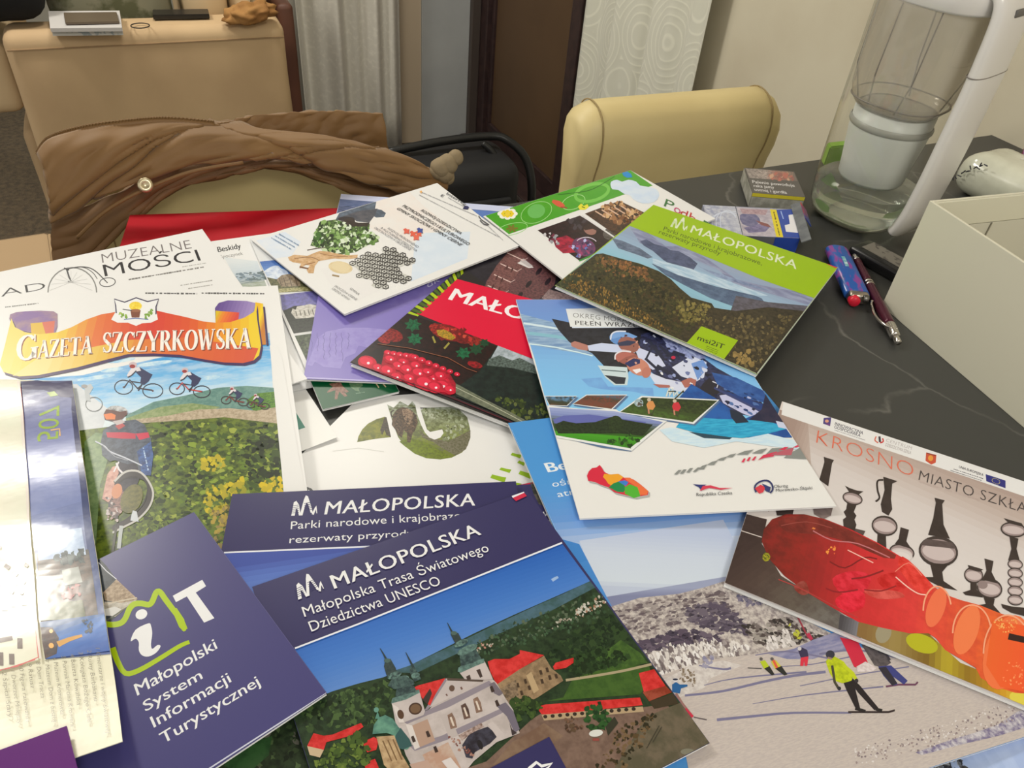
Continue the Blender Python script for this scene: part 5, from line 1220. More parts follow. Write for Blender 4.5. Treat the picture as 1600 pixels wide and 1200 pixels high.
# pair on the right
glass(1521, 899, 15, 13, 10); vase([(1512, 883), (1536, 890), (1530, 894), (1514, 890)]); vase([(1516, 909), (1526, 911), (1526, 922), (1536, 934), (1508, 930), (1504, 926), (1516, 922)])
glass(1546, 920, 20, 16, 12); vase([(1538, 873), (1552, 877), (1549, 894), (1558, 912), (1534, 906), (1541, 892)]); vase([(1536, 932), (1554, 936), (1552, 946), (1566, 962), (1526, 946), (1540, 944)]); S.ell((1535, 914), 8, 6.5, (140, 122, 116), 10)
# twisted candlestick far right
glass(1583, 828, 20, 12, 8); vase([(1568, 810), (1596, 818), (1600, 824), (1576, 818)]); vase([(1577, 838), (1591, 842), (1588, 858), (1594, 880), (1575, 876), (1580, 858)])
for i in range(5): glass(1586, 882 + i * 14, 12, 8.5, 8)
vase([(1564, 944), (1580, 948), (1600, 950), (1604, 964), (1580, 958), (1566, 950)])
vase([(1212, 797), (1240, 797), (1238, 806), (1214, 806)]); vase([(1270, 792), (1302, 790), (1298, 806), (1286, 812), (1272, 804)], (120, 104, 98))
# lower background
S.part('table_print')
S.grad([(1163, 803), (1198, 812), (1190, 850), (1220, 900), (1260, 925), (1340, 975), (1345, 1000), (1132, 911)], [(0, (52, 38, 36)), (0.35, (78, 62, 54)), (0.7, (96, 86, 74)), (1, (112, 108, 100))], (1150, 850), (1300, 980), 18, c2=(66, 50, 46), amt=0.5, sc=120)
S.line([(1140, 824), (1190, 840)], 1.4, (196, 184, 172))
S.poly([(1136, 806), (1162, 803), (1156, 838), (1142, 828)], (198, 204, 208), (120, 124, 130), 1, 500)
S.grad([(1312, 960), (1345, 972), (1340, 1010), (1308, 996)], [(0, (66, 62, 64)), (1, (130, 128, 130))], (1312, 975), (1345, 990), 8)
S.grad([(1342, 968), (1450, 990), (1500, 1036), (1560, 1060), (1890, 1150), (1890, 1222), (1338, 994)], [(0, (128, 96, 52)), (0.2, (150, 128, 70)), (0.38, (120, 92, 34)), (0.5, (178, 158, 40)), (0.62, (140, 108, 30)), (0.8, (196, 140, 30)), (0.9, (206, 176, 60)), (1, (220, 150, 40))], (1345, 990), (1620, 1110), 30)
S.ell((1440, 1006), 26, 14, (176, 172, 30), 20); S.ell((1592, 1092), 16, 10, (214, 196, 70), 20); S.ell((1380, 990), 12, 16, (150, 140, 110), 20)
# glass bottle
S.part('bottle_photo')
bot = [(1190, 846), (1193, 828), (1206, 812), (1228, 804), (1256, 804), (1290, 812), (1330, 828), (1370, 848), (1410, 872), (1440, 896), (1460, 918), (1478, 930), (1500, 938), (1530, 946), (1560, 958), (1585, 966), (1620, 974), (1660, 1010), (1650, 1070), (1610, 1085), (1585, 1083), (1560, 1075), (1532, 1060), (1524, 1044), (1500, 1030), (1476, 1016), (1462, 998), (1450, 990), (1420, 990), (1380, 982), (1340, 972), (1300, 950), (1260, 926), (1225, 900), (1200, 872)]
S.grad(bot, [(0, (96, 30, 24)), (0.12, (122, 34, 26)), (0.25, (150, 34, 34)), (0.38, (196, 40, 44)), (0.6, (216, 60, 54)), (0.75, (222, 84, 50)), (0.9, (226, 100, 44)), (1, (220, 84, 40))], (1195, 850), (1600, 1030), 36, c2=(176, 40, 36), amt=0.35, sc=90)
S.poly([(1215, 815), (1260, 806), (1330, 830), (1400, 868), (1380, 872), (1330, 850), (1280, 836), (1230, 832)], (104, 34, 28), (128, 44, 36), 1, 120, smooth=2)
for (pts, c) in [([(1300, 905), (1330, 893), (1360, 900), (1350, 925), (1318, 930)], (214, 44, 60)), ([(1306, 935), (1330, 924), (1350, 928), (1348, 950), (1320, 958), (1308, 948)], (222, 40, 60)), ([(1370, 905), (1400, 895), (1420, 915), (1390, 925)], (206, 46, 46)), ([(1350, 922), (1400, 924), (1412, 934), (1370, 936)], (214, 90, 80)), ([(1240, 918), (1256, 908), (1264, 926), (1252, 930)], (150, 70, 60)), ([(1410, 870), (1440, 896), (1458, 922), (1440, 930), (1405, 890)], (226, 66, 56))]:
    S.poly(pts, c, tuple(max(0, v - 26) for v in c), 1, 150, smooth=3)
for (pts, w, c) in [([(1296, 878), (1320, 888), (1350, 872), (1370, 874)], 2.2, (120, 24, 26)), ([(1330, 905), (1352, 902), (1380, 892)], 2.6, (130, 26, 30)), ([(1350, 922), (1376, 924), (1400, 916)], 2.2, (140, 30, 32)), ([(1290, 920), (1310, 926), (1340, 922)], 2.4, (136, 28, 34)), ([(1398, 894), (1420, 880), (1440, 900)], 1.4, (226, 120, 100)), ([(1324, 860), (1364, 880)], 1.6, (240, 180, 160)), ([(1270, 830), (1300, 845), (1340, 850), (1390, 872)], 1.8, (186, 110, 110)), ([(1399, 902), (1418, 918), (1434, 928), (1446, 930)], 1.8, (240, 190, 170)), ([(1220, 822), (1260, 816), (1300, 826)], 1.2, (150, 70, 60)), ([(1216, 906), (1250, 920), (1300, 946), (1340, 966)], 1.4, (170, 60, 56))]:
    S.line(pts, w, c, 3)
S.ell((1197, 871), 6, 7, (170, 160, 40), 10, c2=(60, 70, 20), sc=600); S.blobs([(1292, 848), (1304, 850), (1304, 868), (1292, 866)], 9, (1, 2.4), [(214, 90, 50), (230, 140, 60)], 3); S.blobs([(1262, 826), (1274, 826), (1272, 832)], 3, (1, 1.8), [(214, 120, 60)], 3)
for (x, y, rx, ry, c) in [(1462, 950, 14, 32, (230, 110, 70)), (1510, 985, 18, 40, (232, 120, 70)), (1572, 1020, 34, 60, (230, 112, 62))]:
    S.ell((x, y), rx, ry, c, 18, 26)
for (cx, cy, rx, ry) in [(1470, 955, 22, 38), (1524, 990, 30, 44), (1580, 1022, 38, 60)]:
    pts = [(cx + rx * math.cos(a) - 6, cy + ry * math.sin(a)) for a in [math.pi * (1.0 + i / 12) for i in range(12)]]
    S.line(pts, 2.4, (236, 160, 120), 2)
S.grad([(1550, 970), (1600, 978), (1650, 1010), (1640, 1060), (1600, 1082), (1562, 1074), (1540, 1040)], [(0, (226, 96, 40)), (0.5, (230, 88, 40)), (1, (226, 76, 44))], (1545, 1000), (1640, 1050), 10)
S.blobs([(1560, 1040), (1600, 1030), (1600, 1078), (1570, 1074)], 30, (0.8, 1.6), [(240, 150, 90), (238, 130, 80)], 6); S.blobs([(1550, 966), (1590, 970), (1590, 985), (1560, 990)], 40, (0.8, 1.8), [(238, 170, 90), (236, 140, 70)], 7)
S.poly([(1576, 990), (1602, 996), (1640, 1000), (1640, 1014), (1574, 1000)], (44, 22, 20))
S.done()
# ---- puzzle brochure
S = Sheet('brochure', 'white brochure with jigsaw-shaped photos of leaves, ginger root and a wire pattern', 'booklet',
          corners=((392, 374), (683, 286), (811, 384), (538, 491)), T=0.0022, col=C(*W_), layers=0.001)
# this cover is read from its upper right side
S.part('tinted_ground')
S.poly([(572, 318), (640, 300), (660, 320), (700, 352), (640, 380), (585, 360), (560, 345)], (226, 216, 202), W_, 0.6, 40)
S.poly([(648, 380), (664, 364), (735, 362), (730, 404), (642, 440)], (204, 214, 218), (212, 219, 220), 1, 30)
S.poly([(400, 376), (445, 362), (470, 378), (455, 400), (430, 404)], (208, 216, 220), (218, 221, 218), 1, 40)
S.poly([(500, 420), (560, 410), (600, 450), (560, 470), (520, 450)], (222, 218, 208), W_, .6, 40)
S.part('sea_photo')
S.poly([(530, 333), (546, 328), (588, 315), (586, 326), (596, 328), (603, 333), (600, 339), (588, 340), (582, 337), (577, 348), (557, 346), (553, 342), (545, 343), (541, 346), (524, 344)], (74, 82, 92), (100, 112, 122), 1, 90)
S.poly([(530, 340), (560, 330), (590, 326), (586, 336), (577, 348), (560, 345)], (70, 72, 78), (92, 90, 92), 1, 120)
S.poly([(528, 345), (541, 346), (554, 343), (556, 350), (545, 356), (524, 352)], (48, 36, 32))
S.ell((541, 342), 13, 3.6, (52, 46, 46)); S.ell((545, 347), 8, 6, (60, 50, 44))
S.part('leaf_photo')
S.poly([(500, 346), (526, 343), (536, 352), (556, 352), (578, 350), (576, 362), (590, 368), (592, 378), (572, 384), (566, 388), (556, 394), (543, 396), (532, 398), (514, 396), (508, 388), (485, 384)], (84, 110, 54), (42, 58, 28), 1, 380)
S.blobs([(500, 346), (526, 345), (556, 354), (578, 352), (576, 362), (590, 368), (592, 376), (572, 384), (562, 388), (552, 394), (534, 398), (512, 394), (486, 382)], 340, (1.4, 3.8), [(190, 206, 160), (134, 166, 92), (84, 118, 50), (210, 220, 190), (52, 74, 30), (106, 140, 66), (30, 44, 20)], 61)
S.blobs([(486, 374), (500, 362), (506, 380), (492, 384)], 16, (2, 4), [(40, 66, 26), (60, 100, 34)], 62)
S.poly([(540, 344), (560, 348), (578, 348), (574, 354), (550, 354)], (40, 30, 26), (60, 48, 38), 1, 400)
S.part('ginger_photo')
S.poly([(450, 402), (460, 398), (480, 400), (492, 395), (500, 392), (512, 393), (530, 397), (545, 399), (559, 398), (558, 403), (546, 405), (536, 405), (522, 404), (510, 406), (498, 408), (492, 416), (490, 427), (482, 427), (479, 422), (484, 415), (478, 414), (468, 420), (470, 412), (458, 410), (452, 407)], (190, 148, 98), (214, 180, 136), 1, 200, smooth=0)
S.ell((532, 418), 19, 9.5, (210, 188, 138), 8, c2=(220, 202, 160), sc=120); S.ell((532, 417), 15, 7, (218, 200, 156), 8)
S.line([(460, 404), (486, 402), (500, 408)], 1.0, (130, 90, 54), 3); S.line([(500, 396), (520, 400), (544, 401)], 1.0, (146, 104, 64), 3); S.line([(476, 414), (492, 410)], 1.2, (140, 96, 56))
S.line([(480, 391), (496, 388), (508, 387)], 1.6, (96, 84, 76)); S.line([(519, 430), (530, 432)], 2.6, (150, 126, 84)); S.line([(468, 417), (482, 420)], 2.4, (120, 80, 50))
S.part('wire_pattern')
piece = [(556, 408), (566, 402), (570, 396), (588, 398), (598, 396), (596, 390), (604, 388), (618, 390), (624, 396), (632, 400), (640, 405), (648, 404), (648, 412), (634, 414), (624, 418), (622, 426), (632, 428), (640, 432), (636, 442), (622, 440), (608, 438), (604, 442), (608, 448), (598, 452), (586, 450), (580, 446), (586, 440), (574, 436), (556, 434), (562, 426), (556, 418), (545, 414)]
S.poly(piece, (206, 204, 190), (176, 172, 156), 0.7, 300)
for i in range(-7, 9):
    for j in range(-6, 8):
        cx = 597 + i * 11.5 + j * 3.4 + (0); cy = 418 + j * 6.4 + i * 1.6
        if inside((cx, cy), piece):
            S.line([(cx + 5 * math.cos(a + .4), cy + 3.4 * math.sin(a + .4)) for a in [k * math.pi / 3 for k in range(6)]], 1.5, (54, 50, 46), close=True)
            S.ell((cx, cy), 1.6, 1.2, (70, 66, 60), n=6)
S.part('puzzle_logo')
for (x, y, c) in [(635, 362, (214, 96, 74)), (645, 366, (216, 92, 66)), (654, 366, (214, 96, 70)), (650, 372, (218, 100, 76)), (656, 361, (60, 76, 140))]:
    S.poly([(x - 5, y - 3), (x - 1, y - 5), (x + 1, y - 3), (x + 5, y - 3), (x + 4, y + 1), (x + 5, y + 4), (x, y + 3), (x - 4, y + 4), (x - 3, y)], c)
S.part('title_lettering')
TXT = (60, 58, 58)
S.text('ROZWÓJ DZIEDZICTWA', (657, 330), (719, 367), (661.5, 328), TXT, 0.02, slant=-0.1)
S.text('PRZYRODNICZEGO I KULTUROWEGO', (628, 323), (731, 384), (632.5, 320.5), TXT, 0.02)
S.text('GMINY SKOCZÓW I GMINY CIERNE', (619, 327), (719, 385), (624, 325), TXT, 0.02)
S.text('ROZVOJ PRÍRODNÉHO', (605, 358), (652, 388), (608, 356), (110, 110, 112), 0.0); S.text('A KULTÚRNEHO DEDIČSTVA', (594, 357), (650, 394), (597, 355), (110, 110, 112), 0.0); S.text('OBCE SKOCZÓW A OBCE ČIERNE', (584, 357), (640, 392), (587, 355), (120, 120, 122), 0.0)
S.text('GMINA', (546, 452), (560, 462), (549, 450), (120, 118, 114)); S.text('SKOCZÓW CIERNE', (522, 448), (556, 470), (525, 446), (130, 128, 124))
S.text('URZĄD GMINY', (518, 452), (545, 470), (521, 450), (130, 128, 124))
S.greek((424, 372), (455, 390), 2.2, (130, 150, 170), 3, (6, -3), seed=4)
S.part('funding_logos')
S.text('Interreg', (697, 304), (727, 322), (700, 301), (90, 92, 96), 0.02); S.greek((700, 309), (724, 323), 1.4, (150, 150, 150)); S.poly([(726, 322), (734, 323), (731, 328), (723, 327)], (44, 46, 84)); S.text('E', (688, 307), (692, 309), (691, 304), (90, 92, 96), 0.02)
S.line([(657, 299), (659, 302)], 3, (226, 170, 90)); S.greek((659, 301), (745, 338), 1.3, (150, 148, 146), seed=2); S.greek((655, 305), (780, 371), 1.3, (160, 158, 154), seed=5); S.greek((748, 340), (786, 376), 1.3, (150, 148, 146), seed=5)
S.line([(748, 338), (752, 344), (764, 352), (756, 351), (750, 345)], 1.6, (84, 84, 84), 2)
S.done()

# ================================================================== small things on the table at the right
def carton(S_T): pass
PK_ = dict(layers=0.0)
S = Sheet('cigarette_pack', 'grey cigarette pack with a health warning picture and yellow stripe, lying nearest the table edge', 'cigarette pack',
          corners=((1163, 262), (1241, 268), (1258, 308), (1176, 301)), T=0.022, col=C(84, 80, 74), kind='single', group=None)
S.part('warning_print')
S.grad([(1165, 263), (1240, 269), (1246, 283), (1171, 278)], [(0, (150, 140, 128)), (0.4, (176, 160, 146)), (0.6, (160, 104, 86)), (0.85, (176, 130, 100)), (1, (100, 90, 84))], (1166, 265), (1244, 280), 14, c2=(110, 100, 92), sc=300)
S.blobs([(1200, 270), (1236, 272), (1240, 282), (1204, 280)], 20, (1.5, 4), [(170, 100, 84), (190, 150, 120), (140, 90, 80)], 2)
S.text('Palenie powoduje', (1176, 286), (1242, 292), (1175, 281.5), (206, 200, 190), 0.02); S.text('raka jamy', (1178, 292), (1210, 295), (1177, 287.5), (206, 200, 190), 0.02); S.text('ustnej i gardła', (1179.5, 298), (1230, 303), (1178, 293.5), (206, 200, 190), 0.02)
S.done()
bm = bmesh.new(); q = S.quad
def band(bm, a, b, z0, z1, off=0.0003):
    d_ = Vector((b[0] - a[0], b[1] - a[1])).normalized(); n_ = Vector((-d_.y, d_.x)); cx_ = sum(p[0] for p in q) / 4; cy_ = sum(p[1] for p in q) / 4
    if n_.dot(Vector((a[0] - cx_, a[1] - cy_))) < 0: n_ = -n_
    A = Vector(a) + n_ * off; B = Vector(b) + n_ * off
    vs = [bm.verts.new(p) for p in ((A.x, A.y, z0), (B.x, B.y, z0), (B.x, B.y, z1), (A.x, A.y, z1))]; bm.faces.new(vs)
band(bm, q[3], q[2], 0.017, 0.0218); finish(bm, 'yellow_stripe', mat('pack_yellow', C(206, 190, 50), 0.4), S.root)
bm = bmesh.new(); band(bm, q[3], q[2], 0.002, 0.0165); finish(bm, 'front_label', mat('pack_pale', C(170, 166, 148), 0.4, col2=C(140, 138, 120), cscale=90), S.root)
bm = bmesh.new(); band(bm, q[0], q[3], 0.002, 0.0215); finish(bm, 'side_label', mat('pack_pale', C(170, 166, 148), 0.4), S.root)

S = Sheet('cigarette_pack', 'opened blue and white cigarette pack with yellow stripe, leaning lid, beside the lime brochure', 'cigarette pack',
          corners=((1098, 320), (1237, 327), (1250, 372), (1112, 366)), T=0.020, col=C(150, 150, 160), kind='single')
S.part('warning_print')
S.grad([(1098, 320), (1150, 323), (1164, 369), (1122, 367)], [(0, (130, 136, 160)), (1, (170, 170, 176))], (1098, 340), (1160, 345), 6, c2=(190, 190, 190), sc=150)
for k in range(4): S.line([(1106 + k * 7, 362), (1108 + k * 6, 345 - k * 3), (1124 + k * 5, 333 - k * 1.5), (1150, 331 + k * 3)], 1.3, (196, 200, 206), 4)
S.poly([(1151, 324), (1203, 327), (1213, 370), (1162, 369)], (186, 176, 176), (160, 150, 156), 1, 120)
S.poly([(1156, 336), (1170, 332), (1182, 336), (1188, 346), (1176, 354), (1160, 350)], (92, 92, 122), (120, 116, 140), 1, 160, smooth=2); S.poly([(1162, 356), (1186, 350), (1204, 354), (1196, 362), (1170, 364)], (130, 120, 150), (96, 92, 120), 1, 160); S.poly([(1180, 344), (1200, 350), (1206, 356), (1190, 352)], (130, 80, 76)); S.poly([(1156, 326), (1200, 328), (1196, 336), (1160, 334)], (176, 150, 150), (150, 120, 124), 1, 200)
S.line([(1149, 322), (1161, 369)], 1.2, (70, 70, 84)); S.poly([(1203, 327), (1213, 328), (1224, 371), (1213, 371)], (216, 196, 40)); S.text('Jedz jabłka', (1215, 367), (1206, 331), (1221, 366), (90, 80, 20), 0) if False else S.greek((1209, 331), (1218, 368), 3, (110, 96, 26))
S.poly([(1213, 328), (1237, 327), (1250, 372), (1224, 371)], (40, 70, 150)); S.poly([(1232, 336), (1240, 335), (1247, 364), (1228, 362), (1226, 352), (1234, 350)], (222, 218, 212)); S.line([(1220, 330), (1224, 342)], 1.6, (150, 170, 210))
S.done()
q = S.quad; bm = bmesh.new(); band(bm, q[3], q[2], 0.001, 0.0196); finish(bm, 'front_side', mat('pack_shaded_side', C(104, 104, 104), 0.4), S.root)  # shade on the front side painted in as grey
bm = bmesh.new(); a = Vector(q[3]).lerp(Vector(q[2]), 0.72); band(bm, tuple(a), q[2], 0.001, 0.0198, 0.0006); finish(bm, 'blue_corner', mat('pack_blue', C(40, 70, 150), 0.4), S.root)
# opened lid, hinged at the right end and tilted
bm = bmesh.new(); A, B = Vector((q[1][0], q[1][1], 0.020)), Vector((q[2][0], q[2][1], 0.020)); ax = (B - A).normalized(); out = Vector((-ax.y, ax.x, 0))
cq = Vector((sum(p[0] for p in q) / 4, sum(p[1] for p in q) / 4, 0.02))
if out.dot(A - cq) < 0: out = -out
A2 = A - ax * 0.010; B2 = B + ax * 0.012
def slab(bm, P, Q, d, th):
    n = (Q - P).cross(d).normalized() * th; vs = [bm.verts.new(p) for p in (P, Q, Q + d, P + d, P + n, Q + n, Q + d + n, P + d + n)]
    for f in ((0, 1, 2, 3), (7, 6, 5, 4), (0, 4, 5, 1), (1, 5, 6, 2), (2, 6, 7, 3), (3, 7, 4, 0)): bm.faces.new([vs[i] for i in f])
slab(bm, A2, B2, out * 0.010 + Vector((0, 0, 0.006)), 0.0012); finish(bm, 'lid', mat('lid_grey', C(110, 112, 108), 0.4, col2=C(90, 92, 92), cscale=60), S.root)
bm = bmesh.new(); Cn = A2 + out * 0.010 + Vector((0, 0, 0.006)); slab(bm, Cn, Cn + (B2 - A2) * 0.45, out * 0.010 - Vector((0, 0, 0.010)), 0.0012); finish(bm, 'lid_side', mat('lid_blue', C(44, 64, 130), 0.4, col2=C(180, 70, 60), cscale=30), S.root)

# ---- lighter
def frame(p0, p1, z):      # origin at pixel p0 on height z, x axis toward pixel p1
    A = at(p0, z); B = at(p1, z); ex = (B - A).normalized(); ey = Vector((-ex.y, ex.x, 0))
    return Matrix(((ex.x, ey.x, 0, A.x), (ex.y, ey.y, 0, A.y), (ex.z, 0, 1, z), (0, 0, 0, 1))), (B - A).length
M, Ln = frame((1302, 397), (1340, 483), 0.0)
lg = empty('lighter', matrix=M); tag(lg, 'blue and pink printed pocket lighter with red button beside the burgundy pen', 'lighter')
def lighter_body():
    bm = bmesh.new(); rings = []
    for x, k in [(0, 0.55), (0.0015, 0.8), (0.004, 0.95), (0.008, 1), (Ln - 0.016, 1), (Ln - 0.0155, 0.96)]:
        rings.append([bm.verts.new((x, 0.0140 * k * math.copysign(abs(math.cos(a)) ** 0.8, math.cos(a)), 0.0078 + 0.0073 * k * math.copysign(abs(math.sin(a)) ** 0.9, math.sin(a)))) for a in [i * math.pi / 14 for i in range(28)]])
    for a, b in zip(rings, rings[1:]):
        for j in range(28): bm.faces.new((a[j], a[(j + 1) % 28], b[(j + 1) % 28], b[j]))
    bm.faces.new(rings[0]); bm.faces.new(rings[-1]); return bm
finish(lighter_body(), 'lighter_body', mat('lighter_blue', C(40, 84, 150), 0.25, col2=C(130, 60, 130), cscale=70, ramp=(0.52, 0.6), stretch=(0.6, 2, 1)), lg, True)
bm = bmesh.new(); bx(bm, (Ln * 0.36, -0.001, 0.0152), (0.022, 0.004, 0.0008), bevel=0.0003); finish(bm, 'print_stripe', mat('lighter_teal', C(90, 160, 160), 0.3, col2=C(200, 210, 206), cscale=150), lg)
bm = bmesh.new(); bx(bm, (Ln - 0.011, 0.0, 0.0082), (0.011, 0.022, 0.0125), bevel=0.003, seg=3); finish(bm, 'metal_hood', mat('worn_chrome', (0.5, 0.44, 0.38), 0.28, 1.0, bump=0.3, bscale=300), lg, True)
bm = bmesh.new(); lathe(bm, [(0, 0.008), (0.005, 0.0078), (0.0062, 0.006), (0.0062, 0.0), (0, 0)], 20, M=Matrix.Translation((Ln - 0.008, -0.0055, 0.0075)) @ Matrix.Rotation(math.radians(90), 4, 'Y')); finish(bm, 'red_button', mat('red_plastic', C(206, 30, 50), 0.35), lg, True)
bm = bmesh.new(); lathe(bm, [(0.0035, -0.003), (0.0042, -0.002), (0.0042, 0.002), (0.0035, 0.003)], 18, M=Matrix.Translation((Ln - 0.0055, 0.006, 0.011)) @ Matrix.Rotation(math.radians(90), 4, 'X')); finish(bm, 'spark_wheel', mat('dark_steel', (0.2, 0.19, 0.18), 0.4, 1.0), lg, True)


_m = in_poly([tuple((lg.matrix_world if False else M) @ Vector(p))[:2] for p in ((0, -0.0125, 0), (Ln, -0.0125, 0), (Ln, 0.0125, 0), (0, 0.0125, 0))]); HT[_m] = np.maximum(HT[_m], 0.0155)

# ---- Podhale
S = Sheet('brochure', 'brochure with green top band, cloud and flowers, partly under the lime brochure', 'booklet',
          corners=((755, 338), (985, 266), None, (880, 436)), T=0.0022, col=C(*W_), layers=0.001)
S.part('green_band')
S.poly([(757, 336), (985, 266), (1020, 290), (978, 303), (795, 366)], (70, 152, 34), (84, 160, 40), 0.5, 30)
G2, G3 = (104, 176, 84), (120, 184, 60)
S.ell((838, 330), 14, 11, G2, -15); S.line([(838 + 24 * math.cos(a), 332 + 16 * math.sin(a) - 0.25 * 24 * math.cos(a)) for a in [i * math.pi / 12 for i in range(24)]], 1.0, (150, 200, 120), close=True)
S.line([(800 + 24 * math.cos(a), 358 + 9 * math.sin(a) - .2 * 24 * math.cos(a)) for a in [i * math.pi / 12 for i in range(24)]], 1.0, (150, 200, 120), close=True)
S.line([(896 + 18 * math.cos(a), 316 + 11 * math.sin(a) - .25 * 18 * math.cos(a)) for a in [i * math.pi / 12 for i in range(24)]], 1.0, (160, 206, 130), close=True)
S.line([(925 + 26 * math.cos(a), 301 + 13 * math.sin(a) - .2 * 26 * math.cos(a)) for a in [i * math.pi / 12 for i in range(24)]], 5.0, (112, 184, 70), close=True)
S.line([(872, 304), (892, 302), (925, 296), (960, 276)], 1.0, (30, 90, 24), 4)
S.part('flower_drawing#1')
for i in range(8):
    a = i * math.pi / 4; S.ell((793 + 11 * math.cos(a), 334 + 6 * math.sin(a)), 5, 3.6, (232, 230, 210), 0, 10)
for i in range(8):
    a = i * math.pi / 4; S.ell((793 + 7.5 * math.cos(a), 334 + 4 * math.sin(a)), 3, 2.2, (226, 196, 40), 0, 8)
S.ell((793, 334), 4, 3, (226, 196, 60)); S.part('flower_drawing#2'); S.poly([(864, 312), (874, 314), (880, 318), (883, 322), (878, 325), (870, 322), (862, 316)], (206, 88, 60)); S.line([(876, 324), (886, 325)], 2, (150, 70, 50))
S.part('flower_drawing#3')
S.poly([(903, 323), (908, 318), (912, 322), (918, 319), (920, 324), (914, 328), (906, 328)], (220, 210, 50)); S.line([(909, 323), (914, 325)], 1.5, (70, 110, 30))
S.part('flower_drawing#4')
for i in range(6): S.line([(800, 357), (800 + 9 * math.cos(i), 357 + 6 * math.sin(i))], 3, (120, 110, 40))
S.part('flower_drawing#5')
S.poly([(972, 270), (980, 268), (986, 272), (988, 277), (980, 278), (974, 275)], (20, 130, 190))
S.part('cloud_drawing').poly([(954, 290), (955, 284), (964, 281), (972, 284), (982, 281), (994, 284), (1000, 290), (1012, 292), (1026, 296), (1030, 306), (1022, 316), (1004, 318), (990, 312), (984, 305), (975, 303), (966, 297), (957, 296)], (206, 216, 224), (196, 210, 222), 1, 60, smooth=2)
S.part('festival_photos')
S.poly([(840, 360), (906, 337), (958, 369), (942, 392), (906, 408)], (52, 30, 32), (30, 20, 22), 1, 200)
S.poly([(864, 374), (885, 368), (900, 376), (916, 384), (905, 394), (880, 396), (868, 386)], (176, 34, 60), (110, 20, 44), 1, 150)
S.blobs([(846, 362), (860, 362), (880, 380), (866, 384)], 18, (1.2, 3), [(150, 150, 150), (110, 40, 60), (196, 190, 186)], 6)
S.ell((912, 386), 19, 14, (70, 60, 90), 20, c2=(120, 50, 90), sc=260); S.blobs([(886, 386), (920, 374), (930, 392), (905, 402)], 40, (1.2, 3), [(96, 110, 170), (150, 60, 100), (180, 180, 210), (60, 40, 70)], 7)
S.line([(916 + 18 * math.cos(a), 384 + 13 * math.sin(a)) for a in [math.pi * (1.2 + i * .07) for i in range(10)]], 1.2, (210, 200, 206))
S.ell((922, 360), 10, 7, (150, 106, 92), 20); S.poly([(910, 356), (920, 350), (932, 354), (936, 362), (926, 358), (914, 360)], (52, 34, 30))
S.ell((952, 366), 10, 9, (96, 88, 82), 0, c2=(60, 54, 50), sc=300); S.blobs([(886, 346), (904, 338), (916, 350), (902, 362)], 20, (2, 4), [(66, 56, 60), (40, 30, 34)], 9)
S.poly([(914, 334), (968, 314), (1010, 334), (990, 350), (964, 369)], (82, 52, 34), (44, 28, 20), 1, 260)
S.blobs([(936, 324), (968, 315), (1005, 335), (985, 352), (950, 345)], 130, (1.5, 4), [(176, 130, 84), (206, 166, 116), (120, 76, 44), (60, 36, 24), (150, 104, 64)], 8)
for i in range(5): S.line([(930 + i * 10, 330 - i * 2), (946 + i * 10, 340 - i * 2)], 2, (206, 170, 140))
S.line([(909, 337), (960, 371)], 2.4, (214, 210, 202)); S.line([(905, 408), (944, 391)], 2.4, (60, 140, 60))
S.part('title_lettering')
for (ch, x, y, c) in [('P', 1037, 322, (60, 110, 60)), ('o', 1052, 330, (190, 60, 110)), ('d', 1062, 336, (180, 40, 50)), ('h', 1075, 343, (190, 60, 50)), ('a', 1086, 350, (120, 60, 130)), ('l', 1096, 355, (60, 110, 60)), ('e', 1100, 360, (180, 50, 60))]:
    S.text(ch, (x, y), (x + (14 if ch == 'P' else 10), y + 6), (x + 4, y - 11), c, 0.01)
S.poly([(1166, 372), (1184, 374), (1182, 384), (1172, 378)], (206, 202, 192))
S.done()

# ---- Okreg
S = Sheet('brochure', 'brochure with two tandem skydivers and a coloured region map, overlapping its neighbours', 'booklet',
          corners=((806, 468), None, (1307, 791), (906, 810)), T=0.0022, col=C(*W_), layers=0.001)
S.part('sky_photo')
S.grad([(806, 468), (1150, 440), (1210, 610), (1236, 660), (1110, 670), (1040, 640), (862, 660), (835, 560)], [(0, (112, 142, 196)), (0.3, (108, 148, 200)), (0.6, (124, 178, 216)), (1, (126, 190, 226))], (830, 468), (850, 640), 24)
S.poly([(806, 488), (820, 492), (870, 505), (930, 540), (970, 560), (930, 556), (880, 548), (826, 538), (818, 520)], (150, 176, 196), (110, 142, 176), 1, 60, 6, smooth=0)
S.line([(818, 505), (850, 510), (885, 516)], 3, (206, 222, 226)); S.line([(822, 520), (870, 526), (900, 532)], 5, (130, 180, 190)); S.line([(824, 537), (870, 543), (926, 556)], 1.8, (206, 226, 232), 2)
S.poly([(862, 498), (900, 506), (960, 512), (1000, 505), (1030, 520), (1000, 560), (975, 590), (952, 585), (942, 570), (925, 552), (890, 535), (872, 515)], (44, 44, 50), (34, 32, 38), 1, 150)
S.poly([(934, 571), (980, 574), (982, 590), (980, 602), (960, 602), (946, 590)], (196, 210, 206)); S.poly([(944, 586), (978, 590), (976, 600), (962, 600)], (50, 52, 58)); S.line([(940, 578), (978, 581)], 1.4, (70, 90, 90))
S.poly([(908, 592), (940, 590), (950, 604), (1020, 606), (1022, 620), (990, 612), (940, 608), (920, 604)], (110, 156, 206), (120, 176, 216), 0.8, 60)
S.part('skydivers')
S.poly([(892, 536), (898, 533), (908, 536), (920, 540), (918, 548), (904, 546), (893, 541)], (176, 120, 104)); S.poly([(918, 540), (940, 536), (980, 540), (1000, 546), (990, 552), (950, 550), (920, 548)], (196, 204, 224))
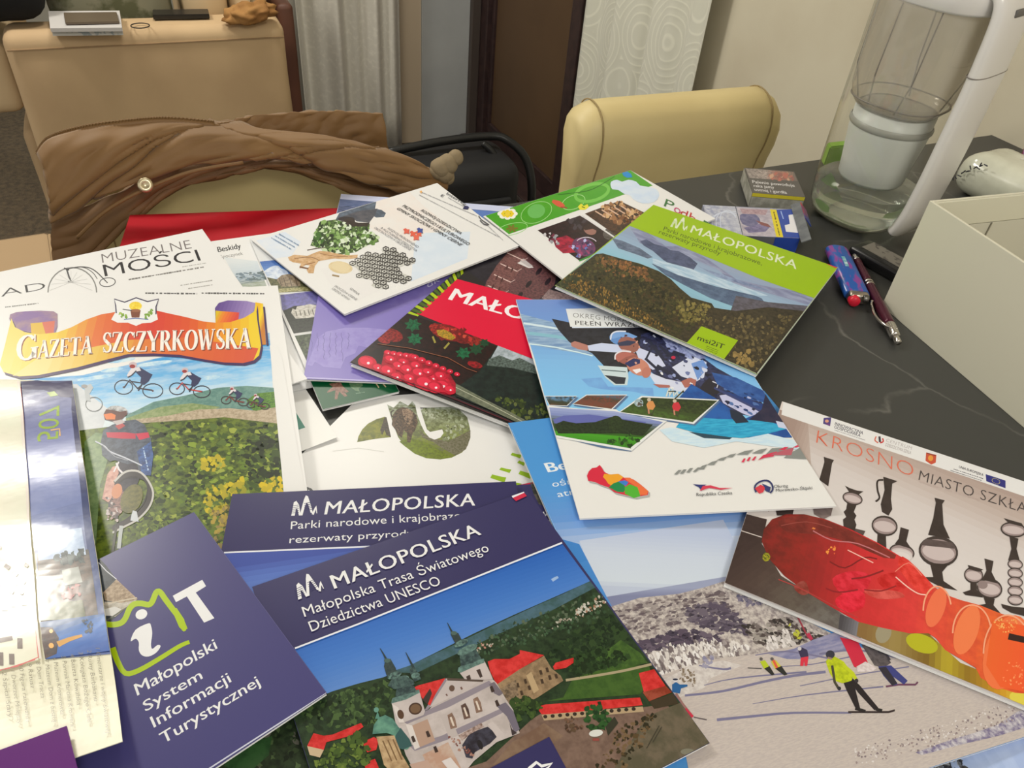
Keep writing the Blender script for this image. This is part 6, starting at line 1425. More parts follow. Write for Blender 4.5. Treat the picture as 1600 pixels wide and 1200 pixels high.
S.poly([(1002, 522), (1020, 518), (1050, 524), (1080, 540), (1100, 560), (1120, 575), (1165, 600), (1200, 640), (1200, 660), (1170, 650), (1120, 640), (1080, 620), (1040, 600), (1010, 575), (995, 556)], (56, 60, 92), (34, 34, 52), 1, 240)
S.poly([(990, 540), (1010, 548), (1030, 556), (1040, 572), (1020, 578), (1000, 566)], (200, 204, 222)); S.poly([(1010, 580), (1040, 592), (1080, 600), (1090, 612), (1060, 612), (1024, 600)], (206, 210, 226))
S.poly([(1034, 528), (1060, 524), (1090, 544), (1104, 560), (1080, 562), (1050, 548)], (176, 184, 214), (120, 126, 166), 1, 300); S.poly([(1050, 574), (1080, 556), (1104, 566), (1100, 590), (1088, 596), (1064, 588)], (206, 210, 228)); S.poly([(1080, 568), (1098, 562), (1106, 574), (1090, 594)], (110, 146, 200))
S.poly([(1098, 600), (1108, 590), (1120, 600), (1126, 612), (1112, 622), (1090, 614)], (40, 38, 46)); S.line([(1113, 596), (1122, 600), (1120, 606)], 1.6, (206, 206, 210))
S.poly([(1112, 582), (1150, 590), (1196, 612), (1198, 630), (1160, 622), (1120, 600)], (40, 76, 136), (56, 96, 156), 1, 120)
S.poly([(1124, 618), (1140, 616), (1176, 636), (1192, 644), (1186, 656), (1160, 646), (1130, 630)], (190, 190, 214)); S.poly([(1130, 610), (1180, 628), (1200, 634), (1198, 650), (1180, 640)], (36, 62, 118)); S.line([(1116, 606), (1196, 646)], 3.4, (56, 66, 110))
S.ell((971, 529), 19, 11, (96, 140, 192), 8); S.poly([(953, 524), (962, 519), (982, 520), (996, 526), (990, 530), (970, 526), (957, 530)], (120, 160, 206)); S.line([(954, 531), (956, 522), (964, 518), (978, 518)], 2.2, (214, 216, 220), 3)
S.ell((982, 539), 17, 12, (150, 96, 82), 20); S.poly([(964, 536), (980, 532), (996, 534), (984, 540), (968, 541)], (54, 58, 80)); S.line([(972, 547), (984, 549)], 2, (206, 180, 176))
S.ell((980, 559), 18, 11, (150, 90, 78), 12); S.poly([(961, 560), (964, 552), (980, 550), (992, 554), (978, 558), (966, 566)], (176, 104, 90)); S.line([(961, 562), (962, 554), (972, 549), (986, 550)], 2.2, (222, 216, 214), 3)
S.ell((997, 573), 19, 13, (196, 130, 106), 25); S.poly([(976, 568), (990, 560), (1000, 562), (1000, 568), (984, 574)], (46, 52, 92)); S.poly([(988, 578), (1000, 576), (1002, 580), (994, 584)], (232, 226, 222)); S.ell((1010, 582), 7, 9, (186, 118, 98), 20)
S.poly([(1064, 596), (1078, 590), (1088, 594), (1086, 604), (1070, 606)], (170, 104, 88)); S.poly([(1020, 600), (1046, 602), (1048, 606), (1030, 606)], (170, 104, 92))
for (a, b, w) in [((1012, 530), (1040, 566), 5), ((1030, 540), (1052, 560), 4), ((1026, 572), (1064, 594), 6), ((1008, 560), (1030, 580), 4), ((1060, 536), (1100, 548), 4), ((1020, 540), (1010, 560), 3), ((1048, 548), (1070, 556), 4)]: S.line([a, b], w, (40, 42, 60))
S.blobs([(1010, 522), (1050, 528), (1100, 562), (1110, 600), (1070, 600), (1030, 570), (1000, 545)], 34, (1, 2.6), [(44, 44, 66), (206, 210, 226), (110, 120, 160), (70, 76, 110), (150, 160, 196), (30, 30, 44)], 91, asp=1.7, rot=28)
S.blobs([(1100, 600), (1190, 620), (1200, 655), (1150, 645), (1110, 625)], 20, (1, 2.6), [(36, 60, 110), (30, 34, 60), (80, 110, 160), (176, 180, 206)], 92, asp=2, rot=22)
S.blobs([(1020, 576), (1090, 600), (1090, 614), (1050, 608)], 10, (1, 2.6), [(150, 156, 186), (226, 226, 236), (110, 116, 150)], 93, asp=1.6, rot=15)
S.blobs([(966, 522), (1000, 530), (1010, 580), (985, 572), (968, 545)], 10, (0.8, 2), [(110, 66, 56), (206, 150, 126), (80, 50, 46)], 94)
S.line([(1062, 540), (1088, 556)], 1.6, (180, 190, 210)); S.ell((1052, 559), 3.4, 2.6, (190, 40, 70))
S.part('water_photo')
S.poly([(1036, 652), (1080, 600), (1122, 625), (1142, 640), (1150, 660), (1200, 640), (1224, 664), (1238, 684), (1160, 684), (1090, 668), (1060, 660)], (38, 92, 160), (30, 72, 136), 1, 60)
S.poly([(1070, 650), (1120, 655), (1200, 658), (1230, 670), (1200, 678), (1160, 685), (1100, 680), (1056, 668)], (56, 170, 200), (30, 140, 180), 1, 100, 6)
S.poly([(1140, 640), (1158, 646), (1170, 660), (1150, 662), (1142, 652)], (34, 44, 60)); S.poly([(1200, 600), (1230, 664), (1170, 656), (1190, 640)], (34, 36, 60), (50, 46, 66), 1, 100)
S.poly([(1048, 668), (1100, 680), (1160, 686), (1200, 678), (1240, 688), (1252, 704), (1150, 690), (1100, 700), (1050, 690), (1030, 672)], (206, 222, 226), (190, 214, 224), 1, 90, 5)
S.poly([(1076, 675), (1100, 678), (1144, 684), (1140, 687), (1100, 685)], (44, 70, 84)); S.poly([(1212, 658), (1232, 662), (1236, 672), (1216, 668)], (196, 200, 214))
S.part('title_label')
S.poly([(887, 484), (936, 481), (1010, 510), (1002, 512), (894, 513)], (206, 214, 220)); S.poly([(884, 483), (933, 482), (1006, 510), (990, 512), (891, 511)], (222, 222, 214))
S.text('OKRĘG MORAWSKO', (895, 496), (1018, 508), (895.5, 489), (120, 118, 112), -0.008, 1.05)
S.text('PEŁEN WRAŻEŃ', (899, 508), (1006, 512), (898.5, 501.5), (76, 74, 72), 0.02, 1.1)
S.part('small_photos')
fr = (222, 222, 212)
def photo(q, stops, c2, fn=None, sc=300):
    cx = sum(p[0] for p in q) / len(q); cy = sum(p[1] for p in q) / len(q)
    S.poly([(p[0] + 2, p[1] + 2.5) for p in q], (84, 110, 140)); S.poly(q, fr)
    qi = [(cx + (p[0] - cx) * .96, cy + (p[1] - cy) * .88) for p in q]
    S.grad(qi, stops, (cx, min(p[1] for p in q)), (cx, max(p[1] for p in q)), 10, c2=c2, sc=sc); return qi
photo([(851, 619), (902, 619), (886, 635), (858, 634)], [(0, (96, 150, 190)), (0.45, (90, 120, 140)), (0.6, (50, 60, 40)), (1, (110, 70, 50))], (60, 60, 46))
photo([(894, 632), (916, 617), (980, 617), (956, 641)], [(0, (70, 110, 130)), (0.25, (64, 66, 50)), (0.6, (112, 70, 56)), (1, (84, 76, 50))], (120, 66, 50), sc=500)
q = photo([(966, 645), (1002, 619), (1124, 625), (1084, 663)], [(0, (34, 44, 26)), (0.45, (44, 54, 30)), (0.65, (70, 96, 40)), (1, (76, 104, 40))], (60, 74, 36), sc=300)
for (x, y, c) in [(1016, 631, (206, 140, 80)), (1056, 633, (196, 50, 60))]:
    S.poly([(x - 6, y + 2), (x - 3, y - 4), (x + 4, y - 4), (x + 8, y + 4), (x + 4, y + 10), (x - 4, y + 9)], c); S.ell((x - 2, y - 6), 3, 2.8, (190, 176, 150)); S.line([(x - 6, y + 10), (x + 2, y + 18), (x + 6, y + 10)], 1.4, (60, 50, 46)); S.line([(x - 3, y + 8), (x - 2, y + 16)], 2.4, (190, 130, 100))
S.ell((998, 630), 7, 6, (150, 170, 170)); S.blobs([(990, 636), (1000, 624), (1008, 636)], 6, (1, 3), [(190, 200, 196), (90, 80, 70)], 3)
S.poly([(857, 637), (970, 645), (1040, 660), (986, 706), (940, 700), (870, 682)], (84, 110, 140)); S.poly([(855, 634), (905, 639), (962, 640), (975, 648), (1042, 658), (987, 705), (880, 686), (867, 684)], fr)
S.grad([(858, 637), (960, 643), (1036, 660), (984, 701), (876, 682), (866, 680)], [(0, (170, 180, 206)), (0.3, (120, 132, 176)), (0.45, (76, 90, 70)), (0.62, (44, 64, 30)), (0.72, (70, 150, 34)), (1, (50, 120, 26))], (930, 636), (936, 700), 16)
S.poly([(864, 656), (880, 650), (920, 648), (950, 652), (1010, 660), (1000, 668), (866, 662)], (94, 100, 160)); S.poly([(866, 664), (880, 658), (900, 662), (930, 660), (955, 652), (972, 656), (1020, 664), (1004, 682), (970, 678), (872, 678)], (44, 58, 34), (26, 38, 22), 1, 400)
S.ell((962, 664), 12, 14, (32, 44, 24), 0, c2=(50, 66, 34), sc=500); S.blobs([(945, 690), (985, 680), (1000, 690), (984, 698)], 30, (1.5, 3.5), [(40, 80, 26), (30, 60, 22), (60, 110, 34)], 5)
S.part('script_lettering')
S.text('Hdr✓', (1041, 620), (1066, 622), (1044, 606), (206, 210, 190), 0.04, slant=0.15) if False else S.line([(1041, 620), (1046, 606), (1046, 620), (1051, 608), (1053, 620), (1058, 612), (1060, 620), (1068, 609)], 2.6, (206, 212, 200), 2)
S.line([(1044, 612), (1056, 612)], 1.4, (56, 56, 40)); S.line([(1054, 624), (1068, 611)], 2.0, (60, 56, 34))
S.part('region_map')
SHD = (170, 168, 160)
mp_ = [(920, 737), (925, 732), (932, 731), (937, 727), (940, 731), (944, 738), (952, 742), (960, 742), (968, 742), (975, 747), (982, 747), (990, 750), (1000, 757), (1006, 762), (1013, 768), (1012, 774), (1000, 776), (992, 778), (984, 776), (960, 770), (950, 762), (938, 758), (930, 754), (919, 752), (917, 744)]
S.poly([(x + 2.5, y + 2.5) for x, y in mp_], SHD); S.poly(mp_, (206, 40, 62))
S.poly([(944, 741), (954, 742), (966, 741), (974, 746), (968, 752), (960, 756), (956, 760), (950, 756), (946, 750), (942, 746)], (228, 156, 40))
S.poly([(951, 762), (958, 756), (966, 753), (974, 756), (978, 764), (974, 770), (964, 769)], (30, 130, 70)); S.poly([(966, 753), (976, 751), (982, 754), (978, 760), (972, 757)], (60, 120, 190)); S.poly([(976, 762), (984, 757), (996, 762), (1000, 770), (1000, 776), (990, 779), (976, 772)], (80, 170, 50)); S.poly([(974, 747), (984, 747), (998, 756), (1008, 764), (1013, 768), (1010, 774), (1000, 774), (996, 762), (984, 755)], (226, 108, 60))
S.part('arrow_stripes')
GR, RD = (132, 134, 126), (206, 54, 80)
for (x, y, w) in [(1053, 742, 7), (1062, 741, 6), (1072, 739, 6), (1082, 738, 8)]: S.poly([(x, y), (x + w, y - 7), (x + w + 5, y - 7), (x + 5, y)], GR)
for (x, y, w, h) in [(1090, 734, 12, 8), (1104, 727, 14, 7), (1119, 720, 14, 6), (1133, 715, 14, 6), (1150, 711, 22, 8), (1174, 709, 20, 8)]: S.poly([(x, y), (x + w * .6, y - h * .7), (x + w * 1.25, y - h), (x + w * .8, y)], GR)
S.poly([(1196, 711), (1206, 701), (1238, 700), (1230, 712)], GR); S.poly([(1224, 716), (1254, 697), (1262, 718)], GR)
for (x, y, w) in [(1158, 723, 4), (1166, 721, 4), (1174, 720, 5)]: S.poly([(x, y), (x + w, y - 6), (x + w + 3, y - 6), (x + 4, y)], RD)
S.poly([(1184, 720), (1192, 712), (1206, 708), (1214, 706), (1208, 714), (1194, 716)], RD); S.poly([(1216, 704), (1226, 699), (1232, 699), (1226, 704)], RD); S.poly([(1238, 700), (1250, 694), (1252, 697), (1244, 700)], RD); S.poly([(1208, 709), (1240, 700), (1236, 712), (1204, 712)], (180, 90, 100))
S.part('country_logo')
S.poly([(1082, 757), (1092, 758), (1104, 758), (1100, 760), (1096, 768), (1092, 762)], (48, 54, 110)); S.poly([(1093, 768), (1098, 760), (1110, 759), (1124, 763), (1145, 763), (1126, 766), (1108, 763)], (206, 60, 80))
S.text('Republika Czeska', (1088, 776), (1144, 773), (1088, 771), (84, 84, 84), 0.01)
S.part('district_logo')
S.line([(1181, 770), (1179, 762), (1183, 756), (1191, 752), (1200, 752), (1206, 758), (1207, 766), (1203, 771)], 2.6, (44, 50, 96), 3)
S.poly([(1179, 764), (1188, 758), (1196, 762), (1192, 770), (1186, 772)], (206, 60, 70)); S.poly([(1190, 756), (1204, 762), (1202, 770), (1196, 768), (1194, 762)], (50, 58, 106))
S.text('Okręg', (1209, 763), (1231, 762), (1209, 758.5), (84, 84, 84)); S.text('Morawsko-Śląski', (1212, 769), (1269, 765), (1212, 764.5), (84, 84, 84))
S.done()

# ---- lime green Parki narodowe
LIME = (150, 182, 14)
S = Sheet('booklet', 'lime green brochure MAŁOPOLSKA with a foggy autumn mountain photo, topmost at the back', 'booklet',
          corners=((1021, 320), (1309, 418), (1183, 585), (867, 446)), T=0.004, col=C(*LIME), layers=0.001); S.navy = False; S.bg = LIME
S.part('mountain_photo')
S.grad([(984, 353), (1272, 466), (1183, 585), (867, 446)], [(0, (150, 160, 176)), (0.1, (140, 156, 176)), (0.3, (150, 180, 196)), (0.42, (140, 184, 196)), (0.6, (130, 170, 184)), (1, (90, 110, 110))], (1130, 410), (1040, 520), 24)
S.poly([(985, 356), (1010, 362), (1040, 385), (1070, 384), (1110, 408), (1150, 436), (1190, 446), (1258, 458), (1272, 468), (1262, 476), (1200, 458), (1150, 446), (1120, 420), (1080, 404), (1040, 400), (1000, 380)], (120, 124, 150), (150, 156, 176), 1, 40, 4)
S.poly([(1000, 377), (1010, 374), (1022, 381), (1040, 386), (1048, 391), (1060, 392), (1078, 402), (1090, 412), (1082, 424), (1068, 422), (1052, 416), (1036, 406), (1020, 392), (1006, 384)], (86, 94, 120), (66, 74, 98), 1, 120)
S.poly([(1080, 410), (1100, 420), (1150, 436), (1210, 456), (1180, 450), (1120, 432)], (104, 116, 146), (140, 156, 180), 1, 80)
S.poly([(956, 372), (972, 376), (1000, 388), (1020, 402), (1012, 404), (990, 396), (966, 388)], (110, 122, 140), (80, 92, 110), 1, 120)
S.poly([(1018, 412), (1036, 414), (1070, 428), (1110, 440), (1150, 450), (1190, 466), (1200, 480), (1160, 484), (1110, 466), (1070, 446), (1040, 430)], (70, 86, 110), (92, 112, 134), 1, 120)
S.poly([(1020, 404), (1080, 420), (1140, 440), (1200, 462), (1180, 462), (1120, 448), (1060, 430), (1020, 412)], (190, 206, 212), (150, 180, 196), 1, 60, 4)
S.poly([(1150, 462), (1200, 472), (1262, 478), (1240, 520), (1140, 490)], (96, 92, 100), (76, 72, 76), 1, 200)
forest = [(931, 397), (942, 396), (970, 404), (1000, 412), (1030, 424), (1048, 436), (1062, 450), (1080, 465), (1112, 474), (1118, 484), (1150, 488), (1170, 484), (1260, 492), (1183, 585), (867, 446)]
S.poly(forest, (70, 62, 36), (38, 38, 24), 1, 260)
S.poly([(1110, 480), (1150, 486), (1200, 480), (1256, 486), (1183, 585), (1060, 530), (1080, 490)], (66, 58, 40), (44, 40, 30), 1, 300)
S.blobs([(934, 398), (970, 406), (1010, 420), (1020, 440), (960, 430), (930, 416)], 170, (1.2, 3.0), [(128, 88, 50), (104, 72, 44), (90, 78, 40), (150, 100, 56)], 71)
S.blobs([(900, 425), (940, 410), (1020, 440), (1080, 470), (1110, 500), (1060, 520), (960, 480)], 620, (1.2, 3.2), [(84, 74, 38), (66, 66, 34), (96, 88, 46), (48, 48, 28), (74, 58, 34), (56, 52, 30), (38, 38, 24)], 72, c2=(34, 34, 22))
S.blobs([(890, 425), (910, 430), (960, 460), (1010, 490), (1050, 520), (1000, 505), (940, 478), (876, 446)], 520, (0.9, 2.2), [(140, 104, 44), (156, 122, 58), (112, 80, 34), (96, 80, 40), (76, 60, 30), (56, 48, 28)], 73, asp=.6)
S.blobs([(1060, 470), (1110, 478), (1112, 500), (1070, 505), (1050, 490)], 90, (1.2, 3), [(118, 106, 54), (98, 90, 44), (134, 120, 64)], 74)
S.blobs([(1100, 500), (1150, 490), (1240, 495), (1183, 583), (1130, 560), (1080, 530)], 460, (1.2, 3.0), [(74, 64, 42), (54, 48, 34), (92, 80, 50), (110, 96, 60)], 75)
S.blobs([(1146, 552), (1170, 548), (1180, 572), (1150, 568)], 40, (1.5, 3.4), [(150, 124, 70), (128, 106, 60)], 76)
S.blobs([(867, 446), (895, 428), (905, 436), (885, 452)], 40, (1.5, 3.5), [(70, 72, 44), (50, 54, 34)], 77)
S.part('lime_band')
S.poly([(1021, 320), (1309, 418), (1272, 466), (1190, 437), (1110, 404), (984, 353)], LIME)
S.part('emblem'); logo_m(S, 1047, 354, 26, -17, (214, 222, 186))
S.part('title_lettering')
S.text('MAŁOPOLSKA', (1078, 363), (1244, 421), (1083, 352), (216, 222, 184), 0.022, 1.06)
S.part('subtitle_lettering')
S.text('Parki narodowe i krajobrazowe,', (1036, 360), (1190, 415), (1038.5, 354), (72, 84, 30), -0.004, 1.0)
S.text('rezerwaty przyrody', (1029, 365), (1125, 399), (1031.5, 359), (72, 84, 30), -0.004)
S.part('flag'); S.poly([(1296, 412), (1307, 415), (1309, 418), (1297, 415)], (226, 226, 220)); S.poly([(1292, 413), (1296, 412), (1309, 418), (1305, 419)], (206, 50, 60))
S.part('lime_badge').poly([(1096, 510), (1153, 532), (1130, 563), (1071, 538)], LIME)
S.part('badge_lettering'); S.text('msi2iT', (1089, 531), (1130, 546), (1092, 524), (50, 60, 26), 0.03); S.greek((1104, 541), (1122, 548), 1.3, (80, 96, 20), 4, (-1, 2.6), seed=2)
S.part('cover_edge').line([(867.5, 446.5), (1182, 584.5)], 1.6, (196, 200, 170)); S.line([(1183, 584), (1308.6, 419)], 1.4, (206, 210, 190))
S.done()

# ---- UNESCO church cover
S = Sheet('booklet', 'navy brochure MAŁOPOLSKA Dziedzictwa UNESCO with a twin-tower church photo', 'booklet',
          corners=((394, 917), (824, 767), (1109, 1161), (561, 1446)), T=0.0032, col=C(*NAVY), layers=0.001); S.navy = True; S.bg = NAVY
S.part('church_photo')
pic_ = [(461, 1014), (878, 849), (1109, 1161), (561, 1446)]
S.grad(pic_, [(0, (38, 92, 168)), (0.35, (66, 116, 184)), (0.75, (110, 142, 190)), (1, (142, 156, 186))], (660, 920), (735, 1100), 26)
S.poly([(861, 905), (866, 902), (871, 900), (873, 903), (864, 909)], (150, 176, 206))
land = [(440, 1120), (470, 1096), (500, 1088), (520, 1080), (560, 1068), (600, 1058), (640, 1040), (700, 1010), (740, 990), (800, 962), (850, 940), (900, 918), (922, 908), (1109, 1161), (561, 1446)]
S.poly(land, (44, 62, 36), (26, 40, 24), 1, 200)
S.poly([(610, 1050), (640, 1040), (700, 1012), (770, 978), (830, 950), (880, 928), (922, 908), (930, 918), (860, 955), (780, 990), (700, 1028), (650, 1052)], (72, 100, 110), (56, 84, 82), 1, 120)
S.blobs([(720, 1016), (800, 975), (880, 945), (935, 922), (960, 960), (900, 985), (800, 1010), (740, 1030)], 260, (1.2, 3), [(50, 72, 46), (60, 84, 56), (40, 58, 40), (84, 96, 72)], 81)
S.blobs([(895, 955), (940, 930), (948, 942), (905, 966)], 60, (1, 2.4), [(176, 170, 150), (150, 110, 84), (190, 186, 170)], 82)
S.blobs([(860, 975), (900, 955), (900, 966), (864, 984)], 16, (1, 2), [(170, 166, 146), (150, 140, 120)], 83)
S.blobs([(740, 1010), (770, 1000), (770, 1010), (745, 1020)], 14, (1, 2.2), [(170, 120, 100), (180, 170, 150)], 84)
S.blobs([(900, 985), (955, 960), (985, 1000), (940, 1030), (880, 1050), (850, 1020)], 300, (2, 5), [(34, 52, 28), (46, 66, 34), (24, 40, 22)], 85)
S.blobs([(470, 1110), (540, 1080), (610, 1062), (620, 1100), (590, 1130), (480, 1140)], 260, (2, 5.5), [(54, 74, 38), (36, 54, 28), (70, 92, 48), (28, 42, 22)], 86)
S.poly([(880, 1090), (895, 1060), (960, 1040), (1014, 1040), (1020, 1060), (1000, 1085), (850, 1096)], (64, 92, 36), (50, 78, 30), 1, 160)
S.poly([(930, 1030), (970, 1000), (1000, 1020), (1012, 1036), (960, 1046)], (70, 98, 40), (50, 76, 32), 1, 200)
S.line([(884, 1063), (930, 1056), (975, 1048), (1018, 1038)], 4, (160, 146, 112), 3)
S.blobs([(880, 1040), (900, 1020), (950, 1010), (985, 1026), (960, 1042), (900, 1056)], 160, (2, 5), [(34, 54, 26), (44, 66, 32), (26, 42, 20)], 87)
S.poly([(830, 1125), (850, 1112), (1000, 1106), (1040, 1100), (1109, 1161), (561, 1446), (640, 1230), (760, 1190)], (122, 98, 82), (104, 82, 68), 1, 160)
S.poly([(770, 1195), (800, 1160), (850, 1130), (880, 1150), (840, 1180), (800, 1230)], (110, 84, 66), (128, 104, 82), 1, 90)
S.poly([(1010, 1120), (1070, 1095), (1109, 1161), (1060, 1190), (980, 1230), (960, 1200)], (84, 78, 58), (104, 92, 72), 1, 120)
S.blobs([(960, 1140), (1010, 1115), (1030, 1120), (980, 1200), (930, 1200)], 110, (1.5, 4), [(60, 50, 30), (84, 66, 40), (110, 88, 60), (44, 40, 24)], 88)
RR = (206, 56, 52)
ro_ = [0]
def roof(p, c=RR):
    ro_[0] += 1; S.part('red_roof#%d' % ro_[0]); S.poly(p, c, tuple(max(0, v - 30) for v in c), 0.8, 220)
roof([(838, 1105), (852, 1101), (1000, 1090), (1004, 1102), (858, 1117), (846, 1116)]); S.poly([(846, 1117), (1004, 1104), (1006, 1112), (850, 1126)], (170, 146, 110))
for i in range(13): S.ell((852 + i * 11.5, 1120 - i * 1.0), 3.4, 3, (50, 40, 32), n=8)
roof([(998, 1052), (1022, 1046), (1040, 1072), (1006, 1082)]); roof([(1004, 1082), (1040, 1072), (1050, 1082), (1014, 1096)], (150, 70, 50)); S.poly([(1014, 1096), (1052, 1084), (1060, 1100), (1022, 1108)], (60, 50, 34))
roof([(762, 1034), (772, 1030), (796, 1030), (812, 1022), (812, 1016), (850, 1024), (812, 1046), (776, 1070), (766, 1050)])
S.poly([(776, 1070), (812, 1046), (850, 1025), (862, 1045), (876, 1056), (880, 1064), (840, 1090), (800, 1110)], (150, 124, 90), (120, 98, 70), 1, 240)
for (x, y) in [(806, 1068), (818, 1062), (800, 1082), (812, 1080), (824, 1072), (842, 1048), (852, 1044), (844, 1062), (856, 1056), (866, 1054), (830, 1058)]: S.poly([(x, y), (x + 4, y - 1), (x + 6, y + 6), (x + 2, y + 7)], (66, 50, 36))
S.poly([(822, 1056), (830, 1050), (842, 1078), (834, 1084)], (176, 150, 110)); S.poly([(782, 1078), (806, 1062), (812, 1096), (796, 1104)], (140, 118, 90), (84, 70, 54), 1, 400)
roof([(864, 1042), (868, 1036), (896, 1028), (896, 1036), (884, 1044), (866, 1047)]); roof([(480, 1166), (490, 1146), (506, 1150), (520, 1148), (564, 1130), (568, 1136), (548, 1150), (510, 1160), (506, 1172)])
S.poly([(480, 1166), (506, 1172), (500, 1184), (484, 1180)], (190, 166, 130)); roof([(566, 1160), (584, 1152), (592, 1156), (588, 1172), (574, 1176)]); roof([(568, 1192), (586, 1186), (592, 1200), (572, 1204)])
S.part('trees')
S.blobs([(510, 1170), (560, 1145), (580, 1170), (570, 1210), (480, 1215)], 150, (2, 5), [(84, 104, 40), (64, 84, 34), (104, 120, 50), (50, 66, 28)], 89)
S.blobs([(795, 1095), (820, 1090), (850, 1100), (835, 1120), (805, 1125)], 90, (2, 5), [(50, 70, 30), (64, 84, 36), (36, 52, 24)], 90)
S.blobs([(915, 1105), (940, 1100), (955, 1125), (940, 1140), (918, 1138)], 60, (2, 5), [(34, 66, 30), (44, 80, 36), (26, 50, 24)], 91); S.poly([(946, 1136), (960, 1120), (966, 1130), (950, 1150)], (50, 50, 36))
S.blobs([(880, 1124), (900, 1118), (912, 1140), (886, 1148)], 34, (1.2, 3), [(110, 80, 60), (74, 54, 40), (90, 70, 50)], 92); S.ell((931, 1146), 11, 5.5, (206, 204, 190), -8); S.line([(926, 1156), (936, 1156)], 4, (140, 70, 60))
S.line([(1020, 1160), (1034, 1136)], 1, (60, 56, 44)); S.line([(1010, 1170), (1030, 1134)], 1, (60, 56, 44)); S.ell((1074, 1175), 11, 5, (120, 116, 96))
S.part('church')
CW, CS, CD = (190, 178, 168), (136, 126, 130), (108, 100, 108)
# facade block
S.poly([(612, 1098), (622, 1106), (660, 1110), (664, 1115), (700, 1080), (756, 1063), (768, 1060), (776, 1068), (790, 1092), (802, 1110), (806, 1130), (812, 1146), (776, 1160), (740, 1190), (720, 1215), (690, 1260), (660, 1230), (634, 1180), (618, 1130)], CW, (172, 160, 150), 1, 90)
S.poly([(622, 1122), (664, 1112), (764, 1064), (770, 1070), (700, 1106), (668, 1118), (636, 1132)], CS)
S.poly([(640, 1166), (690, 1150), (790, 1104), (794, 1110), (700, 1156), (648, 1174)], CS)
S.poly([(644, 1134), (668, 1124), (680, 1158), (656, 1168)], (170, 140, 118)); S.poly([(634, 1132), (644, 1134), (656, 1168), (648, 1172)], (206, 196, 184))
S.poly([(688, 1118), (698, 1115), (712, 1140), (716, 1150), (702, 1155)], (178, 166, 156)); S.poly([(660, 1180), (700, 1160), (720, 1200), (700, 1240), (680, 1220)], (176, 140, 116), (190, 170, 150), 1, 80)
# gable
S.poly([(667, 1108), (698, 1060), (752, 1064), (700, 1092)], CW, (180, 168, 160), .8, 60); S.poly([(662, 1112), (696, 1060), (698, 1064), (669, 1109)], CS); S.poly([(698, 1060), (756, 1062), (754, 1066), (699, 1064)], (84, 70, 60))
S.ell((706, 1076), 4.4, 5, (96, 74, 60)); S.line([(720, 1074), (722, 1078)], 3, (110, 80, 70)); S.line([(697, 1085), (699, 1088)], 2.4, (110, 80, 70))
roof([(645, 1076), (652, 1072), (696, 1060), (680, 1086), (672, 1103), (664, 1098), (656, 1086)]); S.part('church'); S.poly([(664, 1088), (672, 1076), (675, 1084), (668, 1102), (660, 1094)], (60, 50, 44))
# niches and portal
for (x, y) in [(705, 1127), (745, 1102), (726, 1112)]:
    S.poly([(x - 6, y - 9), (x + 1, y - 13), (x + 6, y - 4), (x + 9, y + 10), (x - 1, y + 13), (x - 4, y)], (140, 112, 92) if x != 726 else (70, 52, 46), (110, 84, 70), .8, 400)
    S.line([(x - 1, y - 6), (x + 4, y + 8)], 3, (206, 190, 170))
S.poly([(722, 1165), (734, 1146), (762, 1136), (778, 1150), (766, 1162), (742, 1176), (738, 1186), (728, 1184)], (64, 62, 72), (40, 36, 42), 1, 200); S.poly([(762, 1132), (770, 1128), (786, 1146), (776, 1152)], CW); S.ell((750, 1164), 4, 8, (34, 30, 32), -20)
S.poly([(716, 1150), (730, 1142), (752, 1130), (756, 1136), (734, 1148), (722, 1158)], (176, 154, 140), (110, 84, 72), 1, 500); S.blobs([(700, 1150), (726, 1160), (740, 1182), (724, 1180)], 22, (1.2, 2.6), [(120, 70, 60), (160, 120, 100)], 9)
S.poly([(764, 1070), (772, 1066), (786, 1084), (780, 1088), (772, 1084)], (110, 100, 104)); S.poly([(776, 1104), (790, 1098), (802, 1112), (812, 1140), (804, 1146), (792, 1120)], CD); S.poly([(796, 1130), (800, 1140), (808, 1146), (800, 1150)], (60, 50, 50))
for (x, y) in [(668, 1148), (645, 1156), (680, 1172), (768, 1078), (776, 1100)]: S.poly([(x - 3, y - 4), (x + 1, y - 6), (x + 5, y + 3), (x, y + 5)], (60, 46, 40))
S.poly([(690, 1190), (704, 1184), (720, 1204), (716, 1222)], (206, 196, 186)); S.poly([(640, 1195), (668, 1188), (700, 1240), (670, 1250)], (180, 150, 130))
# left tower
S.poly([(612, 1100), (656, 1083), (664, 1112), (662, 1118), (630, 1130), (618, 1120)], CW, (176, 164, 156), .8, 60); S.poly([(612, 1100), (622, 1106), (632, 1130), (624, 1130)], (206, 196, 184))
S.ell((649, 1108), 10.5, 9.5, (74, 52, 40), -15); S.ell((649, 1108), 8, 7, (110, 84, 60), -15); S.ell((626, 1117), 5, 7.5, (84, 60, 44), -15)
GN, GD, GL = (74, 96, 88), (44, 58, 58), (104, 134, 120)
S.poly([(611, 1100), (613, 1092), (636, 1082), (655, 1078), (656, 1083), (634, 1094)], GN, GL, 1, 300)
S.poly([(618, 1090), (620, 1072), (640, 1062), (650, 1078), (648, 1082)], GD, GN, 1, 400); S.ell((624, 1064), 16, 6, GN, -20, c2=GL, sc=400); S.poly([(606, 1072), (612, 1062), (632, 1056), (646, 1064), (648, 1070), (616, 1078)], GN, GD, 1, 400)
S.poly([(604, 1056), (600, 1042), (602, 1032), (610, 1030), (618, 1044), (622, 1056), (612, 1060)], GD, (60, 72, 66), 1, 500); S.ell((616, 1056), 12, 5, GL, -20, c2=GD, sc=600); S.line([(594, 1014), (600, 1024), (604, 1032)], [1.2, 3.6], GD); S.ell((605, 1033), 5, 3.4, GN)
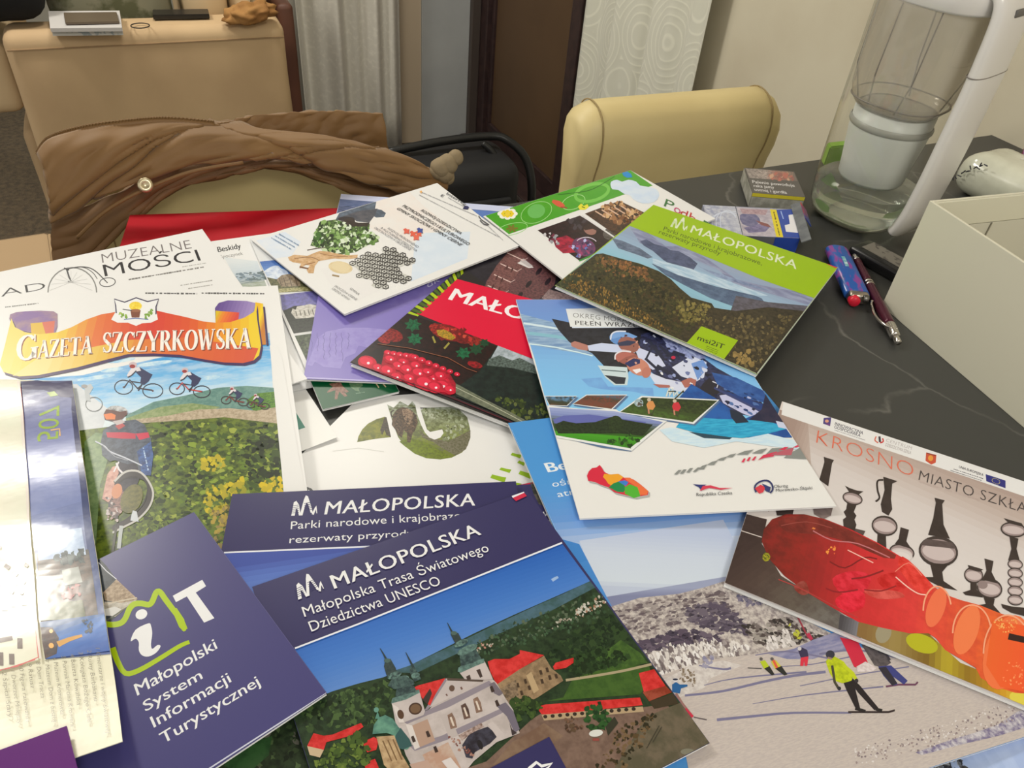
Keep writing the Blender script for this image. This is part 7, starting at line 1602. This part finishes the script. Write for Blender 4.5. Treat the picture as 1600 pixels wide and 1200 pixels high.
# middle turret
S.poly([(642, 1058), (640, 1046), (646, 1040), (654, 1054), (658, 1062), (648, 1066)], GD, GN, 1, 500); S.line([(634, 1020), (640, 1032), (646, 1044)], [1.0, 4], GD); S.ell((649, 1056), 7, 4, GL, -15, c2=GD, sc=600)
# right tower
S.poly([(718, 1052), (750, 1036), (757, 1034), (766, 1052), (770, 1062), (756, 1063), (726, 1062)], CW, (178, 166, 158), .8, 60); S.poly([(744, 1048), (750, 1046), (754, 1058), (750, 1060)], (66, 52, 46)); S.poly([(728, 1058), (734, 1055), (736, 1062), (730, 1063)], (66, 52, 46))
S.poly([(715, 1050), (716, 1044), (738, 1032), (756, 1030), (757, 1036), (742, 1042), (720, 1052)], GN, GL, 1, 400)
S.poly([(720, 1042), (718, 1026), (728, 1014), (742, 1012), (752, 1030), (740, 1036)], GD, GN, 1, 400); S.ell((730, 1016), 17, 6, GN, -25, c2=GL, sc=500)
S.poly([(710, 1004), (704, 992), (708, 988), (716, 990), (722, 1002), (724, 1008), (714, 1010)], GD, (56, 66, 60), 1, 500); S.ell((720, 1006), 12, 4.6, GL, -25, c2=GD, sc=600); S.line([(699, 974), (704, 984), (708, 992)], [1.0, 3.6], GD); S.ell((709, 990), 5, 3, GN)
# green domes at the left
S.poly([(582, 1148), (584, 1134), (592, 1122), (602, 1118), (614, 1124), (622, 1136), (634, 1148), (642, 1166), (636, 1172), (620, 1170), (616, 1150), (604, 1146)], (100, 146, 120), (70, 110, 96), 1, 120); S.poly([(586, 1124), (590, 1112), (594, 1124)], (84, 130, 110)); S.ell((588, 1110), 4, 4, (96, 140, 120))
S.poly([(618, 1150), (626, 1138), (640, 1156), (644, 1166), (630, 1172), (616, 1168)], (52, 84, 80)); S.poly([(588, 1152), (616, 1150), (628, 1180), (640, 1200), (614, 1210), (600, 1196)], (186, 158, 116), (150, 120, 84), 1, 200)
for k in range(3): S.line([(598 + k * 8, 1158 - k), (612 + k * 8, 1190 - k)], 2.2, (120, 92, 60))
S.part('navy_patch'); S.poly([(768, 1200), (858, 1152), (886, 1204), (900, 1260), (740, 1260), (740, 1215)], NAVY)
S.line([(826, 1202), (838, 1192), (846, 1198), (862, 1194), (852, 1204)], 5, OFFW)
S.part('white_rule').line([(461, 1014), (560, 976), (700, 920), (800, 880), (878, 849)], 2.6, (224, 224, 230))
S.part('emblem'); logo_m(S, 466, 938, 43, 20)
S.part('title_lettering')
S.text('MAŁOPOLSKA', (523, 921), (752, 836), (515, 901), OFFW, 0.022, 1.06)
S.part('subtitle_lettering')
S.text('Małopolska Trasa Światowego', (476, 965), (765, 862), (471, 950), OFFW, 0.0, 1.02)
S.text('Dziedzictwa UNESCO', (487, 988), (690, 914), (481, 973), OFFW, 0.0, 1.02)
S.part('flag'); S.poly([(798, 774), (817, 766), (819, 771), (801, 779)], (224, 222, 220)); S.poly([(801, 779), (819, 771), (823, 776), (806, 784)], (196, 40, 66))
S.done()

# ---- iT booklet
NV2 = (66, 62, 108)
S = Sheet('booklet', 'navy booklet with white iT logo in a lime outline, Małopolski System Informacji Turystycznej', 'booklet',
          corners=((-40, 970), (303, 800), (511, 1083), None), T=0.0028, col=C(*NV2), layers=0.001)
S.part('roof_photo')
S.poly([(150, 866), (166, 884), (182, 905), (215, 936), (212, 939), (172, 972), (150, 970)], (60, 66, 70), (36, 40, 44), 1, 120)
S.poly([(161, 926), (182, 905), (215, 936), (200, 944), (164, 938)], (176, 154, 124), (130, 108, 82), 1, 400); S.poly([(163, 940), (190, 942), (214, 937), (180, 964), (164, 960)], (196, 188, 170), (150, 140, 120), 1, 200)
S.line([(162, 944), (214, 934)], 2, (190, 176, 150)); S.poly([(162, 952), (180, 948), (190, 952), (178, 962), (164, 962)], (206, 202, 190)); S.line([(166, 970), (216, 938)], 2, (90, 90, 76)); S.line([(154, 879), (166, 892), (182, 905)], 1.4, (206, 206, 206))
S.part('lime_outline')
LG = (164, 188, 10)
S.line([(150, 972), (172, 976), (188, 974), (196, 966), (202, 952), (210, 944), (222, 943), (232, 945), (238, 940), (244, 926), (250, 925), (258, 936), (270, 952), (282, 968), (289, 984)], [9, 9], LG, 3)
S.poly([(268, 952), (276, 950), (288, 968), (291, 985), (287, 987), (280, 980)], LG)
S.line([(176, 1012), (184, 1034), (196, 1052), (216, 1048), (248, 1030), (280, 1010), (296, 1003)], [9.5, 6], LG, 3)
S.part('logo_lettering')
S.poly([(270, 931), (316, 906), (322, 916), (306, 926), (335, 966), (319, 973), (292, 932), (275, 941)], OFFW)
S.ell((221, 960), 9.5, 7.6, OFFW, -25)
S.poly([(204, 1002), (212, 984), (232, 974), (236, 978), (238, 990), (236, 1006), (238, 1014), (246, 1008), (251, 1010), (244, 1020), (232, 1026), (222, 1024), (217, 1016), (217, 1004), (212, 998)], OFFW, smooth=3)
S.part('title_lettering')
S.text('Małopolski', (215, 1087), (340, 1013), (209, 1070), OFFW, 0.018, 1.0)
S.part('subtitle_lettering')
S.text('System', (228, 1112), (317, 1060), (222, 1097), OFFW, 0.018, 1.0)
S.text('Informacji', (241, 1137), (362, 1065), (234, 1121), OFFW, 0.018, 1.0)
S.text('Turystycznej', (255, 1163), (407, 1070), (248, 1147), OFFW, 0.018, 1.0)
S.part('cover_edge').line([(510.5, 1083), (420, 1141), (330, 1199), (280, 1231)], 2.2, (196, 196, 204)); S.line([(303.5, 801), (510.6, 1083)], 1.0, (120, 116, 150))
S.done()

# ---- glossy unfolded leaflet at the left
def rip(x, y):
    return 0.0012 * math.sin(x * 34 + y * 9) * math.cos(y * 26 - x * 12) + 0.0008 * math.sin(y * 71 + x * 18) + 0.0012
S = Sheet('leaflet', 'creased glossy map leaflet with an orange-lit town photo and sideways text, at the left edge', 'leaflet',
          corners=((-190, 596), (114, 598), (193, 1161), (-300, 1330)), T=0.0006, col=C(226, 220, 186), ink=INK_GLOSS, kind='single', bend=rip, layers=0.004)
S.part('navy_strip')
S.grad([(34, 600), (114, 598), (192, 1021), (72, 1032), (60, 900), (45, 760)], [(0, (44, 44, 84)), (0.1, (96, 100, 140)), (0.3, (130, 136, 176)), (0.5, (120, 132, 176)), (0.75, (70, 84, 124)), (0.9, (40, 84, 150)), (1, (40, 70, 130))], (75, 598), (130, 1032), 20, c2=(150, 156, 186), amt=0.35, sc=30)
S.poly([(38, 600), (60, 598), (90, 602), (114, 598), (118, 624), (96, 622), (70, 612), (38, 612)], (50, 44, 84))
S.grad([(114, 600), (120, 640), (152, 860), (173, 1016), (150, 1022), (140, 880), (112, 640)], [(0, (48, 46, 84)), (0.5, (56, 64, 104)), (1, (40, 70, 130))], (114, 600), (170, 1018), 10)
S.part('lime_lettering')
S.text('507', (59, 692), (62, 636), (92, 690), (150, 176, 60), 0.0)
S.poly([(74, 616), (86, 614), (92, 620), (80, 622)], (150, 170, 70)); S.line([(80, 674), (94, 672), (95, 684)], 2.4, (230, 180, 110))
S.part('town_photo')
S.poly([(60, 870), (140, 862), (160, 1000), (70, 1010), (62, 940)], (104, 84, 70), (70, 66, 60), 1, 140)
S.poly([(62, 840), (130, 830), (136, 870), (62, 880)], (150, 170, 196), (190, 204, 216), 1, 50); S.blobs([(84, 872), (130, 862), (134, 880), (90, 884)], 30, (2, 5), [(50, 60, 60), (70, 84, 80)], 4)
S.poly([(98, 894), (124, 888), (130, 912), (102, 918)], (150, 152, 140)); S.blobs([(96, 924), (122, 918), (126, 934), (100, 938)], 24, (2, 4.5), [(176, 60, 56), (140, 50, 46), (110, 60, 50)], 5); S.poly([(62, 950), (130, 940), (136, 968), (66, 974)], (84, 90, 54), (104, 104, 70), 1, 200)
S.grad([(64, 976), (164, 962), (176, 1018), (74, 1032)], [(0, (50, 80, 120)), (0.4, (50, 110, 180)), (1, (50, 90, 160))], (110, 968), (120, 1030), 8)
S.poly([(66, 984), (84, 984), (94, 1000), (90, 1024), (72, 1032), (68, 1006)], (84, 56, 50), (56, 44, 46), 1, 200); S.line([(92, 1010), (110, 1002), (130, 996)], [9, 4], (206, 150, 60), 2); S.ell((82, 990), 3, 3, (240, 200, 130)); S.ell((82, 1012), 4, 4, (240, 176, 90)); S.blobs([(130, 974), (150, 968), (148, 990), (136, 992)], 16, (1.5, 3), [(34, 52, 70)], 8)
S.part('street_map')
S.poly([(-190, 596), (32, 600), (44, 760), (56, 900), (62, 1034), (-60, 1070), (-240, 1090)], (230, 224, 196), (222, 226, 196), 0.6, 14)
S.line([(34, 610), (46, 800), (56, 950), (62, 1030), (30, 1044), (-60, 1066)], 2.0, (214, 110, 100)); S.line([(57, 1034), (0, 1052), (-60, 1066)], 1.4, (214, 110, 100))
R_ = random.Random(12); BR_ = (120, 104, 94)
for (x, y, w, h, a) in [(30, 984, 38, 6, -2), (2, 1006, 42, 7, -12), (34, 1010, 8, 16, 0), (3, 1034, 10, 20, 0), (21, 1034, 8, 16, 0), (-4, 920, 12, 10, 30), (10, 934, 9, 7, 40), (24, 916, 9, 7, 40), (24, 950, 10, 5, -6), (40, 948, 8, 5, -4), (10, 956, 10, 5, -4), (14, 890, 9, 6, 35), (26, 900, 9, 6, 35), (38, 912, 9, 6, 35), (20, 928, 8, 6, 30), (-6, 880, 10, 6, 35), (36, 930, 6, 5, 20), (0, 860, 12, 5, 20), (44, 888, 6, 5, 30)]:
    c, s_ = math.cos(math.radians(a)), math.sin(math.radians(a))
    S.poly([(x + p * w / 2 * c - q * h / 2 * s_, y + p * w / 2 * s_ + q * h / 2 * c) for p, q in ((-1, -1), (1, -1), (1, 1), (-1, 1))], BR_)
S.part('street_index')
names = ['1 Cmentarze i wojny światowej', '2 Ruiny Barbakanu', '3 Kolegiata Bożego Ciała', '4 Baszta Kowalska', '5 Pomnik Marcina Kromera', '6 Muzeum Kromerówka', '7 Muzeum Dom z basztą', '8 Dom Tracza', '9 Ratusz', '10 Figura ratowania', '11 Dworzec Mniejszy', '12 Szpital Stary']
for i, nm in enumerate(names):
    L_ = len(nm) * 4.6; x0 = 151 - i * 13.2; y0 = 1012 + i * 3.2
    S.text(nm, (x0, y0 + 4), (x0 + L_ * .13, y0 + L_ + 4), (x0 + 6.5, y0 + 4), (130, 122, 100), -0.01)
S.part('white_border').line([(32, 602), (44, 760), (58, 960), (66, 1034)], 4, (226, 214, 196))
S.done()

# ---- purple card
S = Sheet('card', 'plain violet card with a rounded corner in the near left corner', 'card',
          corners=((-120, 1215), (104, 1134), (124, 1212), (-80, 1330)), T=0.0012, col=C(96, 38, 108), kind='single')
S.done()
# ---- burgundy pen
M, Ln = frame((1330, 402), (1400, 543), 0.0)
pn = empty('pen', matrix=M); tag(pn, 'burgundy ballpoint pen with chrome clip lying beside the white box', 'pen')
M_BUR = mat('burgundy_lacquer', C(74, 26, 40), 0.25, metal=0.3); M_CHR = mat('chrome', (0.62, 0.58, 0.54), 0.18, 1.0)
zc = 0.0062
def rod(name, x0, x1, r0, r1, m, n=20):
    bm = bmesh.new(); tube(bm, [(x0, 0, zc), (x0 + (x1 - x0) * .05, 0, zc), (x1 - (x1 - x0) * .05, 0, zc), (x1, 0, zc)], [r0 * .93, r0, r1, r1 * .93], n); return finish(bm, name, m, pn, True)
rod('tip', 0.0, Ln * 0.10, 0.0018, 0.0042, M_CHR); rod('lower_barrel', Ln * 0.10, Ln * 0.36, 0.0044, 0.0052, M_BUR)
for f_ in (0.365, 0.395): rod('ring', Ln * f_, Ln * (f_ + 0.018), 0.0056, 0.0056, M_CHR)
rod('upper_barrel', Ln * 0.383, Ln * 0.83, 0.0054, 0.0060, M_BUR); rod('cap_end', Ln * 0.83, Ln * 0.94, 0.0060, 0.0052, M_CHR); rod('push_button', Ln * 0.94, Ln, 0.0036, 0.0034, M_CHR)
bm = bmesh.new(); tube(bm, spline([(Ln * 0.90, 0.003, zc + .0045), (Ln * 0.86, -0.007, zc + 0.003), (Ln * 0.76, -0.0115, zc + 0.001), (Ln * 0.64, -0.010, zc + .001), (Ln * 0.60, -0.0075, zc + .001)], 6), [0.0016] * 24 + [0.0024], 8); finish(bm, 'clip', M_CHR, pn, True)

# ---- black gadget with a grey label
M, Ln = frame((1329, 400), (1400, 440), 0.0)
gd = empty('power_bank', matrix=M); tag(gd, 'small black box with a grey label tucked between water jug and white box', 'device')
bm = bmesh.new(); bx(bm, (0.040, 0.012, 0.0075), (0.085, 0.038, 0.015), bevel=0.004, seg=3); finish(bm, 'case', mat('black_plastic_gloss', (0.012, 0.012, 0.013), 0.25), gd, True)
bm = bmesh.new(); bx(bm, (0.042, 0.016, 0.0153), (0.070, 0.024, 0.0006)); finish(bm, 'label', mat('grey_sticker', C(122, 116, 102), 0.5, col2=C(84, 78, 70), cscale=120, ramp=(0.55, 0.6)), gd)

# ---- white box
bA = at((1377, 478), 0); BH = 0.128
P1 = at((1600, 669), 0); dv = (P1 - bA).normalized(); du = Vector((-dv.y, dv.x, 0))
if du.dot(U) < 0: du = -du
Mb = Matrix(((du.x, -dv.x, 0, bA.x), (du.y, -dv.y, 0, bA.y), (0, 0, 1, 0), (0, 0, 0, 1)))
wb_ = empty('box', matrix=Mb); tag(wb_, 'open white cardboard box at the right edge in front of the jug', 'box')
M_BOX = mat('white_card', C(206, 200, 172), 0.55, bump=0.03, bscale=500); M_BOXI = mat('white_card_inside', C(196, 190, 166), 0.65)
BW, BL_, t_ = 0.23, 0.34, 0.003
def bwall(name, x0, x1, y0, y1, z0=0.0, z1=BH, m=M_BOX):
    bm = bmesh.new(); bx(bm, ((x0 + x1) / 2, (y0 + y1) / 2, (z0 + z1) / 2), (x1 - x0, y1 - y0, z1 - z0), bevel=0.0006, seg=2); return finish(bm, name, m, wb_)
bwall('bottom', t_, BW - t_, -BL_ + t_, -t_, 0, 0.002)
bwall('side_wall', 0, t_, -BL_, 0); bwall('side_wall', BW - t_, BW, -BL_, 0); bwall('end_wall', t_, BW - t_, -t_, 0); bwall('end_wall', t_, BW - t_, -BL_, -BL_ + t_)
bwall('folded_flap', t_ + .0005, BW - t_ - .0005, -t_ - 0.0022, -t_ - .0002, BH - 0.030, BH - 0.0008, M_BOX)
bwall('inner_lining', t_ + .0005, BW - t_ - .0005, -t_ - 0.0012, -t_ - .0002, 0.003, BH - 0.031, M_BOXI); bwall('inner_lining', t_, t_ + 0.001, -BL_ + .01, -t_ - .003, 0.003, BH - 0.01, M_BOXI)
bm = bmesh.new(); bx(bm, (0.095, -0.0049, 0.05), (0.0015, 0.0008, 0.094)); finish(bm, 'lining_seam', mat('card_seam', C(130, 124, 104), 0.7), wb_)
# ---- white soft pack behind the box
M, Ln = frame((1478, 290), (1600, 352), 0.0)
wp = empty('tissue_pack', matrix=M); tag(wp, 'white plastic-wrapped tissue pack with faint floral print behind the white box', 'pack')
bm = bmesh.new(); bx(bm, (0.115, 0.035, 0.030), (0.22, 0.10, 0.060), bevel=0.026, seg=5)
bmesh.ops.subdivide_edges(bm, edges=[e for e in bm.edges if e.calc_length() > 0.02], cuts=5, use_grid_fill=True)
for v in bm.verts: v.co += v.co.normalized() * 0.004 * mnoise.noise(v.co * 30); v.co.z = max(v.co.z, 0.0005)
finish(bm, 'wrapper', mat('thin_white_film', C(206, 204, 178), 0.25, col2=C(184, 182, 156), cscale=14, coat=0.5, bump=0.4, bscale=40), wp, True)
R_ = random.Random(3); bm = bmesh.new()
for k in range(14):
    a = Vector((0.012 + 0.004 * k * .7, -0.0185 + R_.uniform(-.002, .002), 0.020 + 0.0028 * k)); tube(bm, [a, a + Vector((R_.uniform(-.004, .006), 0, R_.uniform(-.005, .006)))], 0.0009, 5)
o = finish(bm, 'dark_print', mat('dark_ink', (0.03, 0.03, 0.04), 0.5), wp); o['kind'] = 'stuff'
bm = bmesh.new()
for (cx, r) in ((0.09, 0.03), (0.14, 0.028)):
    tube(bm, [(cx + r * math.cos(a), 0.03 + r * 0.9 * math.sin(a), 0.0615) for a in [math.pi * (0.1 + i * 0.08) for i in range(11)]], 0.0008, 5)
o = finish(bm, 'embossed_arcs', mat('film_line', C(226, 224, 206), 0.3), wp); o['kind'] = 'stuff'

# ---- bottle at the right edge
bt = empty('bottle', at((1607, 262), 0)); tag(bt, 'bottle with an orange cap and magenta label cut off by the right edge', 'bottle')
bm = bmesh.new(); lathe(bm, [(0, 0), (0.017, 0), (0.018, 0.003), (0.018, 0.05), (0.015, 0.062), (0.008, 0.068), (0.008, 0.074), (0, 0.074)], 24); finish(bm, 'glass', mat('bottle_glass', C(150, 140, 124), 0.1, coat=1.0), bt, True)
bm = bmesh.new(); lathe(bm, [(0.0183, 0.004), (0.0185, 0.005), (0.0185, 0.036), (0.0183, 0.037)], 24); finish(bm, 'label', mat('magenta_label', C(120, 30, 60), 0.4, col2=C(200, 160, 190), cscale=50), bt, True)
bm = bmesh.new(); lathe(bm, [(0.0105, 0.070), (0.011, 0.071), (0.011, 0.088), (0.0095, 0.09), (0, 0.09)], 20); finish(bm, 'cap', mat('orange_cap', C(176, 84, 44), 0.4), bt, True)

# ================================================================== water filter jug
JC = at((1334, 339), 0.0); ang = math.radians(-46)
Mj = Matrix.Translation(JC) @ Matrix.Rotation(ang, 4, 'Z')
jug = empty('filter_jug', matrix=Mj); tag(jug, 'clear water filter jug with white lid and handle standing behind the white box', 'jug')
def clear(name, col, rough=0.02, ior=1.45, alpha=1.0):
    m = bpy.data.materials.new(name); m.use_nodes = True; nt = m.node_tree; N = nt.nodes; L = nt.links; b = N['Principled BSDF']
    b.inputs['Base Color'].default_value = (*col, 1); b.inputs['Roughness'].default_value = rough; b.inputs['IOR'].default_value = ior; b.inputs['Transmission Weight'].default_value = 1.0
    tr = N.new('ShaderNodeBsdfTransparent'); tr.inputs[0].default_value = (*col, 1); mx = N.new('ShaderNodeMixShader'); mx.inputs[0].default_value = alpha
    L.new(tr.outputs[0], mx.inputs[1]); L.new(b.outputs[0], mx.inputs[2]); L.new(mx.outputs[0], N['Material Output'].inputs['Surface'])
    return m
def thin(name, tint, edge, rough, haze, hazecol):
    """thin moulded plastic wall: clear face-on, darker where the wall is seen edge-on, with a gloss and a little haze"""
    m = bpy.data.materials.new(name); m.use_nodes = True; nt = m.node_tree; N = nt.nodes; L = nt.links; N.remove(N['Principled BSDF'])
    lw = N.new('ShaderNodeLayerWeight'); lw.inputs[0].default_value = 0.22
    r = N.new('ShaderNodeValToRGB'); r.color_ramp.elements[0].color = (*tint, 1); r.color_ramp.elements[1].color = (*edge, 1); r.color_ramp.elements[0].position = 0.35; r.color_ramp.elements[1].position = 0.97
    L.new(lw.outputs['Facing'], r.inputs[0])
    tr = N.new('ShaderNodeBsdfTransparent'); L.new(r.outputs[0], tr.inputs[0])
    df = N.new('ShaderNodeBsdfDiffuse'); df.inputs[0].default_value = (*hazecol, 1); m1 = N.new('ShaderNodeMixShader'); m1.inputs[0].default_value = haze; L.new(tr.outputs[0], m1.inputs[1]); L.new(df.outputs[0], m1.inputs[2])
    gl = N.new('ShaderNodeBsdfGlossy'); gl.inputs['Roughness'].default_value = rough; l2 = N.new('ShaderNodeLayerWeight'); l2.inputs[0].default_value = 0.5; pw = N.new('ShaderNodeMath'); pw.operation = 'POWER'; pw.inputs[1].default_value = 4.0; L.new(l2.outputs['Facing'], pw.inputs[0])
    fr = N.new('ShaderNodeMath'); fr.operation = 'MULTIPLY_ADD'; fr.inputs[1].default_value = 0.75; fr.inputs[2].default_value = 0.035; L.new(pw.outputs[0], fr.inputs[0])
    m2 = N.new('ShaderNodeMixShader'); L.new(fr.outputs[0], m2.inputs[0]); L.new(m1.outputs[0], m2.inputs[1]); L.new(gl.outputs[0], m2.inputs[2]); L.new(m2.outputs[0], N['Material Output'].inputs['Surface'])
    return m
M_PLA0 = clear('clear_plastic', (0.95, 0.96, 0.93), 0.02, 1.25, 0.5); M_WAT = clear('water', (0.90, 0.96, 0.92), 0.0, 1.33, 0.7)
M_PLA = thin('clear_jug_wall', (0.97, 0.97, 0.95), (0.66, 0.66, 0.62), 0.04, 0.03, (0.8, 0.8, 0.75)); M_FUN = thin('smoky_funnel', (0.80, 0.77, 0.72), (0.60, 0.56, 0.52), 0.10, 0.36, (0.74, 0.70, 0.63))
M_WHT = mat('white_plastic', C(214, 208, 194), 0.28, coat=0.3)
RA, RB, JH = 0.064, 0.063, 0.296
def se(r, a, n=2.5): return (RA * r * math.copysign(abs(math.cos(a)) ** (2 / n), math.cos(a)), RB * r * math.copysign(abs(math.sin(a)) ** (2 / n), math.sin(a)))
def shell(prof, N=48, shift=0.0, cap0=True, cap1=False):
    bm = bmesh.new(); rings = []
    for (r, z, *s_) in prof:
        dx = s_[0] if s_ else shift
        rings.append([bm.verts.new((se(r, 2 * math.pi * j / N)[0] + dx, se(r, 2 * math.pi * j / N)[1], z)) for j in range(N)])
    for a, b in zip(rings, rings[1:]):
        for j in range(N): bm.faces.new((a[j], a[(j + 1) % N], b[(j + 1) % N], b[j]))
    if cap0: bm.faces.new(rings[0])
    if cap1: bm.faces.new(rings[-1])
    return bm
outer = [(0.0, 0.0012), (0.55, 0.0012), (0.74, 0.003), (0.86, 0.010), (0.93, 0.022), (0.96, 0.045), (0.97, 0.08), (0.98, 0.14), (0.98, JH - 0.03)]
finish(shell(outer, cap0=False), 'jug_body', M_PLA, jug, True)
finish(shell([(0.50, 0.0025), (0.70, 0.0040), (0.84, 0.0115), (0.91, 0.023), (0.945, 0.045), (0.95, 0.050), (0.95, 0.0505)], cap1=True), 'water', M_WAT, jug, True)
fun = [(0.66, 0.146, 0), (0.74, 0.148, 0), (0.84, 0.156, 0), (0.89, 0.170, 0), (0.92, 0.20, 0), (0.935, JH - 0.028, 0)]
finish(shell(fun, cap0=True), 'funnel', M_FUN, jug, True)
for (r_, z_) in ((0.67, 0.147), (0.85, 0.157)):
    bm = bmesh.new(); tube(bm, [(se(r_, k * math.pi / 20)[0], se(r_, k * math.pi / 20)[1], z_) for k in range(40)], 0.0009, 5, close=True); finish(bm, 'funnel_rim', mat('grey_rib', C(120, 112, 100), 0.4), jug, True)
for a_ in (0.5, 1.7, 3.6, 4.4, 5.0):
    bm = bmesh.new(); p0 = se(0.70, a_); p1 = se(0.91, a_ + .12); tube(bm, [(p0[0], p0[1], 0.150), (p1[0], p1[1], 0.19), (se(.925, a_ + .16)[0], se(.925, a_ + .16)[1], JH - 0.03)], 0.0009, 5); finish(bm, 'funnel_rib', mat('grey_rib', C(120, 112, 100), 0.4), jug, True)
M_CART = mat('frosted_white', C(196, 196, 182), 0.4)
bm = bmesh.new(); lathe(bm, [(0, 0.054), (0.036, 0.055), (0.040, 0.060), (0.042, 0.08), (0.047, 0.118), (0.0475, 0.1445), (0, 0.1445)], 36); finish(bm, 'filter_cartridge', M_CART, jug, True)
bm = bmesh.new(); lathe(bm, [(0.0480, 0.124), (0.0495, 0.126), (0.0495, 0.130), (0.0480, 0.132)], 36); finish(bm, 'cartridge_ring', mat('grey_ring', C(150, 148, 134), 0.4), jug, True)
bm = bmesh.new(); bx(bm, (-0.05, 0.02, 0.0), (0.001, 0.001, 0.001)); bm.free()
# green leaf-like tint at the base: the coloured foot ring of the jug
bm = bmesh.new()
N_ = 40; ra = []; rb = []
for j in range(N_ + 1):
    a = math.radians(150 + 170 * j / N_); x, y = se(0.80, a); ra.append(bm.verts.new((x, y, 0.0105))); x, y = se(0.52, a); rb.append(bm.verts.new((x, y, 0.0055)))
for j in range(N_): bm.faces.new((ra[j], ra[j + 1], rb[j + 1], rb[j]))
finish(bm, 'foot_pad', mat('pale_green_foot', C(120, 150, 84), 0.4), jug, True)
# lid
finish(shell([(0.92, JH - 0.030), (0.96, JH - 0.027), (0.98, JH - 0.008), (0.93, JH + 0.002), (0.80, JH + 0.008), (0.3, JH + 0.009)], cap1=True, shift=0.008), 'lid', M_WHT, jug, True)
finish(shell([(0.42, JH + 0.0085), (0.44, JH + 0.012), (0.40, JH + 0.015), (0.30, JH + 0.0145)], cap1=True, shift=0.02), 'fill_flap', M_WHT, jug, True)
# handle: a broad white band from the lid down the handle side to the foot
bm = bmesh.new()
path = spline([(0.046, 0, JH - 0.002), (0.066, 0, JH - 0.005), (0.077, 0, JH - 0.024), (0.080, 0, JH - 0.080), (0.079, 0, 0.150), (0.077, 0, 0.090), (0.074, 0, 0.050), (0.070, 0, 0.028), (0.065, 0, 0.017)], 6)
wd = [0.038 + 0.004 * math.sin(i / len(path) * 3.1) for i in range(len(path))]; rings = []
for i, p in enumerate(path):
    t = (path[min(i + 1, len(path) - 1)] - path[max(i - 1, 0)]).normalized(); nn = Vector((-t.z, 0, t.x)); th_ = 0.0095
    rings.append([bm.verts.new(p + Vector((0, 1, 0)) * wd[i] * math.copysign(abs(math.cos(a)) ** .6, math.cos(a)) + nn * th_ * math.copysign(abs(math.sin(a)) ** .8, math.sin(a))) for a in [k * math.pi / 10 for k in range(20)]])
for a, b in zip(rings, rings[1:]):
    for j in range(20): bm.faces.new((a[j], a[(j + 1) % 20], b[(j + 1) % 20], b[j]))
bm.faces.new(rings[0]); bm.faces.new(rings[-1]); finish(bm, 'handle', M_WHT, jug, True)
bm = bmesh.new(); zz_ = JH - 0.085
tube(bm, [(0.0795 + 0.0100 * math.copysign(abs(math.sin(a)) ** .8, math.sin(a)), 0.0426 * math.copysign(abs(math.cos(a)) ** .6, math.cos(a)), zz_) for a in [k * math.pi / 14 for k in range(28)]], 0.0006, 5, close=True); finish(bm, 'handle_joint', mat('grey_rib', C(120, 112, 100), 0.4), jug, True)
bm = bmesh.new(); bx(bm, (0.0862, 0, JH - 0.022), (0.004, 0.034, 0.008), bevel=0.0018); finish(bm, 'handle_slot', mat('slot_dark', C(96, 92, 84), 0.5), jug, True)
# green cap seen through the jug and the mauve printed bag behind it
g_ = flatbox('lid_cap', [(1282, 252), (1326, 247), (1330, 255), (1287, 260)], 0.0005, 0.030, mat('green_plastic', C(130, 176, 40), 0.5), 'green plastic cap seen through the back of the water jug', 'cap', bevel=0.002)
